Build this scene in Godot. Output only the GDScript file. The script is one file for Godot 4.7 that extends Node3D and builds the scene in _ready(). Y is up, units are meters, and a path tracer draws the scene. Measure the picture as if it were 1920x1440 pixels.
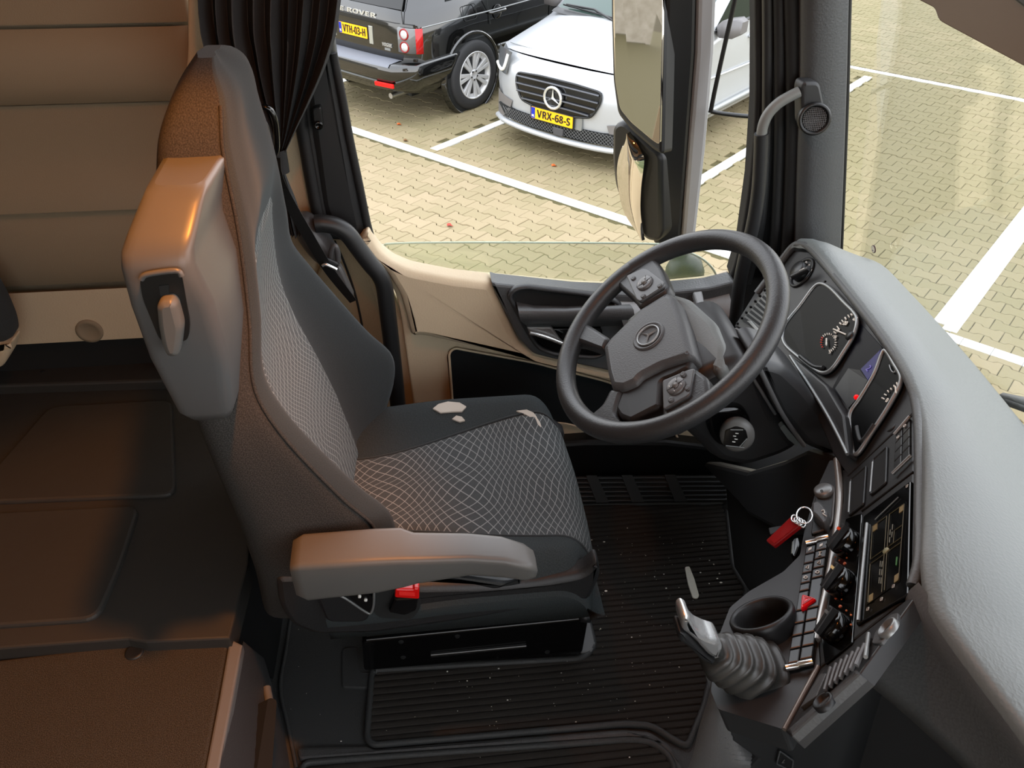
extends Node3D
# Inside a lorry cab, seen from the passenger side: driver seat, wheel and dashboard, door window, and the brick-paved car park outside.
# World: x runs to the front of the lorry, y up, -z to the driver's door; metres; the cab floor is y = 0 and the car park y = GROUND.

const GROUND := -1.62
const ALONG := Vector3(0.699, 0, 0.715)      # direction of the paver rows
const ACROSS := Vector3(-0.715, 0, 0.699)    # direction of the parking bays, towards the lorry
const WHEEL := Vector3(0.408, 0.8, -1.214)
const WHEEL_AXIS := Vector3(-0.616, 0.785, 0.067)
var M := {}
var rng := RandomNumberGenerator.new()

# ---------------------------------------------------------------- mesh building
class Shape:
	var st := SurfaceTool.new()
	var group := 0
	func _init():
		st.begin(Mesh.PRIMITIVE_TRIANGLES)
	func tri(a: Vector3, b: Vector3, c: Vector3, ua := Vector2.ZERO, ub := Vector2.ZERO, uc := Vector2.ZERO, smooth := false):
		st.set_smooth_group(group if smooth else -1)
		st.set_uv(ua); st.add_vertex(a); st.set_uv(uc); st.add_vertex(c); st.set_uv(ub); st.add_vertex(b)
	func quad(a: Vector3, b: Vector3, c: Vector3, d: Vector3, smooth := false):
		tri(a, b, c, Vector2.ZERO, Vector2.ZERO, Vector2.ZERO, smooth)
		tri(a, c, d, Vector2.ZERO, Vector2.ZERO, Vector2.ZERO, smooth)
	func grid(p: Array, closed := false, smooth := true):          # rows of points; closed joins the ends of each row
		group += 1
		var n: int = p[0].size()
		for i in p.size() - 1:
			for j in (n if closed else n - 1):
				var k := (j + 1) % n
				var u0 := float(j) / n; var u1 := float(j + 1) / n
				var v0 := float(i) / (p.size() - 1); var v1 := float(i + 1) / (p.size() - 1)
				tri(p[i][j], p[i][k], p[i + 1][k], Vector2(u0, v0), Vector2(u1, v0), Vector2(u1, v1), smooth)
				tri(p[i][j], p[i + 1][k], p[i + 1][j], Vector2(u0, v0), Vector2(u1, v1), Vector2(u0, v1), smooth)
	func cap(ring: Array, flip := false):
		var c := Vector3.ZERO
		for q in ring: c += q
		c /= ring.size()
		for j in ring.size():
			if flip: tri(c, ring[(j + 1) % ring.size()], ring[j])
			else: tri(c, ring[j], ring[(j + 1) % ring.size()])
	func loft(rings: Array, smooth := true):
		grid(rings, true, smooth)
		cap(rings[0], true); cap(rings[-1])
	func face(poly: Array, n: Vector3, like := []):                    # a flat polygon with any outline (cut up like another with as many corners)
		n = n.normalized()
		var e := n.cross(Vector3.UP if absf(n.y) < 0.9 else Vector3.RIGHT).normalized()
		var f := n.cross(e)
		var flat := PackedVector2Array()
		for q in (poly if like.is_empty() else like): flat.append(Vector2(q.dot(e), q.dot(f)) * 100.0)
		var t := Geometry2D.triangulate_polygon(flat)

		for k in range(0, t.size(), 3):
			var a: Vector3 = poly[t[k]]; var b: Vector3 = poly[t[k + 1]]; var c: Vector3 = poly[t[k + 2]]
			if (b - a).cross(c - a).dot(n) < 0: tri(a, c, b)
			else: tri(a, b, c)
	func slab(poly: Array, n: Vector3, depth: float, bevel := 0.0, smooth := false):   # polygon at the front, depth behind it, rounded front edge
		n = n.normalized()
		var area := Vector3.ZERO
		for i in poly.size(): area += poly[i].cross(poly[(i + 1) % poly.size()])
		if area.dot(n) < 0:
			poly = poly.duplicate(); poly.reverse()
		var front := poly
		var rings := []
		var back := []
		for q in poly: back.append(q - n * depth)
		rings.append(back)
		if bevel > 0.0:
			var steps := [[0.0, 1.0], [0.3, 0.3], [1.0, 0.0]]
			for s in steps:
				var r := inset(poly, n, bevel * s[0])
				for i in r.size(): r[i] -= n * bevel * s[1]
				rings.append(r)
			front = rings[-1]
		else:
			rings.append(poly)
		group += 1
		for i in rings.size() - 1:
			for j in poly.size():
				var k := (j + 1) % poly.size()
				quad(rings[i][j], rings[i][k], rings[i + 1][k], rings[i + 1][j], smooth)
		face(front, n, poly); face(back, -n)
	static func inset(poly: Array, n: Vector3, d: float) -> Array:
		var out := []
		var c := poly.size()
		for i in c:
			var p: Vector3 = poly[i]
			var e0: Vector3 = (p - poly[(i + c - 1) % c]).normalized()
			var e1: Vector3 = (poly[(i + 1) % c] - p).normalized()
			var n0 := n.cross(e0); var n1 := n.cross(e1)
			var m := (n0 + n1)
			var l := m.length_squared()
			out.append(p + (m * (2.0 / l) * d if l > 0.3 else n0 * d))
		return out
	func box(c: Vector3, size: Vector3, b := Basis.IDENTITY, bevel := 0.0):
		var h := size / 2
		var front := [c + b * Vector3(-h.x, -h.y, h.z), c + b * Vector3(h.x, -h.y, h.z), c + b * Vector3(h.x, h.y, h.z), c + b * Vector3(-h.x, h.y, h.z)]
		slab(front, b.z, size.z, bevel)
	func tube(path: Array, r, sides := 12, ends := true, squash := 1.0, up := Vector3.ZERO):       # r: a radius or one per point
		var rings := []
		var e := Vector3.ZERO
		for i in path.size():
			var t: Vector3 = (path[mini(i + 1, path.size() - 1)] - path[maxi(i - 1, 0)]).normalized()
			if e == Vector3.ZERO:
				e = up if up != Vector3.ZERO else (Vector3.UP if absf(t.y) < 0.9 else Vector3.RIGHT)
			if up != Vector3.ZERO: e = up
			e = (e - t * e.dot(t)).normalized()
			var f := t.cross(e)
			var ring := []
			var rad: float = r if (r is float or r is int) else r[i]
			for k in sides:
				var a := TAU * k / sides
				ring.append(path[i] + (e * cos(a) * squash + f * sin(a)) * rad)
			rings.append(ring)
		grid(rings, true)
		if ends:
			cap(rings[0], true); cap(rings[-1])
	func lathe(at: Vector3, axis: Vector3, profile: Array, sides := 32, smooth := true):      # profile: (radius, height along the axis)
		axis = axis.normalized()
		var e := axis.cross(Vector3.UP if absf(axis.y) < 0.9 else Vector3.RIGHT).normalized()
		var f := axis.cross(e)
		var rings := []
		for q in profile:
			var ring := []
			for k in sides:
				var a := TAU * k / sides
				ring.append(at + axis * q.y + (e * cos(a) + f * sin(a)) * maxf(q.x, 0.00001))
			rings.append(ring)
		grid(rings, true, smooth)
	func frame(poly: Array, n: Vector3, width: float, height: float, smooth := true):       # a rounded rim that runs round an outline
		var rings := []
		var steps := 8
		for j in poly.size() + 1:
			var i := j % poly.size()
			var p: Vector3 = poly[i]
			var e: Vector3 = (poly[(i + 1) % poly.size()] - poly[(i + poly.size() - 1) % poly.size()]).normalized()
			var o := e.cross(n).normalized()
			var ring := []
			for k in steps:
				var a := TAU * k / steps
				ring.append(p + o * cos(a) * width + n * sin(a) * height)
			rings.append(ring)
		grid(rings, true, smooth)
	func mesh() -> ArrayMesh:
		st.generate_normals()
		st.index()
		return st.commit()

static func rounded(poly: Array, r: float, steps := 5) -> Array:      # a polygon with its corners rounded
	var out := []
	var c := poly.size()
	for i in c:
		var p: Vector3 = poly[i]
		var d0: Vector3 = poly[(i + c - 1) % c] - p
		var d1: Vector3 = poly[(i + 1) % c] - p
		var k := minf(r, minf(d0.length(), d1.length()) * 0.48)
		var a := p + d0.normalized() * k
		var b := p + d1.normalized() * k
		for s in steps + 1:
			var t := float(s) / steps
			out.append(a.lerp(p, t).lerp(p.lerp(b, t), t))
	return out

static func curve(points: Array, steps := 6, closed := false) -> Array:    # a smooth line through the points
	var out := []
	var n := points.size()
	for i in (n if closed else n - 1):
		var p0: Vector3 = points[(i + n - 1) % n] if closed else points[maxi(i - 1, 0)]
		var p1: Vector3 = points[i]
		var p2: Vector3 = points[(i + 1) % n]
		var p3: Vector3 = points[(i + 2) % n] if closed else points[mini(i + 2, n - 1)]
		for s in steps:
			out.append(p1.cubic_interpolate(p2, p0, p3, float(s) / steps))
	if not closed: out.append(points[-1])
	return out

static func spline(keys: Array, v: float) -> float:                 # keys: Vector2(place, value), a smooth value between them
	for i in keys.size() - 1:
		if v <= keys[i + 1].x or i == keys.size() - 2:
			var t := clampf((v - keys[i].x) / (keys[i + 1].x - keys[i].x), 0, 1)
			var p: Vector2 = keys[maxi(i - 1, 0)]; var q: Vector2 = keys[i]; var r: Vector2 = keys[i + 1]; var e: Vector2 = keys[mini(i + 2, keys.size() - 1)]
			var w := r.x - q.x
			var m0: float = (r.y - p.y) / (r.x - p.x) * w
			var m1: float = (e.y - q.y) / (e.x - q.x) * w
			return q.y * (2 * t * t * t - 3 * t * t + 1) + m0 * (t * t * t - 2 * t * t + t) + r.y * (3 * t * t - 2 * t * t * t) + m1 * (t * t * t - t * t)
	return keys[0].y

# ---------------------------------------------------------------- things and parts
func thing(called: String, label: String, category: String, at := Vector3.ZERO, group := "") -> Node3D:
	var o := Node3D.new()
	o.name = called
	add_child(o, true)
	o.position = at
	tag(o, label, category, group)
	o.set_meta("kind", "thing")
	return o

func tag(o: Node3D, label: String, category: String, group := ""):
	o.set_meta("label", label); o.set_meta("category", category)
	if group: o.set_meta("group", group)

func setting(called: String, label: String, at := Vector3.ZERO, category := "") -> Node3D:
	var o := Node3D.new()
	o.name = called
	add_child(o, true)
	o.position = at
	o.set_meta("kind", "structure"); o.set_meta("label", label)
	o.set_meta("category", category if category else called.get_slice("_", 0))
	return o

func root_of(o: Node) -> Node3D:
	while o.get_parent() != self: o = o.get_parent()
	return o

func part(called: String, s: Shape, material: Material, parent: Node3D, label := "") -> MeshInstance3D:    # points are given in world places
	var o := MeshInstance3D.new()
	o.name = called
	o.mesh = s.mesh()
	o.material_override = material
	parent.add_child(o, true)
	if parent is MeshInstance3D: o.position = Vector3.ZERO
	else: o.position = -parent.position
	if label: o.set_meta("label", label)
	return o

func piece(called: String, mesh: Mesh, material: Material, parent: Node3D, at: Transform3D) -> MeshInstance3D:   # a shared mesh put in its place
	var o := MeshInstance3D.new()
	o.name = called
	o.mesh = mesh
	o.material_override = material
	parent.add_child(o, true)
	o.transform = at
	if not parent is MeshInstance3D: o.position -= parent.position
	return o

func writing(called: String, words: String, material: Material, parent: Node3D, at: Vector3, right: Vector3, up: Vector3, height: float, depth := 0.002, width := 0.0, serif := false) -> MeshInstance3D:
	var t := TextMesh.new()
	var f := SystemFont.new()
	f.font_names = PackedStringArray(["Droid Serif" if serif else "Droid Sans"])
	f.font_weight = 700
	t.font = f
	t.text = words
	t.font_size = 64
	t.pixel_size = 0.01
	t.depth = 0.1
	t.curve_step = 1.0
	var size: Vector3 = t.get_aabb().size
	var o := MeshInstance3D.new()
	o.name = called
	o.mesh = t
	o.material_override = material
	parent.add_child(o, true)
	right = right.normalized()
	var n := right.cross(up).normalized()
	up = n.cross(right)
	var k := height / maxf(size.y, 0.01)
	var kx := width / size.x if width > 0 else k
	var local := at if parent is MeshInstance3D else at - parent.position
	o.transform = Transform3D(Basis(right * kx, up * k, n * depth / 0.1), local)
	return o

# ---------------------------------------------------------------- materials
func noise(size: int, freq: float, seed_: int, octaves := 3, kind := FastNoiseLite.TYPE_SIMPLEX_SMOOTH, ramp: Gradient = null) -> NoiseTexture2D:
	var t := NoiseTexture2D.new()
	t.width = size; t.height = size
	t.seamless = true
	var n := FastNoiseLite.new()
	n.noise_type = kind
	n.frequency = freq
	n.seed = seed_
	n.fractal_octaves = octaves
	t.noise = n
	if ramp: t.color_ramp = ramp
	return t

func two(a: Color, b: Color, lo := 0.3, hi := 0.7) -> Gradient:
	var g := Gradient.new()
	g.set_color(0, a); g.set_offset(0, lo)
	g.set_color(1, b); g.set_offset(1, hi)
	return g

func paint(c: Color, rough: float, metal := 0.0, spec := 0.5) -> StandardMaterial3D:
	var m := StandardMaterial3D.new()
	m.albedo_color = c
	m.roughness = rough
	m.metallic = metal
	m.metallic_specular = spec
	return m

func grained(c: Color, rough: float, bump: Texture2D, scale: float, height: float, color_map: Texture2D = null, spec := 0.5) -> StandardMaterial3D:
	var m := paint(c, rough, 0.0, spec)
	m.uv1_triplanar = true
	m.uv1_scale = Vector3.ONE * scale
	if height > 0.025:
		m.heightmap_enabled = true
		m.heightmap_texture = bump
		m.heightmap_scale = height
	if color_map: m.albedo_texture = color_map
	return m

func glow(c: Color, energy := 1.0) -> StandardMaterial3D:
	var m := paint(Color(0.02, 0.02, 0.02), 0.5)
	m.emission_enabled = true
	m.emission = c
	m.emission_energy_multiplier = energy
	return m

func pane(c: Color, alpha: float) -> StandardMaterial3D:
	var m := paint(c, 0.02)
	m.transparency = BaseMaterial3D.TRANSPARENCY_ALPHA
	m.albedo_color.a = alpha
	return m

func _ready():
	var cam := Camera3D.new()
	cam.name = "camera"
	add_child(cam)
	cam.transform = Transform3D(Basis(Vector3(0.99374, 0.00634, 0.11155), Vector3(0.06071, 0.80745, -0.58680), Vector3(-0.09379, 0.58990, 0.80201)), Vector3(0, 1.6, 0))
	cam.keep_aspect = Camera3D.KEEP_HEIGHT
	cam.fov = 48.455
	cam.near = 0.05
	cam.far = 200.0
	cam.current = true
	var we := WorldEnvironment.new()
	we.name = "overcast_sky"
	var env := Environment.new()
	env.background_mode = Environment.BG_SKY
	var sky := Sky.new()
	var sm := ProceduralSkyMaterial.new()
	sm.sky_top_color = Color(0.90, 0.92, 0.95)
	sm.sky_horizon_color = Color(0.97, 0.965, 0.95)
	sm.sky_curve = 0.2
	sm.ground_bottom_color = Color(0.6, 0.58, 0.52)
	sm.ground_horizon_color = Color(0.8, 0.79, 0.75)
	sm.sky_energy_multiplier = 1.95
	sm.ground_energy_multiplier = 1.0
	sm.sun_angle_max = 0.0
	sky.sky_material = sm
	env.sky = sky
	env.ambient_light_source = Environment.AMBIENT_SOURCE_DISABLED
	env.tonemap_mode = Environment.TONE_MAPPER_LINEAR
	env.tonemap_exposure = 1.0
	env.sdfgi_enabled = true
	env.ssao_enabled = true
	env.ssil_enabled = true
	we.environment = env
	add_child(we)
	rng.seed = 7
	make_materials()
	cab_shell()
	ceiling_lamp()
	car_park()
	door_and_pillars()
	driver_seat()
	steering()
	dashboard()
	console()
	bunk_side()
	floor_things()
	mirrors()
	off_road_car()
	delivery_van()

func make_materials():
	var grain := noise(256, 0.09, 3, 2, FastNoiseLite.TYPE_CELLULAR)
	var fine := noise(256, 0.25, 5, 2)
	var soft := noise(256, 0.02, 8, 3)
	M.pad = grained(Color(0.385, 0.405, 0.40), 0.48, grain, 9.0, 0.05)
	M.face = grained(Color(0.15, 0.155, 0.16), 0.5, fine, 6.0, 0.015)
	M.plastic = grained(Color(0.19, 0.195, 0.2), 0.45, grain, 10.0, 0.04)
	M.pad_dark = grained(Color(0.30, 0.31, 0.315), 0.45, grain, 10.0, 0.04)
	M.ledge = grained(Color(0.55, 0.56, 0.56), 0.45, grain, 10.0, 0.04)
	M.pillar = grained(Color(0.24, 0.25, 0.255), 0.5, grain, 9.0, 0.05)
	M.frame = grained(Color(0.11, 0.115, 0.12), 0.45, grain, 12.0, 0.02)
	M.black = paint(Color(0.06, 0.063, 0.066), 0.4)
	M.gloss = paint(Color(0.025, 0.026, 0.028), 0.12)
	M.rubber = grained(Color(0.22, 0.225, 0.225), 0.6, grain, 12.0, 0.06)
	M.deep = paint(Color(0.085, 0.092, 0.092), 0.85)
	M.seal = paint(Color(0.045, 0.047, 0.05), 0.65)
	M.metal_black = paint(Color(0.05, 0.05, 0.052), 0.22)
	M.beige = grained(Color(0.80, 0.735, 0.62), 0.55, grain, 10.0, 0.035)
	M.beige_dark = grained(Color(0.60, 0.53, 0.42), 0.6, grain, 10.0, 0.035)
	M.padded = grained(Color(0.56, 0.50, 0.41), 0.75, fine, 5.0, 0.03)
	M.felt = grained(Color(0.125, 0.14, 0.145), 0.95, fine, 14.0, 0.03, null, 0.1)
	M.fabric = grained(Color(0.25, 0.265, 0.27), 0.9, fine, 30.0, 0.012, noise(256, 0.12, 21, 3, FastNoiseLite.TYPE_SIMPLEX_SMOOTH, two(Color(0.7, 0.7, 0.7), Color(1, 1, 1))), 0.2)
	M.fabric.rim_enabled = true
	M.fabric.rim = 0.4
	M.fabric_side = grained(Color(0.27, 0.26, 0.25), 0.9, fine, 30.0, 0.012, noise(256, 0.05, 22, 4, FastNoiseLite.TYPE_SIMPLEX_SMOOTH, two(Color(0.72, 0.72, 0.72), Color(1, 1, 1))), 0.2)
	M.velour = grained(Color(0.235, 0.255, 0.26), 0.9, fine, 30.0, 0.012, noise(256, 0.06, 23, 3, FastNoiseLite.TYPE_SIMPLEX_SMOOTH, two(Color(0.78, 0.78, 0.78), Color(1, 1, 1))), 0.2)
	M.reel = grained(Color(0.27, 0.27, 0.275), 0.4, soft, 8.0, 0.02)
	M.wheel = grained(Color(0.17, 0.172, 0.175), 0.42, grain, 14.0, 0.03)
	M.hub = grained(Color(0.27, 0.275, 0.28), 0.5, grain, 16.0, 0.04)
	M.pad_mid = grained(Color(0.40, 0.42, 0.415), 0.5, grain, 12.0, 0.03)
	M.pod = paint(Color(0.27, 0.275, 0.28), 0.35)
	M.key = paint(Color(0.13, 0.135, 0.14), 0.35)
	M.cowl = grained(Color(0.15, 0.152, 0.155), 0.45, fine, 12.0, 0.015)
	M.cowl_side = grained(Color(0.17, 0.172, 0.175), 0.42, fine, 12.0, 0.015)
	M.dial = paint(Color(0.02, 0.021, 0.022), 0.35, 0.0, 0.2)
	M.lip = grained(Color(0.30, 0.31, 0.31), 0.5, grain, 10.0, 0.04)
	M.pad_side = grained(Color(0.34, 0.345, 0.345), 0.5, grain, 8.0, 0.06)
	M.trim = paint(Color(0.66, 0.655, 0.64), 0.3, 0.5)
	M.trim_dark = paint(Color(0.45, 0.41, 0.38), 0.35, 0.4)
	M.bellows = grained(Color(0.20, 0.198, 0.19), 0.38, soft, 10.0, 0.02)
	M.pillar_grey = grained(Color(0.36, 0.36, 0.36), 0.42, grain, 10.0, 0.05)
	M.tray_side = grained(Color(0.26, 0.26, 0.265), 0.5, grain, 12.0, 0.04)
	M.mat_base = paint(Color(0.11, 0.105, 0.10), 0.95)
	M.ridge = grained(Color(0.27, 0.27, 0.27), 0.5, grain, 14.0, 0.06)
	M.alloy = paint(Color(0.78, 0.78, 0.78), 0.35, 0.35)
	M.shell = grained(Color(0.33, 0.33, 0.33), 0.36, fine, 12.0, 0.02)
	M.seat_plastic = grained(Color(0.12, 0.125, 0.13), 0.5, grain, 12.0, 0.03)
	M.arm = grained(Color(0.36, 0.355, 0.345), 0.42, fine, 16.0, 0.02)
	M.carpet = grained(Color(0.315, 0.295, 0.265), 0.95, fine, 12.0, 0.12, noise(256, 0.15, 41, 4, FastNoiseLite.TYPE_SIMPLEX_SMOOTH, two(Color(0.7, 0.7, 0.7), Color(1, 1, 1))), 0.1)
	M.tray = grained(Color(0.20, 0.195, 0.185), 0.55, soft, 3.0, 0.05)
	M.tray_grey = grained(Color(0.42, 0.42, 0.42), 0.5, fine, 12.0, 0.02)
	M.mat_pile = grained(Color(0.30, 0.285, 0.27), 0.95, fine, 16.0, 0.1, noise(256, 0.3, 51, 3, FastNoiseLite.TYPE_SIMPLEX_SMOOTH, two(Color(0.55, 0.55, 0.55), Color(1, 1, 1))), 0.1)
	M.curtain = grained(Color(0.24, 0.245, 0.25), 0.9, fine, 8.0, 0.05, null, 0.2)
	M.strap = grained(Color(0.07, 0.072, 0.075), 0.7, fine, 20.0, 0.03)
	M.chrome = paint(Color(0.9, 0.91, 0.91), 0.22, 0.85)
	M.satin = paint(Color(0.72, 0.72, 0.72), 0.3, 1.0)
	M.silver = paint(Color(0.55, 0.56, 0.56), 0.38, 0.6)
	M.tube_grey = grained(Color(0.42, 0.43, 0.42), 0.5, soft, 20.0, 0.02)
	M.red = paint(Color(0.85, 0.05, 0.04), 0.35)
	M.hazard = paint(Color(0.95, 0.03, 0.10), 0.3)
	M.white = paint(Color(0.88, 0.88, 0.86), 0.5)
	M.print = paint(Color(0.82, 0.82, 0.80), 0.5)
	M.cream = paint(Color(0.92, 0.91, 0.87), 0.6)
	M.glass = pane(Color(0.9, 0.95, 0.92), 0.03)
	M.green_glass = pane(Color(0.66, 0.78, 0.56), 0.17)
	M.mirror = paint(Color(0.84, 0.82, 0.79), 0.02, 1.0)
	M.insert = seat_pattern(false)
	M.insert_cushion = seat_pattern(true)

func seat_pattern(cushion: bool) -> StandardMaterial3D:                # woven net of pale curved threads on grey cloth
	var n := 1024
	var im := Image.create(n, n, false, Image.FORMAT_RGB8)
	var base := Color(0.30, 0.315, 0.32) if cushion else Color(0.37, 0.38, 0.38)
	var line := Color(0.72, 0.73, 0.72)
	var r := RandomNumberGenerator.new()
	r.seed = 4
	for y in n:
		var v := float(y) / n
		for x in n:
			var u := float(x) / n
			var a: float; var b: float
			if cushion:
				var bend := 0.055 * sin(v * 9.0 + u * 2.0) + 0.03 * sin(v * 21.0 + 1.0)
				a = (v + bend * 0.55 + u * 0.33) * 31.0
				b = (v + bend * 0.40 - u * 0.36 + 0.008 * sin(u * 17.0)) * 31.0
			else:
				var bend2 := 0.06 * sin(v * 10.0 + u * 4.0) + 0.025 * sin(v * 27.0)
				a = (u + bend2 + v * 0.9) * 24.0
				b = (u * 0.35 - bend2 * 0.8 - v * 1.6) * 24.0
			var da: float = absf(a - roundf(a))
			var db: float = absf(b - roundf(b))
			var w := 0.075 if cushion else 0.085
			var k: float = clampf(1.0 - minf(da, db) / w, 0.0, 1.0)
			k *= 0.72 if cushion else 0.66
			var g := r.randf_range(0.86, 1.1)
			var weave := 0.92 + 0.08 * (1.0 if (x / 2 + y / 2) % 2 == 0 else -1.0)
			im.set_pixel(x, y, (base * g * weave).lerp(line, k))
	var m := paint(Color.WHITE, 0.85, 0.0, 0.2)
	m.albedo_texture = ImageTexture.create_from_image(im)
	return m

# ---------------------------------------------------------------- cab shell
func cab_shell():
	var f := setting("floor", "black grained rubber floor of the lorry cab", Vector3(0, -0.06, 0))
	var s := Shape.new()
	s.box(Vector3(-0.2, -0.03, -0.6), Vector3(2.5, 0.06, 2.5))
	part("rubber_sheet", s, M.rubber, f)
	var c := setting("ceiling", "pale fabric headliner of the lorry cab", Vector3(0, 2.1, 0))
	s = Shape.new()
	s.box(Vector3(-0.25, 2.15, -0.6), Vector3(2.3, 0.08, 2.6))
	part("headliner", s, M.padded, c)
	var wr := setting("wall_rear", "beige rear wall of the sleeping area", Vector3(-1.45, 0, 0))
	s = Shape.new()
	s.box(Vector3(-1.45, 1.05, -0.6), Vector3(0.06, 2.2, 2.6))
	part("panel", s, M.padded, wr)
	var wl := setting("wall_left", "beige padded side wall behind the driver seat", Vector3(-0.9, 0, -1.78))
	s = Shape.new()
	s.box(Vector3(-0.93, 1.05, -1.82), Vector3(1.05, 2.2, 0.06))
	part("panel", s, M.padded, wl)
	s = Shape.new()
	s.box(Vector3(-0.93, 0.41, -1.782), Vector3(1.02, 0.20, 0.02))
	part("gap_lining", s, M.deep, wl)
	# horizontal quilted pads on the side wall, from the top down
	var heights := [[2.05, 1.196], [1.19, 1.05], [1.044, 0.832], [0.826, 0.65], [0.645, 0.512]]
	for i in heights.size():
		var h: Array = heights[i]
		s = Shape.new()
		var rows := []
		for k in 9:
			var t := k / 8.0
			var y: float = lerpf(h[0], h[1], t)
			var bulge := 0.03 * pow(sin(PI * clampf(t, 0.02, 0.98)), 0.35)
			if i == 0: bulge = 0.012
			if i == 2: bulge = 0.002 + 0.034 * smoothstep(0.5, 0.97, t)
			if i == 4: bulge = 0.034
			if i == 1: bulge *= 1.5
			var row := []
			for q in [[-1.41, 1.0], [-0.9, 1.0], [-0.445, 1.0], [-0.418, 0.75], [-0.41, 0.0]]:
				row.append(Vector3(q[0], y, -1.79 + bulge * q[1] + 0.008))
			rows.append(row)
		s.grid(rows)
		var pad := part("wall_pad", s, M.padded if i != 4 else M.beige, wl)
		if i == 4:
			s = Shape.new()
			s.lathe(Vector3(-0.771, 0.539, -1.748), Vector3(0, 0, 1), [Vector2(0.03, 0), Vector2(0.03, 0.004), Vector2(0.022, 0.006), Vector2(0.02, 0.004), Vector2(0, 0.004)], 24)
			part("screw_plug", s, M.padded, pad)
	var wp := setting("wall_right", "beige passenger side wall behind the camera with its door opening", Vector3(0, 0, 0.6))
	s = Shape.new()
	s.box(Vector3(-0.95, 1.05, 0.63), Vector3(1.0, 2.2, 0.06))
	s.box(Vector3(0.25, 0.45, 0.63), Vector3(1.4, 1.0, 0.06))
	s.box(Vector3(0.25, 1.95, 0.63), Vector3(1.4, 0.4, 0.06))
	s.box(Vector3(0.9, 1.2, 0.63), Vector3(0.12, 1.2, 0.06))
	part("panel", s, M.beige, wp)
	# bulkhead below the windscreen and the header above it
	var wf := setting("wall_front", "dark bulkhead in front of the footwell under the dashboard", Vector3(1.0, 0, -0.6))
	s = Shape.new()
	s.box(Vector3(1.02, 0.26, -0.6), Vector3(0.05, 0.70, 2.5))
	s.box(Vector3(0.86, 0.1, -1.3), Vector3(0.4, 0.02, 0.86), Basis(Vector3(0, 0, 1), 0.75))
	part("bulkhead", s, M.deep, wf)
	s = Shape.new()
	s.box(Vector3(0.74, 2.02, -0.6), Vector3(0.3, 0.24, 2.5))
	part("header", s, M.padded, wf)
	var ws := setting("window_1", "large windscreen over the dashboard", Vector3(0.95, 0.72, -0.6), "window")
	s = Shape.new()
	s.slab([Vector3(0.985, 0.64, -1.66), Vector3(0.985, 0.64, 0.6), Vector3(0.78, 1.92, 0.6), Vector3(0.78, 1.92, -1.62)], Vector3(-1, -0.16, 0), 0.005)
	part("pane", s, M.glass, ws)
	s = Shape.new()
	var rim := [Vector3(0.99, 0.635, -1.665), Vector3(0.99, 0.635, 0.6)]
	s.tube(rim, 0.012, 8)
	part("seal", s, M.seal, ws)

func ceiling_lamp():
	var t := thing("reading_lamp", "small warm reading lamp on a short stalk under the cab ceiling", "lamp", Vector3(-0.05, 2.1, -0.78))
	var s := Shape.new()
	s.lathe(Vector3(-0.05, 2.10, -0.78), Vector3(0, -1, 0), [Vector2(0, 0), Vector2(0.04, 0.0), Vector2(0.038, 0.012), Vector2(0.012, 0.018), Vector2(0, 0.018)], 24)
	part("base", s, M.shell, t)
	s = Shape.new()
	s.tube([Vector3(-0.05, 2.09, -0.78), Vector3(-0.05, 1.95, -0.78)], 0.007, 10)
	part("stalk", s, M.shell, t)
	s = Shape.new()
	s.lathe(Vector3(-0.05, 1.96, -0.78), Vector3(0, -1, 0), [Vector2(0, 0), Vector2(0.014, 0.0), Vector2(0.034, 0.045), Vector2(0.031, 0.046), Vector2(0.012, 0.004)], 24)
	part("shade", s, M.shell, t)
	s = Shape.new()
	s.lathe(Vector3(-0.05, 1.935, -0.78), Vector3(0, -1, 0), [Vector2(0, 0), Vector2(0.014, 0.004), Vector2(0.017, 0.016), Vector2(0.010, 0.026), Vector2(0, 0.028)], 16)
	part("bulb", s, glow(Color(1.0, 0.55, 0.22), 3.0), t)
	var l := OmniLight3D.new()
	l.name = "lamp_light"
	l.light_color = Color(1.0, 0.56, 0.23)
	l.light_energy = 0.24
	l.light_size = 0.03
	l.omni_range = 8.0
	l.omni_attenuation = 2.0
	l.shadow_enabled = true
	l.position = Vector3(0, -0.205, 0)
	t.add_child(l)
	var spot_lamp := SpotLight3D.new()
	spot_lamp.name = "lamp_beam"
	spot_lamp.light_color = Color(1.0, 0.61, 0.23)
	spot_lamp.light_energy = 1.7
	spot_lamp.light_size = 0.03
	spot_lamp.spot_range = 8.0
	spot_lamp.spot_attenuation = 2.0
	spot_lamp.spot_angle = 23.0
	spot_lamp.spot_angle_attenuation = 0.6
	spot_lamp.shadow_enabled = true
	t.add_child(spot_lamp)
	spot_lamp.look_at_from_position(Vector3(-0.05, 1.89, -0.78), Vector3(-0.345, 0.94, -0.93), Vector3(0, 0, 1))

# ---------------------------------------------------------------- car park
func spot(u: float, h: float, w: float) -> Vector3:                # a place in the car park: along the rows, above the ground, across the rows
	return ALONG * u + ACROSS * w + Vector3(0, GROUND + h, 0)

func paver_outline(r: float) -> Array:                               # the wavy stone: wide at both ends, narrow at its waist
	var l := 0.1 - r; var a := 0.0715 + 0.0125 - r; var b := 0.0715 - 0.0125 - r
	var half := [Vector2(-l, a), Vector2(-0.064, a), Vector2(-0.04, b), Vector2(0.04, b), Vector2(0.064, a), Vector2(l, a)]
	var out := half.duplicate()
	for i in half.size(): out.append(-half[i])
	return out

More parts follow.
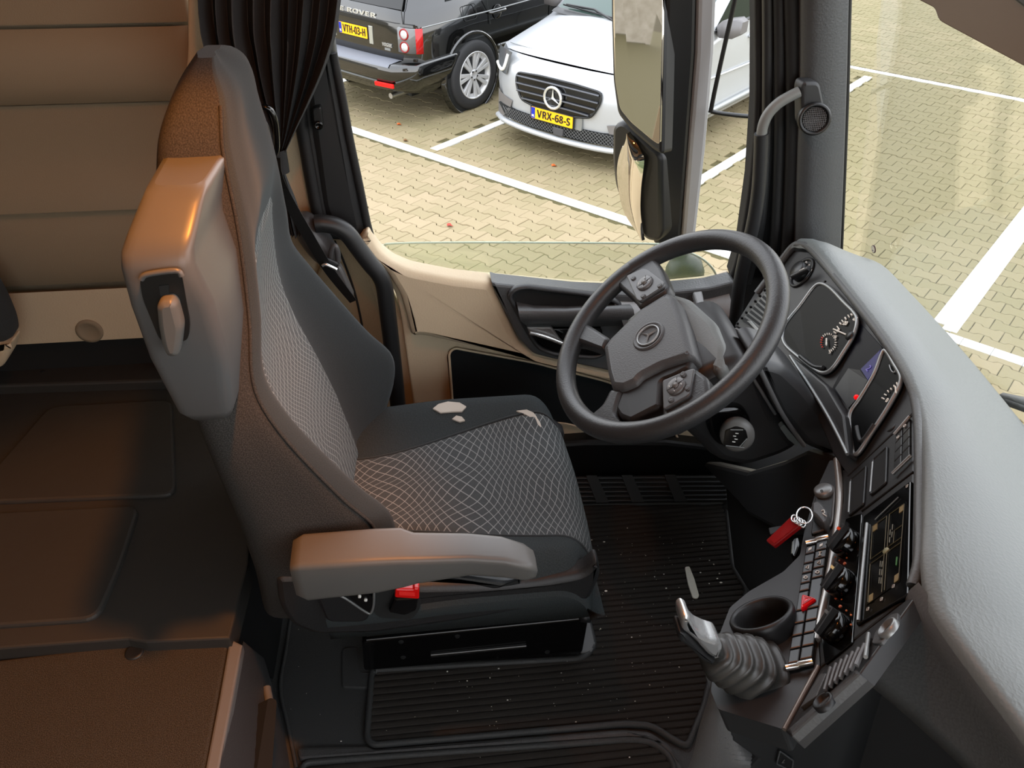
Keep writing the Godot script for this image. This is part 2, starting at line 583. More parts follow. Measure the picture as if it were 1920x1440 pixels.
func paver_mesh(skew: float) -> ArrayMesh:
	var s := Shape.new()
	var low := []; var mid := []; var top := []
	for q in paver_outline(0.0018): low.append(Vector3(q.x, -0.03, q.y)); mid.append(Vector3(q.x, -0.0045, q.y))
	for q in paver_outline(0.0055): top.append(Vector3(q.x, skew * q.x, q.y))
	s.grid([low, mid, top], true, false)
	s.face(top, Vector3.UP)
	return s.mesh()

func speckled(c: Color, map: Texture2D) -> StandardMaterial3D:
	var m := paint(c, 0.9, 0.0, 0.3)
	m.uv1_triplanar = true
	m.uv1_scale = Vector3.ONE * 4.0
	m.albedo_texture = map
	return m

func car_park():
	var g := setting("ground", "car park paved with wavy interlocking concrete bricks and white bay lines", Vector3(0, GROUND, 0))
	var s := Shape.new()
	s.box(Vector3(-2, GROUND - 0.06, -5), Vector3(70, 0.09, 70))
	part("joint_sand", s, grained(Color(0.29, 0.265, 0.14), 0.95, noise(256, 0.1, 60), 1.5, 0.3), g)
	var speckle := noise(512, 0.35, 61, 2, FastNoiseLite.TYPE_SIMPLEX_SMOOTH, two(Color(0.78, 0.77, 0.74), Color(1, 1, 1), 0.25, 0.6))
	var tones := []
	for i in 8:
		var t := i / 7.0
		var m := speckled(Color(0.64, 0.575, 0.475).lerp(Color(0.50, 0.47, 0.35), t), speckle)
		tones.append(m)
	var tinted := speckled(Color.WHITE, speckle)
	tinted.vertex_color_use_as_albedo = true
	var white := paint(Color(0.82, 0.82, 0.80), 0.7, 0.0, 0.3)
	var patches := FastNoiseLite.new()
	patches.seed = 12; patches.frequency = 0.35
	var meshes := [paver_mesh(0.0), paver_mesh(0.02), paver_mesh(-0.02)]
	# white lines: [from, to] as (along, across), bricks laid end to end
	var lines := [
		[Vector2(-16, -5.935), Vector2(-2.35, -5.935), true], [Vector2(-1.1, -5.80), Vector2(3.0, -5.80), true],
		[Vector2(-5.2, -11.73), Vector2(2.5, -11.73), true], [Vector2(-5.96, -6.06), Vector2(-5.96, -11.6), true],
		[Vector2(-8.42, -6.06), Vector2(-8.42, -11.6), true], [Vector2(-3.48, -6.06), Vector2(-3.48, -11.6), true],
		[Vector2(-0.89, -5.95), Vector2(-0.89, -11.6), true], [Vector2(-0.808, -5.88), Vector2(-0.808, -11.6), true]]
	var c0 := Vector3(0, 1.6, 0)
	var near := []; var rest := []
	for i in range(-120, 46):
		for j in range(-118, 40):
			var u: float = i * 0.2 + (0.1 if j % 2 else 0.0)
			var w: float = j * 0.143 - 0.03
			if u > 3.5 and w > -3.5: continue
			var hit := false
			for l in lines:
				var a: Vector2 = l[0]; var b: Vector2 = l[1]
				if a.y == b.y: hit = hit or (u > a.x - 0.05 and u < b.x + 0.05 and absf(w - a.y) < 0.045)
				else: hit = hit or (w < a.y and w > b.y and absf(u - a.x) < 0.05)
			if hit and absf(u + 0.84) > 0.2: continue
			var at := spot(u, rng.randf_range(-0.003, 0.003), w)
			# the stones that show largest: nearest to the cab among those outside the door window and the windscreen
			var d := at - c0
			var side: float = d.x / -d.z if d.z < 0 else 99.0
			var drop: float = d.y / Vector2(d.x, d.z).length()
			var seen: bool = d.z < 0 and ((side > -0.06 and side < 0.30 and w < -3.9 and drop > -0.75) or (side > 0.52 and side < 0.80 and w < -4.6))
			var tone: float = 0.32 + 0.28 * patches.get_noise_2d(u, w) + 0.34 * smoothstep(-5.4, -6.6, w) + rng.randf_range(-0.14, 0.14)
			if side > 0.45 and d.z < 0: tone += 0.3
			var e := {"at": at, "tone": clampf(tone, 0, 1), "far": d.length(), "turn": rng.randf_range(-0.015, 0.015) + (PI if rng.randf() < 0.5 else 0.0), "k": rng.randi() % 3}
			if seen: near.append(e)
			else: rest.append(e)
	near.sort_custom(func(p, q): return p.far < q.far)
	var frame := Basis(ALONG, Vector3.UP, ALONG.cross(Vector3.UP))
	for n in near.size():
		if n >= 300:
			rest.append(near[n]); continue
		var e: Dictionary = near[n]
		piece("paver", meshes[e.k], tones[roundi(e.tone * 7)], g, Transform3D(frame * Basis(Vector3.UP, e.turn), e.at))
	var mm := MultiMesh.new()
	mm.transform_format = MultiMesh.TRANSFORM_3D
	mm.use_colors = true
	mm.mesh = meshes[0]
	mm.instance_count = rest.size()
	for n in rest.size():
		mm.set_instance_transform(n, Transform3D(frame * Basis(Vector3.UP, rest[n].turn), rest[n].at))
		mm.set_instance_color(n, Color(0.64, 0.575, 0.475).lerp(Color(0.50, 0.47, 0.35), rest[n].tone).srgb_to_linear())
	var mi := MultiMeshInstance3D.new()
	mi.name = "pavers_beyond"
	mi.multimesh = mm
	mi.material_override = tinted
	mi.set_meta("kind", "stuff")
	g.add_child(mi)
	mi.position = -g.position
	var brick := Shape.new()
	brick.slab([Vector3(-0.0985, 0, 0.05), Vector3(0.0985, 0, 0.05), Vector3(0.0985, 0, -0.05), Vector3(-0.0985, 0, -0.05)], Vector3.UP, 0.03, 0.004)
	var bm := brick.mesh()
	for l in lines:
		var a: Vector2 = l[0]; var b: Vector2 = l[1]
		var dir := (b - a).normalized()
		var n := int((b - a).length() / 0.2)
		for k in n:
			var q := a + dir * (k * 0.2 + 0.1)
			if not l[2] and k % 2: continue
			var bx: Basis = frame if a.y == b.y else frame * Basis(Vector3.UP, PI / 2)
			if a.x == -0.808: bx = bx * Basis.from_scale(Vector3(1, 1, 0.55))
			piece("white_brick", bm, white, g, Transform3D(bx, spot(q.x, 0.006, q.y)))
	# a few wet autumn leaves
	var leaf_at := [[-4.63, -4.86, "red leaf"], [-6.9, -5.05, "orange leaf"], [-4.75, -6.5, "orange leaf"], [-6.75, -6.35, "orange leaf"], [-6.35, -6.05, "brown leaf"]]
	var leaf_label := ["small red leaf lying on the beige pavers inside the white line", "small orange leaf on the pavers at the left window edge", "orange leaf on the pavers in front of the silver van", "orange leaf on the pavers behind the black car's rear wheel", "brown leaf beside the white bay line near the black car"]
	for i in leaf_at.size():
		var c: Array = leaf_at[i]
		s = Shape.new()
		var ring := []
		for k in 10:
			var a := TAU * k / 10
			ring.append(spot(c[0] + 0.035 * cos(a) * (1.0 if k % 2 else 0.75), 0.012 + 0.008 * sin(a * 2), c[1] + 0.022 * sin(a) * (1.0 if k % 2 else 0.75)))
		s.slab(ring, Vector3.UP, 0.002)
		var lf := thing("fallen_leaf", leaf_label[i], "leaf", spot(c[0], 0.01, c[1]), "fallen leaves on the paving")
		part("blade", s, paint(Color(0.62, 0.16, 0.08) if i == 0 else Color(0.70, 0.33, 0.10) if i < 4 else Color(0.4, 0.28, 0.14), 0.6), lf)
	# concrete wall of the yard behind the lorry, seen in the door mirror
	var cw := thing("yard_wall", "weathered grey concrete wall reflected in the upper part of the door mirror", "wall", spot(-23, 0, 4))
	cw.set_meta("kind", "structure")
	s = Shape.new()
	for k in 9:
		s.box(spot(-23, 1.6, -12 + k * 3.8), Vector3(0.25, 3.2, 3.78), frame, 0.02)
	part("panel", s, grained(Color(0.62, 0.60, 0.56), 0.9, noise(256, 0.05, 66, 4), 0.5, 1.0, noise(512, 0.008, 67, 4, FastNoiseLite.TYPE_SIMPLEX_SMOOTH, two(Color(0.88, 0.87, 0.85), Color(1, 1, 1)))), cw)

# ---------------------------------------------------------------- parked cars
func plate(parent: Node3D, words: String, at: Vector3, wide: float, high: float, tilt := 0.0):
	var up := (Vector3.UP + ACROSS * tilt).normalized()
	var n := ALONG.cross(up).normalized()
	var s := Shape.new()
	var quadr := func(x0: float, x1: float, y0: float, y1: float, d: float) -> Array: return [at + ALONG * x0 + up * y0 + n * d, at + ALONG * x1 + up * y0 + n * d, at + ALONG * x1 + up * y1 + n * d, at + ALONG * x0 + up * y1 + n * d]
	s.slab(rounded(quadr.call(-wide / 2 - 0.012, wide / 2 + 0.012, -high / 2 - 0.012, high / 2 + 0.012, 0.002), 0.01), n, 0.012)
	var holder := part("plate_holder", s, M.black, parent)
	s = Shape.new()
	s.slab(rounded(quadr.call(-wide / 2, wide / 2, -high / 2, high / 2, 0.006), 0.008), n, 0.006)
	part("number_plate", s, paint(Color(0.98, 0.70, 0.04), 0.4), holder)
	s = Shape.new()
	s.slab(quadr.call(-wide / 2 + 0.002, -wide / 2 + wide * 0.095, -high / 2 + 0.003, high / 2 - 0.003, 0.0075), n, 0.003)
	part("country_band", s, paint(Color(0.03, 0.14, 0.62), 0.4), holder)
	s = Shape.new()
	writing("country_letters", "NL", M.white, holder, at - ALONG * wide * 0.45 - up * high * 0.25 + n * 0.0085, ALONG, up, high * 0.2, 0.002, wide * 0.06)
	writing("plate_letters", words, paint(Color(0.03, 0.03, 0.03), 0.5), holder, at + ALONG * wide * 0.05 + n * 0.0075, ALONG, up, high * 0.68, 0.004, wide * 0.8)

func star_badge(parent: Node3D, c: Vector3, n: Vector3, up: Vector3, r: float, m: Material, thick: float):
	n = n.normalized()
	var right := up.cross(n).normalized()
	up = n.cross(right)
	var s := Shape.new()
	var ring := []
	for k in 33: ring.append(c + (right * cos(TAU * k / 32) + up * sin(TAU * k / 32)) * r)
	s.tube(ring, thick, 8, false)
	var b := part("star_badge", s, m, parent)
	s = Shape.new()
	for k in 3:
		var a := PI / 2 + TAU * k / 3
		var tip := c + (right * cos(a) + up * sin(a)) * r
		var l := c + (right * cos(a + PI / 3) + up * sin(a + PI / 3)) * r * 0.13
		var q := c + (right * cos(a - PI / 3) + up * sin(a - PI / 3)) * r * 0.13
		var ridge := c + n * thick * 1.4
		s.tri(ridge, q, tip); s.tri(ridge, tip, l)
		s.tri(c - n * thick, tip, q); s.tri(c - n * thick, l, tip)
	part("star", s, m, b)

func alloy_wheel(parent: Node3D, c: Vector3, out: Vector3, r: float, rim: float, spokes: int, called := "wheel"):
	out = out.normalized()
	var s := Shape.new()
	s.lathe(c, out, [Vector2(rim * 0.98, -0.22), Vector2(r * 0.94, -0.22), Vector2(r, -0.19), Vector2(r, -0.03), Vector2(r * 0.985, -0.012), Vector2(r * 0.93, 0.0), Vector2(rim * 1.06, 0.004), Vector2(rim, -0.006), Vector2(rim * 0.96, -0.03)], 56)
	var tyre := part(called, s, M.tyre, parent)
	s = Shape.new()
	for k in 4: s.lathe(c, out, [Vector2(r + 0.001, -0.05 - k * 0.04), Vector2(r + 0.003, -0.055 - k * 0.04), Vector2(r + 0.003, -0.075 - k * 0.04), Vector2(r + 0.001, -0.08 - k * 0.04)], 48)
	part("tread", s, M.tyre, tyre)
	s = Shape.new()
	s.lathe(c, out, [Vector2(rim, -0.006), Vector2(rim, 0.002), Vector2(rim * 0.95, 0.001), Vector2(rim * 0.92, -0.03), Vector2(rim * 0.9, -0.04), Vector2(0, -0.042)], 48)
	part("rim", s, M.alloy, tyre)
	s = Shape.new()
	s.lathe(c, out, [Vector2(rim * 0.8, -0.041), Vector2(rim * 0.78, -0.036), Vector2(0, -0.036)], 32)
	part("brake_disc", s, M.black, tyre)
	var e := out.cross(Vector3.UP).normalized()
	var f := out.cross(e)
	for k in spokes:
		for d in [-0.1, 0.1]:
			var a: float = TAU * k / spokes + d * (10.0 / spokes)
			s = Shape.new()
			var dir := e * cos(a) + f * sin(a)
			var side := out.cross(dir)
			var p0 := c + dir * rim * 0.2 - out * 0.022
			var p1 := c + dir * rim * 0.95 - out * 0.006
			s.slab(rounded([p0 - side * rim * 0.06, p1 - side * rim * 0.09, p1 + side * rim * 0.09, p0 + side * rim * 0.06], 0.01, 2), out, 0.03, 0.006)
			part("spoke", s, M.alloy, tyre)
	s = Shape.new()
	s.lathe(c, out, [Vector2(rim * 0.25, -0.06), Vector2(rim * 0.23, -0.02), Vector2(rim * 0.14, -0.012), Vector2(rim * 0.12, -0.02), Vector2(0, -0.018)], 24)
	part("hub_cap", s, M.alloy, tyre)
	for k in 5:
		var a := TAU * k / 5 + 0.3
		s = Shape.new()
		s.lathe(c + (e * cos(a) + f * sin(a)) * rim * 0.19 - out * 0.016, out, [Vector2(0.012, 0), Vector2(0.01, 0.006), Vector2(0, 0.006)], 8)
		part("wheel_nut", s, M.black, tyre)

func plan_ring(half: float, front: float, back: float, h: float, bow: float, corner: float, at: Callable) -> Array:    # outline of a car at one height
	var out := []
	var n := 9
	for k in n + 1:                                                     # front, from -half to +half
		var t := -1.0 + 2.0 * k / n
		out.append(at.call(t * half, h, front + bow * pow(absf(t), 2.4) + corner * pow(absf(t), 9.0)))
	for k in range(1, 7): out.append(at.call(half, h, lerpf(front + bow + corner, back - 0.1, k / 6.0)))
	for k in range(0, n + 1):
		var t := 1.0 - 2.0 * k / n
		out.append(at.call(t * half * 0.98, h, back - 0.1 * pow(absf(t), 6.0)))
	for k in range(1, 6): out.append(at.call(-half, h, lerpf(back - 0.1, front + bow + corner, k / 6.0)))
	return out

func off_road_car():
	var paint_black := paint(Color(0.03, 0.031, 0.03), 0.12)
	paint_black.clearcoat_enabled = true
	paint_black.clearcoat = 1.0
	paint_black.clearcoat_roughness = 0.04
	M.tyre = grained(Color(0.14, 0.14, 0.145), 0.8, noise(256, 0.2, 70), 8.0, 0.05)
	var at := func(a: float, h: float, b: float) -> Vector3: return spot(-7.44 + a, h, -6.2 - b)
	var t := thing("off_road_car", "black off-road estate car parked with its rear to the lorry, beside the silver van", "car", spot(-7.44, 0, -8.6))
	var s := Shape.new()
	var rings := []
	for q in [[0.30, 0.84, 0.28], [0.36, 0.88, 0.22], [0.62, 0.916, 0.20], [0.85, 0.924, 0.20], [0.99, 0.936, 0.21], [1.02, 0.925, 0.215], [1.14, 0.90, 0.24], [1.16, 0.885, 0.26], [1.5, 0.78, 0.42], [1.76, 0.70, 0.52], [1.84, 0.6, 0.62], [1.87, 0.3, 0.8]]:
		rings.append(plan_ring(q[1], q[2], 4.75 if q[0] < 1.1 else 4.75 - (q[0] - 1.1) * 2.2, q[0], 0.05, 0.12, at))
	s.loft(rings)
	part("body", s, paint_black, t)
	# rear bumper with its grey step pad
	s = Shape.new()
	rings = []
	for q in [[0.36, 0.84, 0.10], [0.42, 0.93, 0.02], [0.55, 0.955, 0.0], [0.645, 0.955, 0.0], [0.665, 0.945, 0.02], [0.668, 0.93, 0.2]]:
		rings.append(plan_ring(q[1], q[2], 0.95 + (0.06 if q[0] > 0.6 else 0.0), q[0], 0.05, 0.14, at))
	s.loft(rings)
	var bumper := part("rear_bumper", s, paint_black, t)
	s = Shape.new()
	var tread := []
	for k in 12:
		var a := -0.72 + 1.44 * k / 11
		tread.append([at.call(a, 0.672, 0.205 + 0.05 * pow(absf(a / 0.94), 2.4)), at.call(a, 0.676, 0.17 + 0.05 * pow(absf(a / 0.94), 2.4)), at.call(a, 0.668, 0.02 + 0.05 * pow(absf(a / 0.94), 2.4)), at.call(a, 0.64, -0.006 + 0.05 * pow(absf(a / 0.94), 2.4))])
	s.grid(tread)
	part("step_pad", s, grained(Color(0.40, 0.41, 0.44), 0.6, noise(128, 0.3, 72), 8.0, 0.1), bumper)
	for sgn in [-1.0, 1.0]:
		s = Shape.new()
		s.slab(rounded([at.call(sgn * 0.52, 0.43, 0.0), at.call(sgn * 0.76, 0.43, 0.032), at.call(sgn * 0.76, 0.475, 0.028), at.call(sgn * 0.52, 0.475, -0.004)], 0.008), ACROSS, 0.02, 0.003)
		part("reflector", s, M.red, bumper)
		s = Shape.new()
		s.tube([at.call(sgn * 0.6, 0.30, 0.5), at.call(sgn * 0.6, 0.30, 0.14)], 0.03, 14)
		part("exhaust_pipe", s, M.satin, t)
	s = Shape.new()
	s.box(at.call(0, 0.28, 0.55), Vector3(1.2, 0.12, 0.25), Basis(ALONG, Vector3.UP, ACROSS), 0.03)
	part("underbody", s, M.black, t)
	# tailgate: split line, window, number plate with bright end plates, lettering
	s = Shape.new()
	for l in [[Vector2(-0.86, 1.03), Vector2(0.86, 1.03)], [Vector2(0.74, 1.03), Vector2(0.70, 1.5)]]:
		var path := []
		for k in 9:
			var p: Vector2 = l[0].lerp(l[1], k / 8.0)
			path.append(at.call(p.x, p.y, 0.216 + 0.05 * pow(absf(p.x / 0.93), 2.4) + 0.1 * pow(absf(p.x / 0.93), 9.0) + maxf(0, p.y - 1.15) * 0.47))
		s = Shape.new()
		s.tube(path, 0.0045, 6)
		part("shut_line", s, M.black, t)
	s = Shape.new()
	var g := []
	for i in 6:
		var row := []
		for k in 9:
			var a := (-0.72 + 0.18 * k) * (1.0 - i * 0.02)
			var h := 1.16 + i * 0.085
			row.append(at.call(a, h, 0.245 + (h - 1.16) * 0.47 + 0.05 * pow(absf(a / 0.9), 2.4)))
		g.append(row)
	s.grid(g)
	part("rear_window", s, paint(Color(0.05, 0.055, 0.06), 0.03), t)
	s = Shape.new()
	s.slab(rounded([at.call(-0.34, 0.78, 0.215), at.call(0.34, 0.78, 0.215), at.call(0.34, 0.955, 0.215), at.call(-0.34, 0.955, 0.215)], 0.02), ACROSS, 0.02)
	part("plate_recess", s, M.gloss, t)
	plate(t, "VTH-03-H", at.call(0.03, 0.875, 0.20), 0.44, 0.115)
	for x in [-0.28, 0.30]:
		s = Shape.new()
		s.slab([at.call(x - 0.028, 0.775, 0.198), at.call(x + 0.028, 0.775, 0.198), at.call(x + 0.028, 0.955, 0.198), at.call(x - 0.028, 0.955, 0.198)], ACROSS, 0.02, 0.004)
		part("plate_lamp_trim", s, paint(Color(0.62, 0.62, 0.58), 0.3, 0.3), t)
	writing("tailgate_lettering", "RANGE ROVER", paint(Color(0.8, 0.8, 0.78), 0.3, 0.6), t, at.call(-0.1, 1.065, 0.222), ALONG, Vector3.UP, 0.045, 0.012, 0.95)
	writing("model_badge", "VOGUE", paint(Color(0.75, 0.75, 0.74), 0.3, 0.6), t, at.call(0.53, 0.80, 0.212), ALONG, Vector3.UP, 0.035, 0.012, 0.14)
	s = Shape.new()
	s.slab([at.call(0.49, 0.745, 0.21), at.call(0.57, 0.745, 0.212), at.call(0.57, 0.77, 0.212), at.call(0.49, 0.77, 0.21)], ACROSS, 0.01)
	part("model_badge", s, M.silver, t)
	# tail lamps that wrap round both corners: clear housing, two ringed lamps and a red outer strip
	for sgn in [-1.0, 1.0]:
		s = Shape.new()
		g = []
		for i in 4:
			var h: float = [0.755, 0.762, 0.998, 1.006][i]
			var row := []
			for q in [[0.70, 0.23], [0.78, 0.232], [0.85, 0.25], [0.905, 0.285]]:
				row.append(at.call(sgn * q[0], h, q[1] - (0.022 if i == 1 or i == 2 else 0.0)))
			g.append(row)
		s.grid(g)
		var lamp := part("tail_lamp", s, paint(Color(0.38, 0.38, 0.38), 0.1), t)
		s = Shape.new()
		g = []
		for i in 4:
			var h: float = [0.755, 0.762, 0.998, 1.006][i]
			var row := []
			for q in [[0.895, 0.27], [0.922, 0.298], [0.938, 0.335]]:
				row.append(at.call(sgn * (q[0] + (0.012 if i == 1 or i == 2 else 0.0)), h, q[1] - (0.01 if i == 1 or i == 2 else 0.0)))
			g.append(row)
		s.grid(g)
		part("red_strip", s, paint(Color(0.62, 0.02, 0.05), 0.15), lamp)
		for h in [0.945, 0.82]:
			s = Shape.new()
			s.lathe(at.call(sgn * 0.785, h, 0.222), ACROSS + ALONG * sgn * 0.15, [Vector2(0.058, -0.02), Vector2(0.058, 0.012), Vector2(0.05, 0.018), Vector2(0.043, 0.01)], 28)
			part("red_ring", s, paint(Color(0.5, 0.04, 0.04), 0.15), lamp)
			s = Shape.new()
			s.lathe(at.call(sgn * 0.785, h, 0.222), ACROSS + ALONG * sgn * 0.15, [Vector2(0.044, 0.008), Vector2(0.034, 0.02), Vector2(0.0, 0.026)], 24)
			part("clear_lens", s, paint(Color(0.82, 0.82, 0.82), 0.1, 0.3), lamp)
	# flanks: wheels in their arches, doors, handles, fuel flap, bright strip and sill
	for sgn in [-1.0, 1.0]:
		for b in [1.11, 4.0]:
			s = Shape.new()
			s.lathe(at.call(sgn * 0.925, 0.38, b), ALONG * sgn, [Vector2(0.47, -0.05), Vector2(0.455, 0.012), Vector2(0.43, 0.016), Vector2(0.425, -0.02)], 48)
			part("arch_lip", s, paint_black, t)
			s = Shape.new()
			s.lathe(at.call(sgn * 0.916, 0.38, b), ALONG * sgn, [Vector2(0.43, 0.004), Vector2(0, 0.004)], 48)
			part("wheel_well", s, M.deep, t)
			alloy_wheel(t, at.call(sgn * 0.965, 0.37, b), ALONG * sgn, 0.37, 0.258, 7)
		s = Shape.new()
		for l in [[Vector2(1.34, 1.13), Vector2(1.40, 0.86)], [Vector2(2.5, 1.13), Vector2(2.5, 0.42)], [Vector2(3.45, 1.13), Vector2(3.45, 0.42)], [Vector2(1.62, 0.42), Vector2(3.45, 0.42)]]:
			s = Shape.new()
			s.tube([at.call(sgn * 0.943, l[0].y, l[0].x), at.call(sgn * lerpf(0.908, 0.943, smoothstep(0.3, 1.0, l[1].y)), l[1].y, l[1].x)], 0.005, 6)
			part("shut_line", s, M.deep, t)
		for b in [1.5, 2.66]:
			s = Shape.new()
			s.lathe(at.call(sgn * 0.942, 0.97, b + 0.02), ALONG * sgn, [Vector2(0.075, 0.0), Vector2(0.07, 0.003), Vector2(0, 0.001)], 24)
			s.tube(curve([at.call(sgn * 0.945, 0.985, b - 0.13), at.call(sgn * 0.985, 0.985, b - 0.1), at.call(sgn * 0.985, 0.985, b + 0.1), at.call(sgn * 0.945, 0.985, b + 0.13)], 4), 0.014, 8)
			part("door_handle", s, paint_black, t)
		s = Shape.new()
		s.tube([at.call(sgn * 0.948, 1.015, 0.32), at.call(sgn * 0.948, 1.0, 1.5), at.call(sgn * 0.948, 1.0, 3.6)], 0.007, 6)
		part("waist_strip", s, M.silver, t)
		s = Shape.new()
		s.tube([at.call(sgn * 0.918, 0.60, 1.56), at.call(sgn * 0.918, 0.60, 3.5)], 0.012, 8)
		part("bright_strip", s, M.silver, t)
		s = Shape.new()
		s.tube([at.call(sgn * 0.88, 0.34, 1.5), at.call(sgn * 0.88, 0.34, 3.55)], 0.025, 8)
		part("sill", s, paint_black, t)
		s = Shape.new()
		g = []
		for i in 4:
			var h := 1.19 + i * 0.15
			g.append([at.call(sgn * (0.892 - (h - 1.16) * 0.305), h, 0.75 + i * 0.05), at.call(sgn * (0.892 - (h - 1.16) * 0.305), h, 1.45), at.call(sgn * (0.892 - (h - 1.16) * 0.305), h, 3.4 - i * 0.2)])
		s.grid(g)
		part("side_window", s, paint(Color(0.05, 0.055, 0.06), 0.03), t)
	s = Shape.new()
	s.frame(rounded([at.call(0.93, 1.115, 0.95), at.call(0.944, 0.96, 0.97), at.call(0.944, 0.96, 1.18), at.call(0.93, 1.115, 1.16)], 0.04), ALONG, 0.004, 0.003)
	part("fuel_flap", s, M.deep, t)

func delivery_van():
	var silver := paint(Color(0.66, 0.67, 0.68), 0.25, 0.3)
	silver.clearcoat_enabled = true
	silver.clearcoat = 0.6
	var at := func(a: float, h: float, b: float) -> Vector3: return spot(-4.85 + a, h, -6.62 - b)
	var t := thing("delivery_van", "silver delivery van facing the lorry, its star grille beside the black car", "van", spot(-4.93, 0, -8.8))
	var s := Shape.new()
	var rings := []
	for q in [[0.20, 0.84, 0.10], [0.27, 0.90, 0.04], [0.40, 0.92, 0.02], [0.60, 0.925, 0.0], [0.80, 0.93, 0.03], [0.90, 0.93, 0.12]]:
		rings.append(plan_ring(q[1], q[2], 4.45, q[0], 0.12, 0.14, at))
	s.grid(rings, true)
	s.cap(rings[0], true)
	part("body", s, silver, t)
	# bonnet, rising to the windscreen
	s = Shape.new()
	var g := []
	for i in 10:
		var v := i / 9.0
		var row := []
		for k in 13:
			var a := -1.0 + 2.0 * k / 12.0
			var half := lerpf(0.93, 0.86, v)
			var b: float = lerpf(0.12 + 0.12 * pow(absf(a), 2.4) + 0.14 * pow(absf(a), 9.0), 1.02 + 0.10 * a * a, v)
			var h: float = 0.90 + 0.21 * sin(v * PI * 0.5) * (1.0 - 0.25 * pow(absf(a), 3.0)) + 0.02 * (1 - a * a)
			if absf(a) > 0.99: h -= 0.02 * sin(v * PI)
			row.append(at.call(a * half, h, b))
		g.append(row)
	s.grid(g)
	part("bonnet", s, silver, t)
	s = Shape.new()
	var path := []
	for k in 15:
		var a := -0.8 + 1.6 * k / 14
		path.append(at.call(a, 0.935 + 0.014 * (1 - a * a), 0.215 + 0.14 * pow(absf(a), 2.4)))
	s.tube(path, 0.005, 6)
	part("bonnet_shut_line", s, M.silver, t)
	# cab and load body above the waist
	s = Shape.new()
	rings = []
	for q in [[0.90, 0.93, 0.28], [1.05, 0.925, 0.95], [1.12, 0.915, 1.06], [1.5, 0.85, 1.62], [1.74, 0.80, 2.0], [1.81, 0.7, 2.15], [1.83, 0.3, 2.4]]:
		rings.append(plan_ring(q[1], q[2], 4.45, q[0], 0.08, 0.1, at))
	s.loft(rings)
	part("cab", s, silver, t)
	s = Shape.new()
	g = []
	for i in 6:
		var v := i / 5.0
		var row := []
		for k in 11:
			var a := -1.0 + 0.2 * k
			row.append(at.call(a * lerpf(0.84, 0.74, v), lerpf(1.115, 1.68, v), lerpf(1.05, 1.86, v) + 0.09 * a * a - 0.015))
		g.append(row)
	s.grid(g)
	part("windscreen", s, paint(Color(0.24, 0.30, 0.28), 0.03), t)
	s = Shape.new()
	g = []
	for i in 3:
		var row := []
		for k in 11:
			var a := -1.0 + 0.2 * k
			row.append(at.call(a * 0.86, [1.10, 1.118, 1.13][i], [0.96, 1.0, 1.07][i] + 0.09 * a * a))
		g.append(row)
	s.grid(g)
	part("cowl", s, M.black, t)
	for k in 2:
		s = Shape.new()
		var x0: float = [-0.10, 0.55][k]
		s.tube([at.call(x0 + 0.05, 1.13, 1.0), at.call(x0 - 0.25, 1.18, 1.09), at.call(x0 - 0.62, 1.17, 1.12)], 0.012, 8)
		s.tube([at.call(x0 - 0.66, 1.165, 1.12), at.call(x0 + 0.04, 1.15, 1.03)], 0.009, 6)
		part("wiper", s, M.black, t)
	# grille: dark opening, three pairs of bars, the round star
	var face_b := func(a: float, h: float) -> float: return (0.0 if h < 0.62 else (h - 0.62) * 0.16) + 0.12 * pow(absf(a / 0.93), 2.4) + 0.14 * pow(absf(a / 0.93), 9.0)
	var outline := [Vector2(-0.50, 0.76), Vector2(-0.2, 0.785), Vector2(0.2, 0.785), Vector2(0.50, 0.76), Vector2(0.50, 0.66), Vector2(0.42, 0.52), Vector2(0.2, 0.485), Vector2(-0.2, 0.485), Vector2(-0.42, 0.52), Vector2(-0.50, 0.66)]
	s = Shape.new()
	var poly := []
	for q in outline: poly.append(at.call(q.x, q.y, face_b.call(q.x, q.y) - 0.016))
	poly = rounded(poly, 0.05, 3)
	g = []
	for i in 7:
		var row := []
		for k in 17:
			var a := -0.5 + k / 16.0
			var h := lerpf(0.487 + 0.17 * pow(absf(a) / 0.5, 5.0), 0.783 - 0.025 * pow(a / 0.5, 2.0), i / 6.0)
			row.append(at.call(a, h, face_b.call(a, h) - 0.014))
		g.append(row)
	s.grid(g)
	var grille := part("grille", s, M.gloss, t)
	s = Shape.new()
	s.frame(poly, ACROSS, 0.012, 0.012)
	part("grille_surround", s, M.black, grille)
	for i in 4:
		var h: float = [0.735, 0.67, 0.605, 0.54][i]
		var half: float = [0.485, 0.485, 0.465, 0.40][i]
		s = Shape.new()
		path = []
		for k in 13:
			var a: float = -half + 2 * half * k / 12
			path.append(at.call(a, h + 0.012 * (1 - pow(a / half, 2.0)), face_b.call(a, h) - 0.028))
		s.tube(path, 0.017, 8, true, 0.55, Vector3.UP)
		part("grille_bar", s, paint(Color(0.30, 0.305, 0.32), 0.3, 0.4), grille)
	s = Shape.new()
	s.lathe(at.call(0.0, 0.63, -0.02), ACROSS, [Vector2(0.105, -0.03), Vector2(0.105, 0.012), Vector2(0.09, 0.016), Vector2(0, 0.014)], 36)
	var badge := part("badge_disc", s, M.black, grille)
	badge.name = "badge_disc"
	star_badge(t, at.call(0.0, 0.63, -0.045), ACROSS, Vector3.UP, 0.098, M.chrome, 0.014)
	s = Shape.new()
	s.slab(rounded([at.call(-0.30, 0.37, 0.0), at.call(0.32, 0.37, 0.0), at.call(0.32, 0.50, 0.0), at.call(-0.30, 0.50, 0.0)], 0.015), ACROSS, 0.03)
	part("plate_mount", s, M.silver, t)
	plate(t, "VRX-68-S", at.call(-0.02, 0.435, -0.02), 0.5, 0.11)
	# lower intake with net, dark corner panels, pale lip
	s = Shape.new()
	poly = []
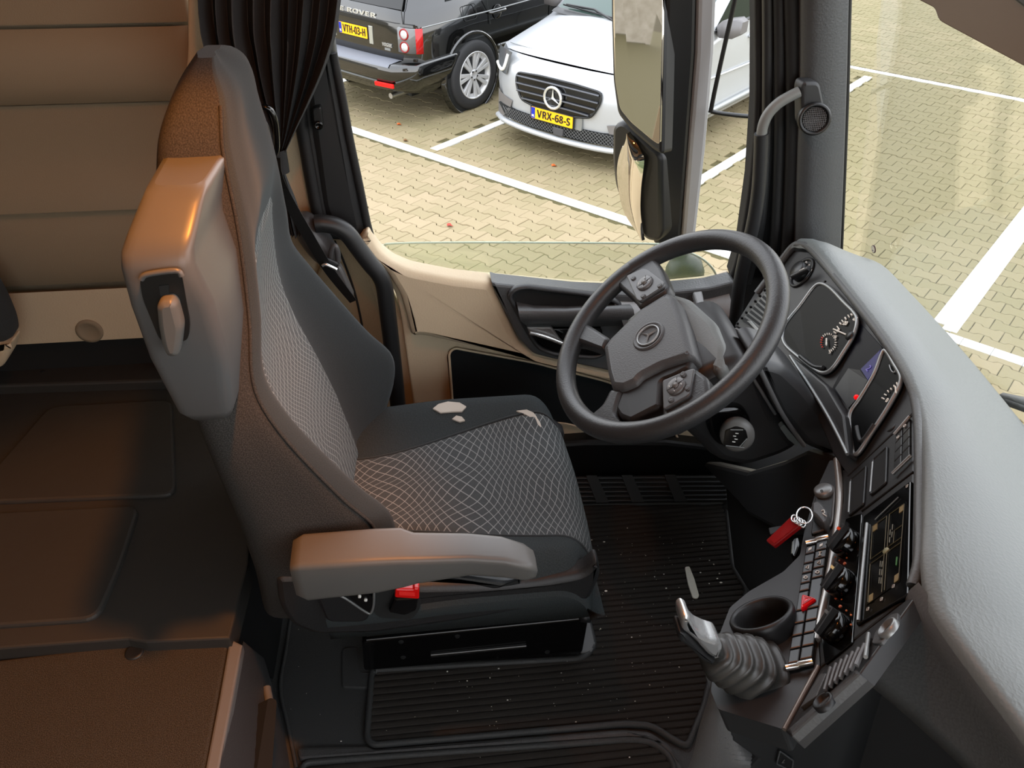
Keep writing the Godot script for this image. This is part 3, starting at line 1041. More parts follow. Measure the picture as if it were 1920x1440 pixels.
	for q in [Vector2(-0.78, 0.40), Vector2(-0.5, 0.385), Vector2(0, 0.375), Vector2(0.5, 0.385), Vector2(0.78, 0.40), Vector2(0.66, 0.28), Vector2(0.3, 0.262), Vector2(-0.3, 0.262), Vector2(-0.66, 0.28)]:
		poly.append(at.call(q.x, q.y, 0.03 + 0.12 * pow(absf(q.x / 0.93), 2.4) - 0.022))
	s.slab(poly, ACROSS, 0.03)
	var intake := part("lower_intake", s, M.deep, t)
	s = Shape.new()
	for i in 36:
		for d in [-1.0, 1.0]:
			var x: float = -0.68 + 1.36 * i / 35.0
			var a0 := clampf(x - d * 0.06, -0.70, 0.70); var a1 := clampf(x + d * 0.06, -0.70, 0.70)
			s.tube([at.call(a0, 0.275, 0.006 + 0.12 * pow(absf(a0 / 0.93), 2.4)), at.call(a1, 0.385, -0.002 + 0.12 * pow(absf(a1 / 0.93), 2.4))], 0.0036, 4)
	part("intake_net", s, M.shell, intake)
	s = Shape.new()
	path = []
	for k in 15:
		var a := -0.84 + 1.68 * k / 14
		path.append(at.call(a, 0.225 + 0.03 * a * a, 0.005 + 0.12 * pow(absf(a / 0.93), 2.4) + 0.14 * pow(absf(a / 0.93), 9.0)))
	s.tube(path, 0.036, 10, true, 0.8, Vector3.UP)
	part("bumper_lip", s, silver, t)
	s = Shape.new()
	s.slab(rounded([at.call(0.0, 0.27, -0.02), at.call(0.11, 0.27, -0.02), at.call(0.12, 0.345, -0.02), at.call(-0.01, 0.345, -0.02)], 0.015), ACROSS, 0.03, 0.006)
	part("radar_cover", s, paint(Color(0.25, 0.25, 0.26), 0.5), t)
	for sgn in [-1.0, 1.0]:
		s = Shape.new()
		g = []
		for i in 4:
			var h := 0.24 + i * 0.075
			var row := []
			for k in 6:
				var a := lerpf(0.66 - i * 0.03, 0.918, k / 5.0)
				row.append(at.call(sgn * a, h + (0.06 * k / 5.0 if i == 3 else 0.0), 0.02 + 0.12 * pow(a / 0.93, 2.4) + 0.14 * pow(a / 0.93, 9.0) - 0.010))
			g.append(row)
		s.grid(g)
		part("bumper_corner", s, paint(Color(0.40, 0.385, 0.375), 0.6), t)
		# headlamp: clear cover, dark housing, bright daytime light bar
		s = Shape.new()
		g = []
		for i in 5:
			var h := 0.70 + i * 0.055
			var row := []
			for k in 6:
				var a := lerpf(0.66 - i * 0.015, 0.925, k / 5.0)
				row.append(at.call(sgn * a, h - 0.02 * k / 5.0 + (0.05 * k / 5.0), face_b.call(a, h) - 0.012))
			g.append(row)
		s.grid(g)
		var lamp := part("headlamp", s, paint(Color(0.30, 0.31, 0.32), 0.05), t)
		s = Shape.new()
		s.tube(curve([at.call(sgn * 0.66, 0.89, face_b.call(0.66, 0.89) - 0.015), at.call(sgn * 0.70, 0.76, face_b.call(0.70, 0.76) - 0.02), at.call(sgn * 0.76, 0.735, face_b.call(0.76, 0.74) - 0.02), at.call(sgn * 0.88, 0.76, face_b.call(0.88, 0.76) - 0.02)], 5), 0.016, 8)
		part("light_bar", s, M.white, lamp)
		# door, handle, sill, mirror, wheels
		s = Shape.new()
		for l in [[Vector2(1.25, 1.1), Vector2(1.3, 0.36)], [Vector2(2.45, 1.12), Vector2(2.45, 0.36)]]:
			s = Shape.new()
			s.tube([at.call(sgn * 0.928, l[0].y, l[0].x), at.call(sgn * 0.932, l[1].y, l[1].x)], 0.005, 6)
			part("shut_line", s, M.silver, t)
		s = Shape.new()
		s.tube([at.call(sgn * 0.935, 0.70, 0.9), at.call(sgn * 0.94, 0.66, 2.2), at.call(sgn * 0.935, 0.64, 4.0)], 0.012, 8)
		part("body_crease", s, silver, t)
		s = Shape.new()
		s.lathe(at.call(sgn * 0.93, 0.94, 2.15), ALONG * sgn, [Vector2(0.06, 0), Vector2(0.05, 0.004), Vector2(0, -0.002)], 20)
		s.tube(curve([at.call(sgn * 0.93, 0.945, 2.05), at.call(sgn * 0.965, 0.95, 2.08), at.call(sgn * 0.965, 0.95, 2.24), at.call(sgn * 0.93, 0.945, 2.27)], 4), 0.014, 8)
		part("door_handle", s, silver, t)
		s = Shape.new()
		s.tube([at.call(sgn * 0.925, 0.33, 1.2), at.call(sgn * 0.925, 0.33, 3.3)], 0.035, 8)
		part("sill", s, M.silver, t)
		s = Shape.new()
		s.loft([[at.call(sgn * 0.92, 1.10, 1.32), at.call(sgn * 0.92, 1.10, 1.42), at.call(sgn * 0.92, 1.18, 1.42), at.call(sgn * 0.92, 1.18, 1.32)], [at.call(sgn * 0.99, 1.09, 1.26), at.call(sgn * 0.99, 1.09, 1.45), at.call(sgn * 0.99, 1.24, 1.45), at.call(sgn * 0.99, 1.24, 1.28)], [at.call(sgn * 1.12, 1.10, 1.26), at.call(sgn * 1.12, 1.10, 1.46), at.call(sgn * 1.12, 1.27, 1.46), at.call(sgn * 1.12, 1.26, 1.28)], [at.call(sgn * 1.17, 1.14, 1.32), at.call(sgn * 1.17, 1.14, 1.46), at.call(sgn * 1.17, 1.24, 1.46), at.call(sgn * 1.17, 1.24, 1.34)]])
		part("wing_mirror", s, paint(Color(0.36, 0.35, 0.35), 0.5), t)
		s = Shape.new()
		g = []
		for i in 4:
			var h := 1.14 + i * 0.15
			g.append([at.call(sgn * (0.918 - (h - 1.12) * 0.17), h, 1.3 + i * 0.22), at.call(sgn * (0.918 - (h - 1.12) * 0.17), h, 2.4)])
		s.grid(g)
		part("side_window", s, paint(Color(0.10, 0.14, 0.12), 0.03), t)
		s = Shape.new()
		s.tube([at.call(sgn * 0.92, 1.125, 1.28), at.call(sgn * 0.92, 1.125, 2.42)], 0.014, 6)
		part("window_seal", s, M.black, t)
		for b in [0.88, 3.6]:
			s = Shape.new()
			s.lathe(at.call(sgn * 0.925, 0.33, b), ALONG * sgn, [Vector2(0.38, 0.01), Vector2(0, 0.01)], 40)
			part("wheel_well", s, M.deep, t)
			alloy_wheel(t, at.call(sgn * 0.975, 0.325, b), ALONG * sgn, 0.325, 0.21, 5)

# ---------------------------------------------------------------- driver's door and pillars
func door_and_pillars():
	var d := setting("door_1", "beige driver's door with dark handle insert and felt pocket", Vector3(0.35, 0, -1.72))
	var fwd := Vector3(0, 0, 1)
	var s := Shape.new()
	s.slab(rounded([Vector3(-0.117, 0.766, -1.7), Vector3(-0.1, 0.723, -1.7), Vector3(-0.063, 0.688, -1.7), Vector3(0.063, 0.652, -1.7), Vector3(0.347, 0.607, -1.7), Vector3(0.5, 0.591, -1.7), Vector3(0.666, 0.6, -1.7), Vector3(0.724, 0.615, -1.7), Vector3(0.775, 0.5, -1.7), Vector3(0.868, -0.037, -1.7), Vector3(-0.056, 0.052, -1.7), Vector3(-0.046, 0.277, -1.7), Vector3(-0.06, 0.567, -1.7), Vector3(-0.068, 0.624, -1.7), Vector3(-0.094, 0.687, -1.7), Vector3(-0.13, 0.753, -1.7)], 0.01), fwd, 0.05, 0.004)
	part("lower_panel", s, M.beige, d)
	# raised upper panel that follows the window edge
	s = Shape.new()
	s.slab(rounded([Vector3(-0.14, 0.768, -1.655), Vector3(-0.113, 0.799, -1.655), Vector3(-0.107, 0.779, -1.655), Vector3(-0.093, 0.751, -1.655), Vector3(-0.068, 0.724, -1.655), Vector3(-0.028, 0.702, -1.655), Vector3(0.062, 0.677, -1.655), Vector3(0.146, 0.661, -1.655), Vector3(0.174, 0.587, -1.655), Vector3(0.212, 0.493, -1.655), Vector3(0.257, 0.459, -1.655), Vector3(0.442, 0.396, -1.655), Vector3(0.57, 0.321, -1.655), Vector3(0.572, 0.301, -1.655), Vector3(0.444, 0.37, -1.655), Vector3(0.244, 0.445, -1.655), Vector3(-0.017, 0.532, -1.655), Vector3(-0.039, 0.53, -1.655), Vector3(-0.045, 0.579, -1.655), Vector3(-0.057, 0.643, -1.655), Vector3(-0.079, 0.693, -1.655), Vector3(-0.119, 0.734, -1.655)], 0.012, 3), fwd, 0.05, 0.016, true)
	part("upper_panel", s, M.beige, d)
	s = Shape.new()
	s.frame(rounded([Vector3(0.046, 0.461, -1.688), Vector3(0.059, 0.474, -1.688), Vector3(0.249, 0.419, -1.688), Vector3(0.439, 0.347, -1.688), Vector3(0.585, 0.261, -1.688), Vector3(0.681, 0.071, -1.688), Vector3(0.339, 0.222, -1.688), Vector3(0.05, 0.27, -1.688)], 0.02), fwd, 0.003, 0.002)
	part("pocket_rim", s, M.beige, d)
	s = Shape.new()
	s.slab(rounded([Vector3(0.041, 0.451, -1.69), Vector3(0.057, 0.468, -1.69), Vector3(0.25, 0.414, -1.69), Vector3(0.44, 0.342, -1.69), Vector3(0.586, 0.256, -1.69), Vector3(0.682, 0.065, -1.69), Vector3(0.34, 0.217, -1.69), Vector3(0.047, 0.265, -1.69)], 0.02), fwd, 0.01, 0.003)
	part("felt_pocket", s, M.felt, d)
	s = Shape.new()
	s.slab([Vector3(0.264, 0.178, -1.66), Vector3(0.39, 0.178, -1.66), Vector3(0.604, 0.159, -1.66), Vector3(0.861, 0.098, -1.66), Vector3(0.881, -0.011, -1.66), Vector3(0.267, 0.058, -1.66)], fwd, 0.08, 0.01)
	part("sill_strip", s, M.black, d)
	# dark insert with the grab recess, pull bar, latch and window ledge
	s = Shape.new()
	s.slab(rounded([Vector3(0.144, 0.672, -1.645), Vector3(0.155, 0.666, -1.645), Vector3(0.336, 0.634, -1.645), Vector3(0.484, 0.619, -1.645), Vector3(0.646, 0.627, -1.645), Vector3(0.706, 0.641, -1.645), Vector3(0.729, 0.595, -1.645), Vector3(0.739, 0.476, -1.645), Vector3(0.566, 0.337, -1.645), Vector3(0.439, 0.407, -1.645), Vector3(0.281, 0.458, -1.645), Vector3(0.242, 0.473, -1.645), Vector3(0.206, 0.52, -1.645), Vector3(0.172, 0.6, -1.645)], 0.012, 3), fwd, 0.05, 0.006)
	var ins := part("handle_insert", s, M.pad_dark, d)
	s = Shape.new()
	s.slab(rounded([Vector3(0.185, 0.64, -1.64), Vector3(0.197, 0.654, -1.64), Vector3(0.22, 0.658, -1.64), Vector3(0.372, 0.629, -1.64), Vector3(0.422, 0.613, -1.64), Vector3(0.463, 0.571, -1.64), Vector3(0.427, 0.542, -1.64), Vector3(0.24, 0.554, -1.64), Vector3(0.221, 0.566, -1.64)], 0.02), fwd, 0.01)
	part("grab_recess", s, M.deep, ins)
	s = Shape.new()
	s.frame(rounded([Vector3(0.183, 0.64, -1.64), Vector3(0.197, 0.657, -1.64), Vector3(0.22, 0.661, -1.64), Vector3(0.372, 0.632, -1.64), Vector3(0.422, 0.616, -1.64), Vector3(0.465, 0.571, -1.64), Vector3(0.443, 0.499, -1.64), Vector3(0.395, 0.46, -1.64), Vector3(0.292, 0.476, -1.64), Vector3(0.251, 0.497, -1.64), Vector3(0.221, 0.555, -1.64)], 0.02), fwd, 0.006, 0.012)
	part("recess_rim", s, M.plastic, ins)
	s = Shape.new()
	s.grid([[Vector3(0.2, 0.621, -1.64), Vector3(0.239, 0.61, -1.64), Vector3(0.312, 0.603, -1.64), Vector3(0.386, 0.601, -1.64), Vector3(0.46, 0.6, -1.64)], [Vector3(0.2, 0.623, -1.6), Vector3(0.237, 0.623, -1.6), Vector3(0.305, 0.619, -1.6), Vector3(0.377, 0.619, -1.6), Vector3(0.455, 0.618, -1.6)], [Vector3(0.2, 0.617, -1.592), Vector3(0.236, 0.619, -1.592), Vector3(0.304, 0.614, -1.592), Vector3(0.376, 0.614, -1.592), Vector3(0.458, 0.613, -1.592)], [Vector3(0.205, 0.597, -1.596), Vector3(0.237, 0.595, -1.596), Vector3(0.305, 0.591, -1.596), Vector3(0.378, 0.589, -1.596), Vector3(0.464, 0.587, -1.596)], [Vector3(0.227, 0.556, -1.635), Vector3(0.243, 0.555, -1.635), Vector3(0.313, 0.551, -1.635), Vector3(0.388, 0.547, -1.635), Vector3(0.476, 0.544, -1.635)]])
	part("pull_bar", s, M.pad_dark, ins)
	s = Shape.new()
	s.slab(rounded([Vector3(0.234, 0.552, -1.63), Vector3(0.313, 0.549, -1.63), Vector3(0.4, 0.544, -1.63), Vector3(0.406, 0.466, -1.63), Vector3(0.29, 0.486, -1.63), Vector3(0.255, 0.506, -1.63)], 0.012), fwd, 0.015, 0.003)
	part("latch_recess", s, M.gloss, ins)
	s = Shape.new()
	s.slab(rounded([Vector3(0.221, 0.57, -1.612), Vector3(0.277, 0.566, -1.612), Vector3(0.301, 0.527, -1.612), Vector3(0.309, 0.518, -1.612), Vector3(0.286, 0.526, -1.612), Vector3(0.229, 0.549, -1.612)], 0.004), fwd, 0.012, 0.003)
	var la := part("latch", s, M.silver, d, "bright metal door latch lever")
	s = Shape.new()
	s.tube(curve([Vector3(0.227, 0.559, -1.606), Vector3(0.248, 0.552, -1.606), Vector3(0.279, 0.538, -1.606), Vector3(0.31, 0.521, -1.606)], 5), 0.005, 8)
	part("latch_edge", s, M.chrome, la)
	s = Shape.new()
	s.grid([[Vector3(0.41, 0.598, -1.7), Vector3(0.5, 0.589, -1.7), Vector3(0.59, 0.588, -1.7), Vector3(0.66, 0.597, -1.7), Vector3(0.707, 0.608, -1.7)], [Vector3(0.422, 0.608, -1.64), Vector3(0.497, 0.6, -1.64), Vector3(0.586, 0.589, -1.64), Vector3(0.648, 0.6, -1.64), Vector3(0.694, 0.611, -1.64)], [Vector3(0.428, 0.6, -1.605), Vector3(0.503, 0.584, -1.605), Vector3(0.593, 0.562, -1.605), Vector3(0.657, 0.566, -1.605), Vector3(0.698, 0.581, -1.605)], [Vector3(0.435, 0.583, -1.6), Vector3(0.511, 0.567, -1.6), Vector3(0.601, 0.547, -1.6), Vector3(0.661, 0.552, -1.6), Vector3(0.701, 0.569, -1.6)], [Vector3(0.469, 0.497, -1.64), Vector3(0.549, 0.477, -1.64), Vector3(0.627, 0.471, -1.64), Vector3(0.691, 0.489, -1.64), Vector3(0.727, 0.507, -1.64)]])
	part("window_ledge", s, M.ledge, d)
	s = Shape.new()
	s.slab(rounded([Vector3(0.603, 0.628, -1.632), Vector3(0.625, 0.628, -1.635), Vector3(0.616, 0.628, -1.577), Vector3(0.595, 0.628, -1.572)], 0.004), Vector3.UP, 0.012, 0.003)
	part("window_switch", s, M.shell, d)
	# window: lowered green-tinted pane, its guide seal and the opening's rear and front edges
	var w := setting("window_2", "driver's side window with a half-lowered green pane", Vector3(0.35, 0.6, -1.74), "window")
	s = Shape.new()
	s.slab(rounded([Vector3(-0.11, 0.726, -1.735), Vector3(-0.062, 0.732, -1.735), Vector3(0.128, 0.725, -1.735), Vector3(0.51, 0.703, -1.735), Vector3(0.577, 0.69, -1.735), Vector3(0.645, 0.66, -1.735), Vector3(0.684, 0.624, -1.735), Vector3(0.7, 0.589, -1.735), Vector3(0.716, 0.482, -1.735), Vector3(-0.102, 0.534, -1.735)], 0.02), fwd, 0.004)
	part("pane", s, M.green_glass, w)
	s = Shape.new()
	s.tube(curve([Vector3(-0.084, 0.727, -1.733), Vector3(-0.062, 0.732, -1.733), Vector3(0.128, 0.725, -1.733), Vector3(0.509, 0.703, -1.733), Vector3(0.577, 0.69, -1.733), Vector3(0.644, 0.661, -1.733), Vector3(0.683, 0.625, -1.733), Vector3(0.699, 0.59, -1.733)], 4), 0.0026, 6)
	part("pane_edge", s, paint(Color(0.75, 0.82, 0.74), 0.3), w)
	s = Shape.new()
	s.tube(curve([Vector3(-0.148, 1.151, -1.7), Vector3(-0.14, 1.07, -1.7), Vector3(-0.134, 0.985, -1.7), Vector3(-0.124, 0.882, -1.7), Vector3(-0.115, 0.787, -1.7), Vector3(-0.105, 0.751, -1.7), Vector3(-0.088, 0.725, -1.7), Vector3(-0.062, 0.7, -1.7), Vector3(-0.019, 0.679, -1.7), Vector3(0.064, 0.658, -1.7), Vector3(0.172, 0.637, -1.7), Vector3(0.347, 0.61, -1.7), Vector3(0.5, 0.594, -1.7), Vector3(0.666, 0.604, -1.7), Vector3(0.708, 0.613, -1.7), Vector3(0.721, 0.633, -1.7), Vector3(0.727, 0.704, -1.7), Vector3(0.724, 0.86, -1.7), Vector3(0.706, 1.035, -1.7), Vector3(0.67, 1.231, -1.7), Vector3(0.627, 1.451, -1.7)], 5), 0.009, 8)
	part("seal", s, M.seal, w)
	# rear pillar: beige trim, dark door frame, black seal
	var b := setting("trim_1", "rear door pillar with beige trim, dark frame and rubber seal", Vector3(-0.2, 0, -1.74))
	s = Shape.new()
	s.slab(rounded([Vector3(-0.349, 1.49, -1.735), Vector3(-0.096, 1.489, -1.735), Vector3(-0.18, 0.928, -1.735), Vector3(-0.171, 0.758, -1.735), Vector3(-0.119, 0.703, -1.735), Vector3(-0.07, 0.595, -1.735), Vector3(-0.036, 0.469, -1.735), Vector3(-0.035, 0.018, -1.735), Vector3(-0.717, 0.084, -1.735), Vector3(-0.606, 0.565, -1.735), Vector3(-0.421, 1.148, -1.735)], 0.02), fwd, 0.04, 0.004)
	part("pillar_trim", s, M.beige, b)
	s = Shape.new()
	s.slab(rounded([Vector3(-0.117, 0.791, -1.69), Vector3(-0.126, 0.887, -1.69), Vector3(-0.136, 0.999, -1.69), Vector3(-0.142, 1.104, -1.69), Vector3(-0.144, 1.191, -1.69), Vector3(-0.119, 1.492, -1.69), Vector3(-0.197, 1.492, -1.69), Vector3(-0.212, 1.135, -1.69), Vector3(-0.211, 0.843, -1.69), Vector3(-0.201, 0.801, -1.69), Vector3(-0.172, 0.777, -1.69), Vector3(-0.14, 0.763, -1.69), Vector3(-0.128, 0.769, -1.69)], 0.015), fwd, 0.06, 0.02, true)
	part("door_frame", s, M.frame, b)
	s = Shape.new()
	s.tube(curve([Vector3(-0.192, 1.415, -1.7), Vector3(-0.22, 1.072, -1.7), Vector3(-0.221, 0.944, -1.7), Vector3(-0.215, 0.804, -1.7), Vector3(-0.216, 0.739, -1.7)], 6), 0.014, 8)
	s.tube(curve([Vector3(-0.182, 1.415, -1.7), Vector3(-0.207, 1.062, -1.7), Vector3(-0.208, 0.943, -1.7), Vector3(-0.203, 0.789, -1.7)], 6), 0.008, 8)
	part("door_seal", s, M.seal, b)
	s = Shape.new()
	s.slab(rounded([Vector3(-0.197, 1.056, -1.672), Vector3(-0.179, 1.06, -1.672), Vector3(-0.179, 1.02, -1.672), Vector3(-0.191, 1.014, -1.672), Vector3(-0.198, 1.019, -1.672)], 0.006), fwd, 0.02, 0.003)
	var br := part("frame_bracket", s, M.black, b)
	s = Shape.new()
	s.lathe(Vector3(-0.188, 1.024, -1.67), fwd, [Vector2(0.009, 0), Vector2(0.008, 0.004), Vector2(0.004, 0.004), Vector2(0.003, 0.001), Vector2(0, 0.001)], 14)
	part("screw", s, M.gloss, br)
	s = Shape.new()
	s.slab(rounded([Vector3(-0.192, 0.769, -1.715), Vector3(-0.164, 0.761, -1.715), Vector3(-0.125, 0.687, -1.715), Vector3(-0.098, 0.546, -1.715), Vector3(-0.107, 0.227, -1.715), Vector3(-0.233, 0.238, -1.715), Vector3(-0.295, 0.558, -1.715)], 0.02), fwd, 0.03, 0.006)
	part("belt_cover", s, M.beige_dark, b)
	s = Shape.new()
	s.tube(curve([Vector3(-0.19, 0.755, -1.712), Vector3(-0.173, 0.691, -1.712), Vector3(-0.158, 0.608, -1.712), Vector3(-0.15, 0.492, -1.712), Vector3(-0.151, 0.399, -1.712)], 5), 0.0025, 6)
	part("joint_line", s, M.deep, b)
	# front door frame and windscreen pillar
	var a := setting("trim_2", "dark windscreen pillar trim with door seals at the front of the driver's window", Vector3(0.8, 0, -1.7))
	s = Shape.new()
	s.slab([Vector3(0.62, 1.492, -1.69), Vector3(0.681, 1.174, -1.69), Vector3(0.706, 1.027, -1.69), Vector3(0.724, 0.864, -1.69), Vector3(0.73, 0.709, -1.69), Vector3(0.721, 0.624, -1.69), Vector3(0.752, 0.553, -1.69), Vector3(0.781, 0.444, -1.69), Vector3(0.92, 0.434, -1.69), Vector3(0.819, 0.908, -1.69), Vector3(0.695, 1.492, -1.69)], fwd, 0.06)
	part("door_frame", s, M.seal, a)
	var lines := [[Vector3(0.629, 1.493, -1.675), Vector3(0.699, 1.137, -1.675), Vector3(0.736, 0.917, -1.675), Vector3(0.751, 0.755, -1.675), Vector3(0.745, 0.62, -1.675)], [Vector3(0.641, 1.494, -1.66), Vector3(0.716, 1.141, -1.66), Vector3(0.757, 0.923, -1.66), Vector3(0.784, 0.735, -1.66), Vector3(0.785, 0.626, -1.66)], [Vector3(0.656, 1.494, -1.65), Vector3(0.738, 1.143, -1.65), Vector3(0.781, 0.926, -1.65), Vector3(0.81, 0.739, -1.65), Vector3(0.819, 0.629, -1.65)]]
	for k in 3:
		s = Shape.new()
		s.tube(curve(lines[k], 6), [0.012, 0.011, 0.016][k], 8)
		part("door_seal", s, M.seal if k != 0 else M.frame, a)
	s = Shape.new()
	var c0 := curve([Vector3(0.669, 1.509, -1.655), Vector3(0.726, 1.239, -1.655), Vector3(0.759, 1.079, -1.655), Vector3(0.794, 0.888, -1.655), Vector3(0.828, 0.695, -1.655), Vector3(0.846, 0.582, -1.655)], 4)
	var c1 := curve([Vector3(0.666, 1.511, -1.615), Vector3(0.723, 1.247, -1.615), Vector3(0.756, 1.092, -1.615), Vector3(0.789, 0.904, -1.615), Vector3(0.825, 0.716, -1.615), Vector3(0.846, 0.606, -1.615)], 4)
	var c2 := curve([Vector3(0.691, 1.512, -1.6), Vector3(0.747, 1.25, -1.6), Vector3(0.778, 1.096, -1.6), Vector3(0.814, 0.909, -1.6), Vector3(0.85, 0.723, -1.6), Vector3(0.869, 0.613, -1.6)], 4)
	var c3 := curve([Vector3(0.753, 1.511, -1.615), Vector3(0.81, 1.246, -1.615), Vector3(0.844, 1.089, -1.615), Vector3(0.884, 0.9, -1.615), Vector3(0.923, 0.711, -1.615), Vector3(0.945, 0.6, -1.615)], 4)
	var c4 := curve([Vector3(0.776, 1.509, -1.66), Vector3(0.834, 1.236, -1.66), Vector3(0.87, 1.075, -1.66), Vector3(0.911, 0.881, -1.66), Vector3(0.951, 0.686, -1.66), Vector3(0.974, 0.572, -1.66)], 4)
	s.grid([c0, c1, c2, c3, c4])
	part("pillar_cover", s, M.pillar, a)
	s = Shape.new()
	s.tube(c4, 0.006, 6)
	part("windscreen_seal", s, M.black, a)
	# tweeter cover on the pillar
	var t := thing("speaker_cover", "small black speaker cover with round grille on the windscreen pillar", "speaker", Vector3(0.787, 1.031, -1.6))
	s = Shape.new()
	s.slab(rounded([Vector3(0.752, 1.028, -1.575), Vector3(0.736, 1.099, -1.575), Vector3(0.739, 1.11, -1.575), Vector3(0.77, 1.11, -1.575), Vector3(0.788, 1.07, -1.575), Vector3(0.799, 1.039, -1.575), Vector3(0.794, 1.016, -1.575), Vector3(0.763, 1.017, -1.575)], 0.012), Vector3(0.1, 0, 1), 0.03, 0.006, true)
	part("base_plate", s, M.face, t)
	s = Shape.new()
	var sc := Vector3(0.77, 1.042, -1.568)
	var ax := Vector3(-0.25, 0.2, 1).normalized()
	s.lathe(sc, ax, [Vector2(0.031, -0.01), Vector2(0.031, 0.01), Vector2(0.028, 0.014), Vector2(0.024, 0.012), Vector2(0.023, 0.006), Vector2(0, 0.006)], 36)
	var rg := part("grille_ring", s, M.black, t)
	s = Shape.new()
	var e := ax.cross(Vector3.UP).normalized(); var f := ax.cross(e)
	for dd in 2:
		for k in range(-6, 7):
			var h := sqrt(maxf(0, 0.0225 * 0.0225 - pow(k * 0.0034, 2)))
			var p := sc + (e if dd == 0 else f) * k * 0.0034 + ax * 0.009
			var q := (f if dd == 0 else e) * h
			s.tube([p - q, p + q], 0.0007, 4)
	part("grille_net", s, M.shell, rg)
	# grab handle on the pillar: bare grey tube above, black grip below
	var g := thing("grab_handle", "bent grab handle on the front pillar, grey tube above a black grip", "handle", Vector3(0.677, 0.961, -1.57))
	s = Shape.new()
	s.tube(curve([Vector3(0.737, 1.089, -1.585), Vector3(0.721, 1.081, -1.585), Vector3(0.7, 1.068, -1.585), Vector3(0.683, 1.047, -1.585), Vector3(0.677, 1.022, -1.585), Vector3(0.679, 0.996, -1.585)], 5), 0.0105, 12)
	part("bare_tube", s, M.tube_grey, g)
	s = Shape.new()
	s.tube(curve([Vector3(0.677, 1.009, -1.585), Vector3(0.685, 0.955, -1.585), Vector3(0.693, 0.886, -1.585), Vector3(0.695, 0.814, -1.585), Vector3(0.691, 0.739, -1.585), Vector3(0.69, 0.66, -1.585), Vector3(0.699, 0.547, -1.585), Vector3(0.717, 0.426, -1.585)], 5), 0.0145, 14)
	part("grip", s, M.frame, g)
	# long black handrail beside the seat
	g = thing("handrail", "long black cranked handrail between the driver seat and the door", "handle", Vector3(-0.089, 0.46, -1.62))
	s = Shape.new()
	s.tube(curve([Vector3(-0.216, 0.831, -1.64), Vector3(-0.201, 0.831, -1.64), Vector3(-0.176, 0.824, -1.64), Vector3(-0.154, 0.806, -1.64), Vector3(-0.135, 0.771, -1.64), Vector3(-0.114, 0.734, -1.64), Vector3(-0.098, 0.708, -1.64), Vector3(-0.089, 0.678, -1.64), Vector3(-0.087, 0.619, -1.64), Vector3(-0.084, 0.475, -1.64), Vector3(-0.083, 0.319, -1.64), Vector3(-0.085, 0.182, -1.64)], 5), 0.0185, 16)
	part("rail", s, M.frame, g)
	s = Shape.new()
	s.slab(rounded([Vector3(-0.225, 0.805, -1.685), Vector3(-0.169, 0.802, -1.685), Vector3(-0.141, 0.768, -1.685), Vector3(-0.156, 0.766, -1.685), Vector3(-0.195, 0.771, -1.685), Vector3(-0.22, 0.785, -1.685)], 0.01), fwd, 0.03, 0.006)
	part("rail_foot", s, M.frame, g)
	# pleated curtain gathered by its strap
	var cu := thing("curtain", "black pleated curtain gathered with a strap behind the driver seat", "curtain", Vector3(-0.27, 0.985, -1.6))
	s = Shape.new()
	var left := [Vector3(-0.266, 1.748, -1.62), Vector3(-0.315, 1.497, -1.62), Vector3(-0.359, 1.248, -1.62), Vector3(-0.355, 1.168, -1.62), Vector3(-0.328, 1.091, -1.62), Vector3(-0.288, 1.03, -1.62), Vector3(-0.281, 0.977, -1.62), Vector3(-0.288, 0.945, -1.62), Vector3(-0.302, 0.89, -1.62), Vector3(-0.305, 0.809, -1.62)]
	var right := [Vector3(-0.024, 1.752, -1.62), Vector3(-0.063, 1.497, -1.62), Vector3(-0.117, 1.252, -1.62), Vector3(-0.141, 1.181, -1.62), Vector3(-0.181, 1.106, -1.62), Vector3(-0.229, 1.028, -1.62), Vector3(-0.258, 0.976, -1.62), Vector3(-0.257, 0.944, -1.62), Vector3(-0.245, 0.888, -1.62), Vector3(-0.237, 0.817, -1.62)]
	var lc := curve(left, 4); var rc := curve(right, 4)
	var rows := []
	for i in lc.size():
		var v := float(i) / (lc.size() - 1)
		var wide: float = (rc[i] - lc[i]).length()
		var amp := clampf(wide * 0.14, 0.006, 0.028)
		var row := []
		for k in 73:
			var t2 := k / 72.0
			var ph := t2 * TAU * 8.5 + 0.7 * sin(t2 * 9.0) + 0.5 * sin(v * 5.0 + t2 * 4.0)
			var p: Vector3 = lc[i].lerp(rc[i], t2 + 0.010 * sin(ph * 2.0))
			p.z += amp * sin(ph) + amp * 0.4 * sin(ph * 0.47 + 2.0)
			row.append(p)
		rows.append(row)
	s.grid(rows)
	part("pleats", s, M.curtain, cu)
	s = Shape.new()
	var cc: Vector3 = lc[24].lerp(rc[24], 0.5)
	var ring := []
	for i in 2:
		var r0 := []
		for k in 20:
			var a2 := TAU * k / 20
			r0.append(cc + Vector3(0.021 * cos(a2), 0.022 - i * 0.046, 0.018 * sin(a2)))
		ring.append(r0)
	s.grid(ring, true)
	part("strap", s, M.strap, cu)
	# sun visor hanging inside the windscreen
	var v := thing("sun_visor", "brown translucent sun visor hanging at the top of the windscreen", "visor", Vector3(0.8, 1.311, -1.177))
	s = Shape.new()
	s.slab(rounded([Vector3(0.8, 1.299, -1.363), Vector3(0.8, 1.298, -1.313), Vector3(0.8, 1.285, -1.293), Vector3(0.8, 1.284, -1.273), Vector3(0.8, 1.279, -1.064), Vector3(0.8, 1.27, -0.862), Vector3(0.8, 1.586, -0.809), Vector3(0.8, 1.57, -1.576), Vector3(0.8, 1.302, -1.421)], 0.008), Vector3(-1, 0, 0), 0.006, 0.002)
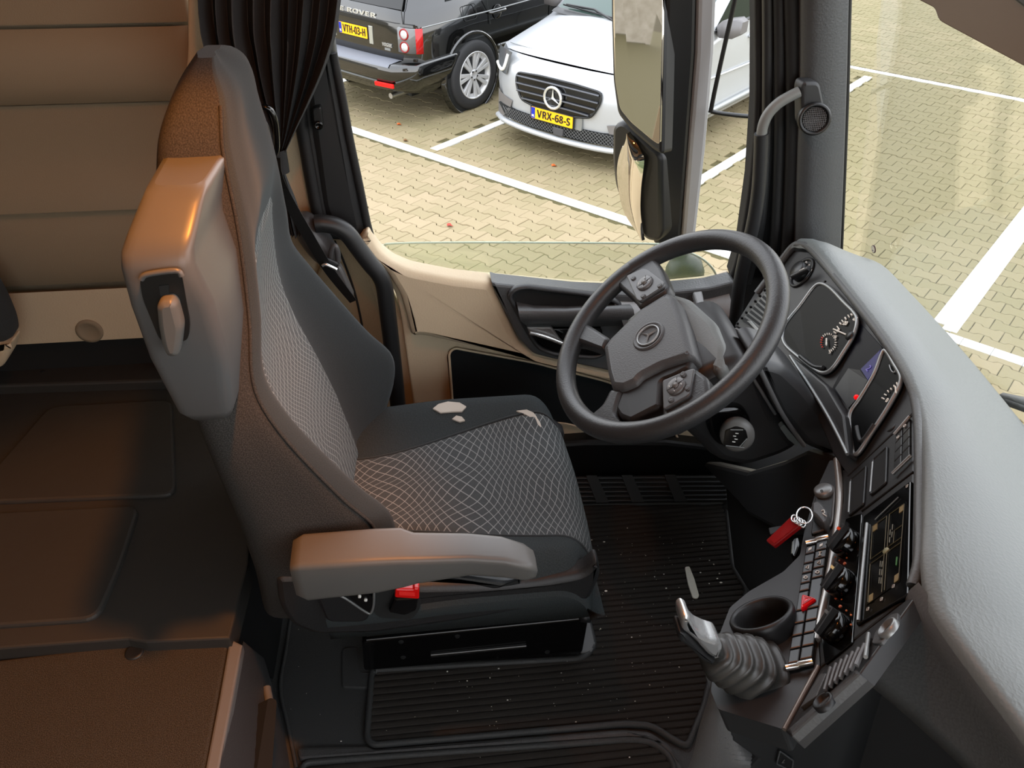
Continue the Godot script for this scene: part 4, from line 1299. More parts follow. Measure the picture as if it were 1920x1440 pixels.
	var vp := part("visor_sheet", s, paint(Color(0.36, 0.295, 0.25), 0.35), v)
	s = Shape.new()
	s.slab([Vector3(0.785, 1.36, -1.169), Vector3(0.785, 1.346, -1.081), Vector3(0.785, 1.587, -0.794), Vector3(0.785, 1.575, -1.377)], Vector3(-1, 0, 0), 0.012, 0.004)
	part("visor_clamp", s, M.face, vp)
	# round sticker on the windscreen
	var st := thing("windscreen_sticker", "small round badge sticker near the bottom of the windscreen", "sticker", Vector3(0.95, 0.768, -1.535))
	s = Shape.new()
	var c1p := Vector3(0.945, 0.772, -1.527)
	s.lathe(c1p, Vector3(-1, -0.16, 0), [Vector2(0.0085, -0.001), Vector2(0.0085, 0.001), Vector2(0.0072, 0.001)], 24)
	part("dark_ring", s, paint(Color(0.25, 0.12, 0.16), 0.5), st)
	s = Shape.new()
	s.lathe(c1p, Vector3(-1, -0.16, 0), [Vector2(0.0072, 0.0014), Vector2(0, 0.0014)], 24)
	part("pale_disc", s, paint(Color(0.95, 0.93, 0.85), 0.5), st)
	s = Shape.new()
	for k in 3: s.box(c1p + Vector3(-0.001, 0.003 - k * 0.003, 0), Vector3(0.0006, 0.0014, 0.005 - 0.001 * absf(k - 1)))
	part("print", s, M.black, st)
	var wi := thing("windscreen_wiper", "black wiper arm lying outside along the windscreen base", "wiper", Vector3(1.02, 0.688, -1.091))
	s = Shape.new()
	s.tube([Vector3(1.02, 0.678, -1.117), Vector3(1.02, 0.704, -1.069), Vector3(1.02, 0.768, -0.926)], 0.012, 8)
	part("wiper_arm", s, M.black, wi)
	s = Shape.new()
	s.tube([Vector3(1, 0.695, -1.088), Vector3(1, 0.717, -1.037), Vector3(1, 0.777, -0.891)], 0.006, 6)
	part("wiper_blade", s, M.deep, wi)

# ---------------------------------------------------------------- mirrors outside
func mirrors():
	var t := thing("door_mirror", "tall door mirror with large main glass and small convex wide-angle glass", "mirror", Vector3(0.55, 0.858, -2.02))
	var n1 := Vector3(-0.801, 0.1, 0.591)
	var s := Shape.new()
	s.slab(rounded([Vector3(0.467, 1.319, -2.155), Vector3(0.56, 1.334, -2.031), Vector3(0.572, 1.107, -1.977), Vector3(0.578, 0.948, -1.943), Vector3(0.581, 0.839, -1.919), Vector3(0.566, 0.842, -1.939), Vector3(0.521, 0.87, -2.005), Vector3(0.494, 0.898, -2.048), Vector3(0.482, 0.973, -2.076), Vector3(0.475, 1.101, -2.108)], 0.015), n1, 0.04, 0.01)
	part("housing", s, M.black, t)
	s = Shape.new()
	s.slab(rounded([Vector3(0.472, 1.31, -2.14), Vector3(0.556, 1.324, -2.028), Vector3(0.567, 1.107, -1.977), Vector3(0.572, 0.949, -1.943), Vector3(0.575, 0.863, -1.925), Vector3(0.562, 0.867, -1.943), Vector3(0.519, 0.893, -2.005), Vector3(0.498, 0.915, -2.038), Vector3(0.487, 0.976, -2.064), Vector3(0.479, 1.104, -2.095)], 0.012), n1, 0.006, 0.001)
	part("main_glass", s, M.mirror, t)
	s = Shape.new()
	s.slab(rounded([Vector3(0.497, 0.849, -2.104), Vector3(0.515, 0.872, -2.081), Vector3(0.598, 0.818, -1.978), Vector3(0.617, 0.609, -1.961), Vector3(0.61, 0.582, -1.97), Vector3(0.587, 0.573, -1.999), Vector3(0.54, 0.628, -2.057), Vector3(0.513, 0.691, -2.089), Vector3(0.502, 0.76, -2.101)], 0.02), Vector3(-0.783, -0.02, 0.622), 0.09, 0.012, true)
	part("lower_housing", s, M.black, t)
	s = Shape.new()
	var rows := []
	var lft := curve([Vector3(0.529, 0.847, -2.054), Vector3(0.518, 0.786, -2.069), Vector3(0.519, 0.728, -2.07), Vector3(0.537, 0.646, -2.05), Vector3(0.563, 0.601, -2.019), Vector3(0.581, 0.577, -1.998)], 5)
	var rgt := curve([Vector3(0.533, 0.852, -2.049), Vector3(0.561, 0.812, -2.015), Vector3(0.569, 0.794, -2.005), Vector3(0.569, 0.723, -2.008), Vector3(0.572, 0.65, -2.006), Vector3(0.584, 0.58, -1.994)], 5)
	for i in lft.size():
		var row := []
		for k in 13:
			var u := k / 12.0
			row.append(lft[i].lerp(rgt[i], u) + Vector3(-0.783, -0.02, 0.622) * 0.016 * (sin(PI * u) * 0.7 + sin(PI * i / (lft.size() - 1.0)) * 0.6))
		rows.append(row)
	s.grid(rows)
	part("wide_glass", s, M.mirror, t)
	s = Shape.new()
	s.slab(rounded([Vector3(0.553, 1.379, -1.99), Vector3(0.62, 1.378, -1.99), Vector3(0.655, 1.054, -1.99), Vector3(0.668, 0.824, -1.99), Vector3(0.682, 0.56, -1.99), Vector3(0.612, 0.564, -1.99), Vector3(0.597, 0.799, -1.99), Vector3(0.581, 1.056, -1.99)], 0.01), Vector3(0, 0, 1), 0.1, 0.01)
	part("mount_post", s, M.black, t)
	s = Shape.new()
	s.slab([Vector3(0.622, 1.378, -1.99), Vector3(0.666, 1.378, -1.99), Vector3(0.701, 1.053, -1.99), Vector3(0.714, 0.823, -1.99), Vector3(0.721, 0.582, -1.99), Vector3(0.685, 0.56, -1.99), Vector3(0.67, 0.824, -1.99), Vector3(0.658, 1.054, -1.99)], Vector3(0, 0, 1), 0.1, 0.01)
	part("pale_fairing", s, paint(Color(0.58, 0.585, 0.59), 0.4), t)
	s = Shape.new()
	s.lathe(Vector3(0.672, 0.507, -1.9), Vector3.UP, [Vector2(0.052, -0.02), Vector2(0.05, 0.03), Vector2(0.04, 0.055), Vector2(0.02, 0.066), Vector2(0, 0.068)], 28)
	part("mount_foot", s, M.frame, t)
	var w := thing("antenna_stay", "thin black bent wire stay outside the side window", "stay", Vector3(0.701, 0.93, -1.95))
	s = Shape.new()
	s.tube(curve([Vector3(0.724, 1.283, -1.95), Vector3(0.716, 1.177, -1.95), Vector3(0.705, 1.046, -1.95), Vector3(0.698, 0.942, -1.95), Vector3(0.703, 0.93, -1.95), Vector3(0.761, 0.92, -1.95), Vector3(0.826, 0.913, -1.95)], 6), 0.0055, 8)
	part("wire", s, M.black, w)

# ---------------------------------------------------------------- driver seat
const SEAT_Z := -1.21
var back_rear := [Vector2(0.40, -0.325), Vector2(0.53, -0.318), Vector2(0.82, -0.338), Vector2(1.0, -0.348), Vector2(1.1, -0.348), Vector2(1.2, -0.332), Vector2(1.25, -0.308), Vector2(1.288, -0.276)]
var back_tip := [Vector2(0.40, -0.155), Vector2(0.49, -0.105), Vector2(0.57, -0.078), Vector2(0.635, -0.078), Vector2(0.69, -0.118), Vector2(0.75, -0.156), Vector2(0.84, -0.208), Vector2(0.90, -0.232), Vector2(0.98, -0.228), Vector2(1.1, -0.226), Vector2(1.2, -0.234), Vector2(1.255, -0.236), Vector2(1.288, -0.256)]
var back_middle := [Vector2(0.40, -0.165), Vector2(0.47, -0.16), Vector2(0.67, -0.207), Vector2(0.85, -0.252), Vector2(1.0, -0.246), Vector2(1.1, -0.222), Vector2(1.2, -0.226), Vector2(1.255, -0.230), Vector2(1.288, -0.256)]
var back_half := [Vector2(0.40, 0.22), Vector2(0.53, 0.252), Vector2(0.7, 0.256), Vector2(0.84, 0.252), Vector2(0.92, 0.228), Vector2(1.0, 0.192), Vector2(1.1, 0.164), Vector2(1.17, 0.145), Vector2(1.22, 0.128), Vector2(1.252, 0.106), Vector2(1.275, 0.072), Vector2(1.288, 0.025)]

func back_ring(y: float) -> Array:                                      # one level of the backrest, from the far rear corner round the front
	var r := spline(back_rear, y); var t := spline(back_tip, y); var m := spline(back_middle, y); var w := spline(back_half, y)
	var half := [Vector2(0.0, r - 0.004), Vector2(0.6 * w, r), Vector2(0.9 * w, lerpf(r, t, 0.07)), Vector2(w, lerpf(r, t, 0.25)), Vector2(w, lerpf(r, t, 0.6)), Vector2(0.985 * w, lerpf(r, t, 0.84)), Vector2(0.93 * w, lerpf(r, t, 0.965)), Vector2(0.86 * w, t), Vector2(0.76 * w, lerpf(t, m, 0.4)), Vector2(0.63 * w, lerpf(t, m, 0.88)), Vector2(0.45 * w, m), Vector2(0.0, m - 0.004)]
	var pts := []
	for q in half: pts.append(Vector3(q.y, y, SEAT_Z + q.x))
	for k in range(half.size() - 2, 0, -1): pts.append(Vector3(half[k].y, y, SEAT_Z - half[k].x))
	return curve(pts, 3, true)

func cushion_top(x: float, z: float) -> float:                       # height of the seat cushion
	var s := absf(z - SEAT_Z) / 0.262
	var y := 0.485 + 0.035 * smoothstep(0.45, 0.86, s) - 0.075 * pow(clampf((s - 0.8) / 0.2, 0, 1), 2.2) - 0.012 * smoothstep(0.05, -0.15, x)
	if x > 0.2: y = 0.37 + (y - 0.37) * sqrt(maxf(0.0, 1.0 - pow((x - 0.2) / 0.083, 2.6)))
	return y

func driver_seat():
	var t := thing("driver_seat", "driver seat in dark cloth with patterned centre panels and a side armrest", "seat", Vector3(0.05, 0, SEAT_Z))
	var rows := []
	var y := 0.40
	while y < 1.2881:
		rows.append(back_ring(minf(y, 1.288)))
		y += 0.0134 if y < 1.2 else 0.0055
	var n: int = rows[0].size()
	var side := []; var front := []
	var split := 16                                                     # where the side cloth meets the front bolster
	for r in rows:
		var a := []; var b := []
		for k in range(split, n - split + 1): b.append(r[k])
		for k in range(n - split, n + split + 1): a.append(r[k % n])
		side.append(a); front.append(b)
	var s := Shape.new()
	s.grid(side)
	var back := part("backrest", s, M.fabric_side, t)
	s = Shape.new()
	s.grid(front); s.cap(rows[-1]); s.cap(rows[0], true)
	part("front_bolster", s, M.fabric, back)
	for e in [split, n - split]:
		s = Shape.new()
		var path := []
		for r in rows:
			if r[e].y < 1.25: path.append(r[e] + Vector3(0.001, 0, 0.001))
		s.tube(path, 0.0028, 6)
		part("seam", s, M.fabric_side, back)
	# patterned centre panel, lying in the hollow between the bolsters
	s = Shape.new()
	var g := []
	for i in 41:
		var v := i / 40.0
		var yy := lerpf(0.455, 1.04, v)
		var row := []
		var ring := back_ring(yy)
		var half := 0.150 * (1.0 - 0.30 * pow(v, 4.0)) * lerpf(0.88, 1.0, clampf(v * 4.0, 0, 1))
		for k in 21:
			var z := SEAT_Z + half * (1.0 - 2.0 * k / 20.0)
			var x := -9.0
			for j in n:
				var p: Vector3 = ring[j]; var q: Vector3 = ring[(j + 1) % n]
				if (p.z - z) * (q.z - z) <= 0.0 and absf(p.z - q.z) > 1e-6:
					x = maxf(x, lerpf(p.x, q.x, (z - p.z) / (q.z - p.z)))
			row.append(Vector3(x + (0.005 if k > 0 and k < 20 and i > 0 and i < 40 else -0.002), yy, z))
		g.append(row)
	s.grid(g)
	part("centre_panel", s, M.insert, back, "pale woven net pattern")
	# hard shell with the shoulder adjuster on the near side of the backrest
	s = Shape.new()
	rows = []
	for q in [[0.872, -0.322, -0.285, -0.965], [0.876, -0.330, -0.275, -0.945], [0.90, -0.337, -0.266, -0.928], [1.0, -0.345, -0.252, -0.908], [1.08, -0.346, -0.252, -0.900], [1.13, -0.344, -0.262, -0.898], [1.148, -0.341, -0.261, -0.903], [1.163, -0.334, -0.257, -0.922], [1.184, -0.323, -0.252, -0.955], [1.193, -0.318, -0.251, -0.972], [1.195, -0.311, -0.256, -0.985]]:
		var c := [Vector3(q[1], q[0], -1.12), Vector3(q[1], q[0], q[3]), Vector3(q[2], q[0], q[3]), Vector3(q[2] + 0.012, q[0], -1.12)]
		rows.append(rounded(c, 0.016, 4))
	s.loft(rows)
	var sh := part("shoulder_shell", s, M.shell, t, "smooth grey plastic cover")
	s = Shape.new()
	s.slab(rounded([Vector3(-0.323, 1.121, -0.897), Vector3(-0.314, 1.128, -0.897), Vector3(-0.281, 1.13, -0.897), Vector3(-0.276, 1.121, -0.897), Vector3(-0.279, 1.081, -0.897), Vector3(-0.281, 1.056, -0.897), Vector3(-0.288, 1.035, -0.897), Vector3(-0.3, 1.033, -0.897), Vector3(-0.32, 1.035, -0.897), Vector3(-0.323, 1.066, -0.897), Vector3(-0.326, 1.095, -0.897)], 0.01), Vector3(0, 0, 1), 0.012)
	part("lever_recess", s, M.black, sh)
	s = Shape.new()
	s.tube(curve([Vector3(-0.32, 1.122, -0.893), Vector3(-0.312, 1.128, -0.893), Vector3(-0.28, 1.131, -0.893), Vector3(-0.275, 1.124, -0.893)], 4), 0.0035, 8)
	part("recess_lip", s, M.shell, sh)
	s = Shape.new()
	s.slab([Vector3(-0.304, 1.111, -0.896), Vector3(-0.293, 1.112, -0.896), Vector3(-0.296, 1.094, -0.896), Vector3(-0.306, 1.093, -0.896)], Vector3(0, 0, 1), 0.006)
	part("lever_slot", s, M.deep, sh)
	s = Shape.new()
	s.slab(rounded([Vector3(-0.308, 1.092, -0.878), Vector3(-0.302, 1.099, -0.878), Vector3(-0.289, 1.1, -0.878), Vector3(-0.285, 1.093, -0.878), Vector3(-0.285, 1.075, -0.878), Vector3(-0.285, 1.062, -0.878), Vector3(-0.291, 1.042, -0.878), Vector3(-0.298, 1.022, -0.878), Vector3(-0.312, 1.023, -0.878), Vector3(-0.314, 1.038, -0.878), Vector3(-0.312, 1.066, -0.878)], 0.008), Vector3(0, 0, 1), 0.02, 0.007, true)
	part("release_lever", s, M.arm, sh)
	s = Shape.new()
	s.frame(curve([Vector3(-0.254, 1.132, -1.44), Vector3(-0.246, 1.137, -1.44), Vector3(-0.237, 1.132, -1.44), Vector3(-0.232, 1.115, -1.44), Vector3(-0.233, 1.088, -1.44), Vector3(-0.237, 1.063, -1.44), Vector3(-0.245, 1.056, -1.44), Vector3(-0.247, 1.074, -1.44), Vector3(-0.248, 1.102, -1.44), Vector3(-0.253, 1.118, -1.44)], 4, true), Vector3(0, 0, 1), 0.005, 0.008)
	part("belt_guide", s, M.gloss, t)
	# cushion
	s = Shape.new()
	rows = []
	for i in 40:
		var x := lerpf(-0.2, 0.07, i / 21.0) if i < 22 else lerpf(0.07, 0.2829, sin((i - 21) / 18.0 * PI / 2))
		var ring := []
		for k in 41:
			var z := SEAT_Z + 0.262 * sin(PI / 2 * (-1.0 + k / 20.0))
			ring.append(Vector3(x - 0.03 * pow(absf(z - SEAT_Z) / 0.262, 3.0) * smoothstep(0.1, 0.28, x), cushion_top(x, z), z))
		ring.append(Vector3(x, 0.37, SEAT_Z + 0.25)); ring.append(Vector3(x, 0.37, SEAT_Z - 0.25))
		rows.append(ring)
	s.loft(rows)
	var cu := part("cushion", s, M.velour, t)
	s = Shape.new()
	g = []
	for i in 34:
		var x := lerpf(-0.16, 0.2, i / 22.0) if i < 23 else lerpf(0.2, 0.281, sin((i - 22) / 11.0 * PI / 2))
		var half := lerpf(0.10, 0.178, smoothstep(-0.16, 0.24, x))
		var row := []
		for k in 25:
			var z := SEAT_Z + half * (1.0 - 2.0 * k / 24.0)
			var edge := k == 0 or k == 24
			row.append(Vector3(x - 0.03 * pow(absf(z - SEAT_Z) / 0.262, 3.0) * smoothstep(0.1, 0.28, x) + (0.0 if edge else 0.004 * smoothstep(0.2, 0.28, x)), cushion_top(x, z) + (-0.001 if edge else 0.004), z))
		g.append(row)
	s.grid(g)
	part("centre_panel", s, M.insert_cushion, cu, "dark cloth with a pale diamond net")
	for e in [0, 24]:
		s = Shape.new()
		var path := []
		for row in g: path.append(row[e] + Vector3(0, 0.001, 0))
		s.tube(path, 0.0028, 6)
		part("seam", s, M.fabric, cu)
	# worn-through spots on the far bolster
	for c in [[[Vector3(0, 0.512, -1.407), Vector3(0.012, 0.512, -1.416), Vector3(0.032, 0.512, -1.42), Vector3(0.056, 0.512, -1.415), Vector3(0.069, 0.512, -1.405), Vector3(0.059, 0.512, -1.395), Vector3(0.037, 0.512, -1.396), Vector3(0.015, 0.512, -1.396)]], [[Vector3(0.038, 0.508, -1.381), Vector3(0.047, 0.508, -1.387), Vector3(0.058, 0.508, -1.384), Vector3(0.064, 0.508, -1.376), Vector3(0.053, 0.508, -1.374)]], [[Vector3(0.172, 0.512, -1.389), Vector3(0.194, 0.512, -1.39), Vector3(0.207, 0.512, -1.383), Vector3(0.218, 0.512, -1.366), Vector3(0.221, 0.512, -1.344), Vector3(0.215, 0.512, -1.345), Vector3(0.205, 0.512, -1.369), Vector3(0.191, 0.512, -1.38)]]]:
		s = Shape.new()
		var ring := []
		for q in c[0]: ring.append(Vector3(q.x, cushion_top(q.x, q.z) + 0.003, q.z))
		s.slab(ring, Vector3(0, 1, 0), 0.004)
		part("worn_patch", s, paint(Color(0.72, 0.70, 0.66), 0.95), cu, "pale foam showing through worn cloth")
	# hard base shell round the cushion
	s = Shape.new()
	s.slab(rounded([Vector3(-0.268, 0.547, -0.952), Vector3(-0.272, 0.475, -0.952), Vector3(-0.26, 0.424, -0.952), Vector3(-0.222, 0.392, -0.952), Vector3(-0.126, 0.382, -0.952), Vector3(0.059, 0.398, -0.952), Vector3(0.251, 0.421, -0.952), Vector3(0.267, 0.48, -0.952), Vector3(0.259, 0.526, -0.952), Vector3(0.232, 0.492, -0.952), Vector3(0.15, 0.481, -0.952), Vector3(0.06, 0.484, -0.952), Vector3(-0.063, 0.496, -0.952), Vector3(-0.165, 0.517, -0.952), Vector3(-0.213, 0.543, -0.952)], 0.015), Vector3(0, 0, 1), 0.03, 0.012, true)
	s.box(Vector3(-0.02, 0.41, -1.215), Vector3(0.44, 0.05, 0.48), Basis.IDENTITY, 0.01)
	s.slab(rounded([Vector3(-0.24, 0.46, -1.44), Vector3(-0.204, 0.382, -1.44), Vector3(0.098, 0.339, -1.44), Vector3(0.279, 0.339, -1.44), Vector3(0.291, 0.392, -1.44), Vector3(0.252, 0.426, -1.44), Vector3(0.099, 0.431, -1.44)], 0.015), Vector3(0, 0, 1), 0.03, 0.012, true)
	var base := part("base_shell", s, M.seat_plastic, t)
	s = Shape.new()
	s.slab(rounded([Vector3(-0.21, 0.532, -0.942), Vector3(-0.163, 0.533, -0.942), Vector3(-0.114, 0.493, -0.942), Vector3(-0.118, 0.465, -0.942), Vector3(-0.132, 0.428, -0.942), Vector3(-0.198, 0.437, -0.942)], 0.015), Vector3(0, 0, 1), 0.015, 0.005, true)
	var cp := part("control_cover", s, M.frame, base)
	s = Shape.new()
	s.slab(rounded([Vector3(-0.16, 0.514, -0.938), Vector3(-0.137, 0.517, -0.938), Vector3(-0.117, 0.499, -0.938), Vector3(-0.122, 0.462, -0.938), Vector3(-0.128, 0.457, -0.938)], 0.006), Vector3(0, 0, 1), 0.004)
	part("control_panel", s, M.gloss, cp)
	for q in [Vector3(-0.137, 0.502, -0.936), Vector3(-0.128, 0.492, -0.936)]:
		s = Shape.new()
		s.lathe(q, Vector3(0, 0, 1), [Vector2(0.0028, -0.002), Vector2(0.0025, 0.001), Vector2(0, 0.0015)], 12)
		part("control_button", s, M.white, cp)
	s = Shape.new()
	s.tube(curve([Vector3(-0.202, 0.529, -0.938), Vector3(-0.166, 0.505, -0.938), Vector3(-0.135, 0.466, -0.938), Vector3(-0.124, 0.457, -0.938), Vector3(-0.117, 0.475, -0.938), Vector3(-0.113, 0.509, -0.938)], 5), 0.0022, 6)
	part("control_rim", s, M.silver, cp)
	s = Shape.new()
	s.slab(rounded([Vector3(-0.111, 0.508, -0.945), Vector3(-0.04, 0.504, -0.945), Vector3(-0.041, 0.451, -0.945), Vector3(-0.058, 0.422, -0.945), Vector3(-0.11, 0.435, -0.945), Vector3(-0.118, 0.447, -0.945)], 0.01), Vector3(0, 0, 1), 0.01)
	part("buckle_well", s, M.deep, base)
	s = Shape.new()
	s.slab(rounded([Vector3(-0.081, 0.498, -0.93), Vector3(-0.041, 0.496, -0.93), Vector3(-0.047, 0.462, -0.93), Vector3(-0.067, 0.451, -0.93), Vector3(-0.094, 0.463, -0.93)], 0.006), Vector3(0, 0, 1), 0.028, 0.005)
	var bk := part("belt_buckle", s, M.gloss, base)
	s = Shape.new()
	s.slab(rounded([Vector3(-0.077, 0.531, -0.922), Vector3(-0.049, 0.526, -0.922), Vector3(-0.047, 0.529, -0.922), Vector3(-0.039, 0.527, -0.922), Vector3(-0.041, 0.5, -0.922), Vector3(-0.08, 0.509, -0.922)], 0.003), Vector3(0, 0.2, 1), 0.016, 0.003)
	part("release_button", s, M.red, bk, "bright red release button")
	s = Shape.new()
	s.slab([Vector3(-0.072, 0.525, -0.92), Vector3(-0.047, 0.52, -0.92), Vector3(-0.047, 0.511, -0.92), Vector3(-0.072, 0.517, -0.92)], Vector3(0, 0.2, 1), 0.003)
	part("button_dish", s, paint(Color(0.95, 0.18, 0.16), 0.4), bk)
	# armrest
	s = Shape.new()
	rows = []
	for q in [[-0.224, 0.630, 0.595, -0.925, -0.885], [-0.221, 0.652, 0.58, -0.933, -0.872], [-0.205, 0.660, 0.572, -0.936, -0.867], [-0.10, 0.662, 0.582, -0.934, -0.862], [-0.06, 0.664, 0.594, -0.930, -0.858], [-0.04, 0.664, 0.602, -0.918, -0.856], [0.04, 0.664, 0.618, -0.908, -0.85], [0.09, 0.662, 0.616, -0.898, -0.842], [0.122, 0.657, 0.614, -0.885, -0.834], [0.136, 0.648, 0.618, -0.878, -0.836], [0.139, 0.636, 0.626, -0.872, -0.842]]:
		rows.append(rounded([Vector3(q[0], q[2], q[4] - 0.006), Vector3(q[0], q[1], q[4]), Vector3(q[0], q[1], q[3]), Vector3(q[0], q[2], q[3])], 0.011, 4))
	s.loft(rows)
	var arm := part("armrest", s, M.arm, t)
	s = Shape.new()
	s.slab(rounded([Vector3(-0.192, 0.622, -0.872), Vector3(-0.103, 0.621, -0.872), Vector3(0.007, 0.608, -0.872), Vector3(0.096, 0.579, -0.872), Vector3(0.125, 0.584, -0.872), Vector3(0.08, 0.565, -0.872), Vector3(-0.001, 0.601, -0.872), Vector3(-0.069, 0.6, -0.872), Vector3(-0.114, 0.591, -0.872), Vector3(-0.171, 0.599, -0.872)], 0.01), Vector3(0, 0, 1), 0.05, 0.006)
	part("armrest_underside", s, M.frame, arm)
	# suspension pedestal under the seat
	s = Shape.new()
	s.slab(rounded([Vector3(-0.176, 0.122, -1.14), Vector3(0.301, 0.137, -1.14), Vector3(0.294, 0.018, -1.14), Vector3(-0.181, 0.024, -1.14)], 0.008), Vector3(0, 0, 1), 0.34, 0.004)
	var ped := part("pedestal", s, M.metal_black, t)
	s = Shape.new()
	s.box(Vector3(0.05, 0.25, -1.31), Vector3(0.36, 0.30, 0.28), Basis.IDENTITY, 0.01)
	part("suspension_cover", s, M.deep, ped)
	s = Shape.new()
	s.tube([Vector3(-0.163, 0.147, -1.125), Vector3(0.294, 0.158, -1.125)], 0.007, 10)
	part("hinge_rail", s, M.metal_black, ped)
	s = Shape.new()
	s.lathe(Vector3(0.289, 0.167, -1.118), Vector3(1, 0, 0.2), [Vector2(0, -0.014), Vector2(0.011, -0.012), Vector2(0.011, 0.01), Vector2(0, 0.012)], 16)
	part("hinge_pin", s, M.frame, ped)
	s = Shape.new()
	s.tube([Vector3(-0.036, 0.061, -1.138), Vector3(0.168, 0.065, -1.138)], 0.0055, 10)
	part("pressed_slot", s, paint(Color(0.30, 0.30, 0.30), 0.25, 0.7), ped)
	for q in [Vector3(-0.096, 0.113, -1.139), Vector3(-0.095, 0.061, -1.139), Vector3(0.022, 0.115, -1.139), Vector3(0.215, 0.034, -1.139)]:
		s = Shape.new()
		s.lathe(q, Vector3(0, 0, 1), [Vector2(0.006, 0), Vector2(0.005, 0.002), Vector2(0, 0.002)], 12)
		part("bolt", s, M.deep, ped)
	# seat belt on the door pillar
	var b := thing("seat_belt", "black seat belt running down beside the backrest to its latch plate and reel cover", "seat belt", Vector3(-0.208, 0.802, -1.6))
	s = Shape.new()
	var l := curve([Vector3(-0.247, 1.042, -1.46), Vector3(-0.254, 1.001, -1.48), Vector3(-0.253, 0.933, -1.52), Vector3(-0.232, 0.828, -1.57), Vector3(-0.205, 0.738, -1.6), Vector3(-0.162, 0.664, -1.6)], 5)
	var r := curve([Vector3(-0.233, 1.049, -1.44), Vector3(-0.237, 1.011, -1.46), Vector3(-0.233, 0.945, -1.51), Vector3(-0.209, 0.838, -1.56), Vector3(-0.184, 0.75, -1.59), Vector3(-0.147, 0.676, -1.59)], 5)
	g = [[], [], [], []]
	for i in l.size():
		var o := Vector3(0.0, 0.0, 0.0012)
		g[0].append(l[i] + o); g[1].append(r[i] + o); g[2].append(r[i] - o); g[3].append(l[i] - o)
	g.append(g[0])
	s.grid(g, false, false)
	part("webbing", s, M.strap, b)
	s = Shape.new()
	var c0 := Vector3(-0.223, 0.787, -1.66)
	rows = []
	var ax := (Vector3(-0.198, 0.733, -1.66) - Vector3(-0.251, 0.839, -1.66)).normalized()
	var ay := Vector3(0, 0, 1).cross(ax).normalized()
	for k in 13:
		var a := PI * k / 12.0
		var ring := []
		for j in 20:
			var q := TAU * j / 20
			ring.append(c0 - ax * cos(a) * 0.062 + (ay * cos(q) * 0.030 + Vector3(0, 0, 1) * sin(q) * 0.045) * pow(maxf(sin(a), 0.001), 0.6))
		rows.append(ring)
	s.loft(rows)
	part("reel_cover", s, M.reel, b)
	s = Shape.new()
	s.slab(rounded([Vector3(-0.206, 0.777, -1.585), Vector3(-0.196, 0.78, -1.585), Vector3(-0.177, 0.769, -1.585), Vector3(-0.173, 0.762, -1.585), Vector3(-0.183, 0.756, -1.585), Vector3(-0.201, 0.761, -1.585)], 0.005), Vector3(0, 0.2, 1), 0.006, 0.002)
	var lp := part("latch_plate", s, M.frame, b)
	s = Shape.new()
	s.tube(curve([Vector3(-0.206, 0.767, -1.578), Vector3(-0.198, 0.769, -1.578), Vector3(-0.178, 0.757, -1.578)], 4), 0.0035, 8)
	part("latch_edge", s, M.chrome, lp)
	s = Shape.new()
	s.slab(rounded([Vector3(-0.191, 0.742, -1.6), Vector3(-0.175, 0.754, -1.6), Vector3(-0.168, 0.736, -1.6), Vector3(-0.152, 0.676, -1.6), Vector3(-0.162, 0.666, -1.6), Vector3(-0.177, 0.694, -1.6)], 0.008), Vector3(0, 0, 1), 0.02, 0.005, true)
	part("belt_stalk", s, M.shell, b)
	s = Shape.new()
	s.tube(curve([Vector3(-0.191, 0.767, -1.61), Vector3(-0.187, 0.784, -1.61), Vector3(-0.18, 0.795, -1.61), Vector3(-0.176, 0.783, -1.61), Vector3(-0.177, 0.759, -1.61)], 4), 0.006, 8)
	part("guide_hook", s, M.reel, b)

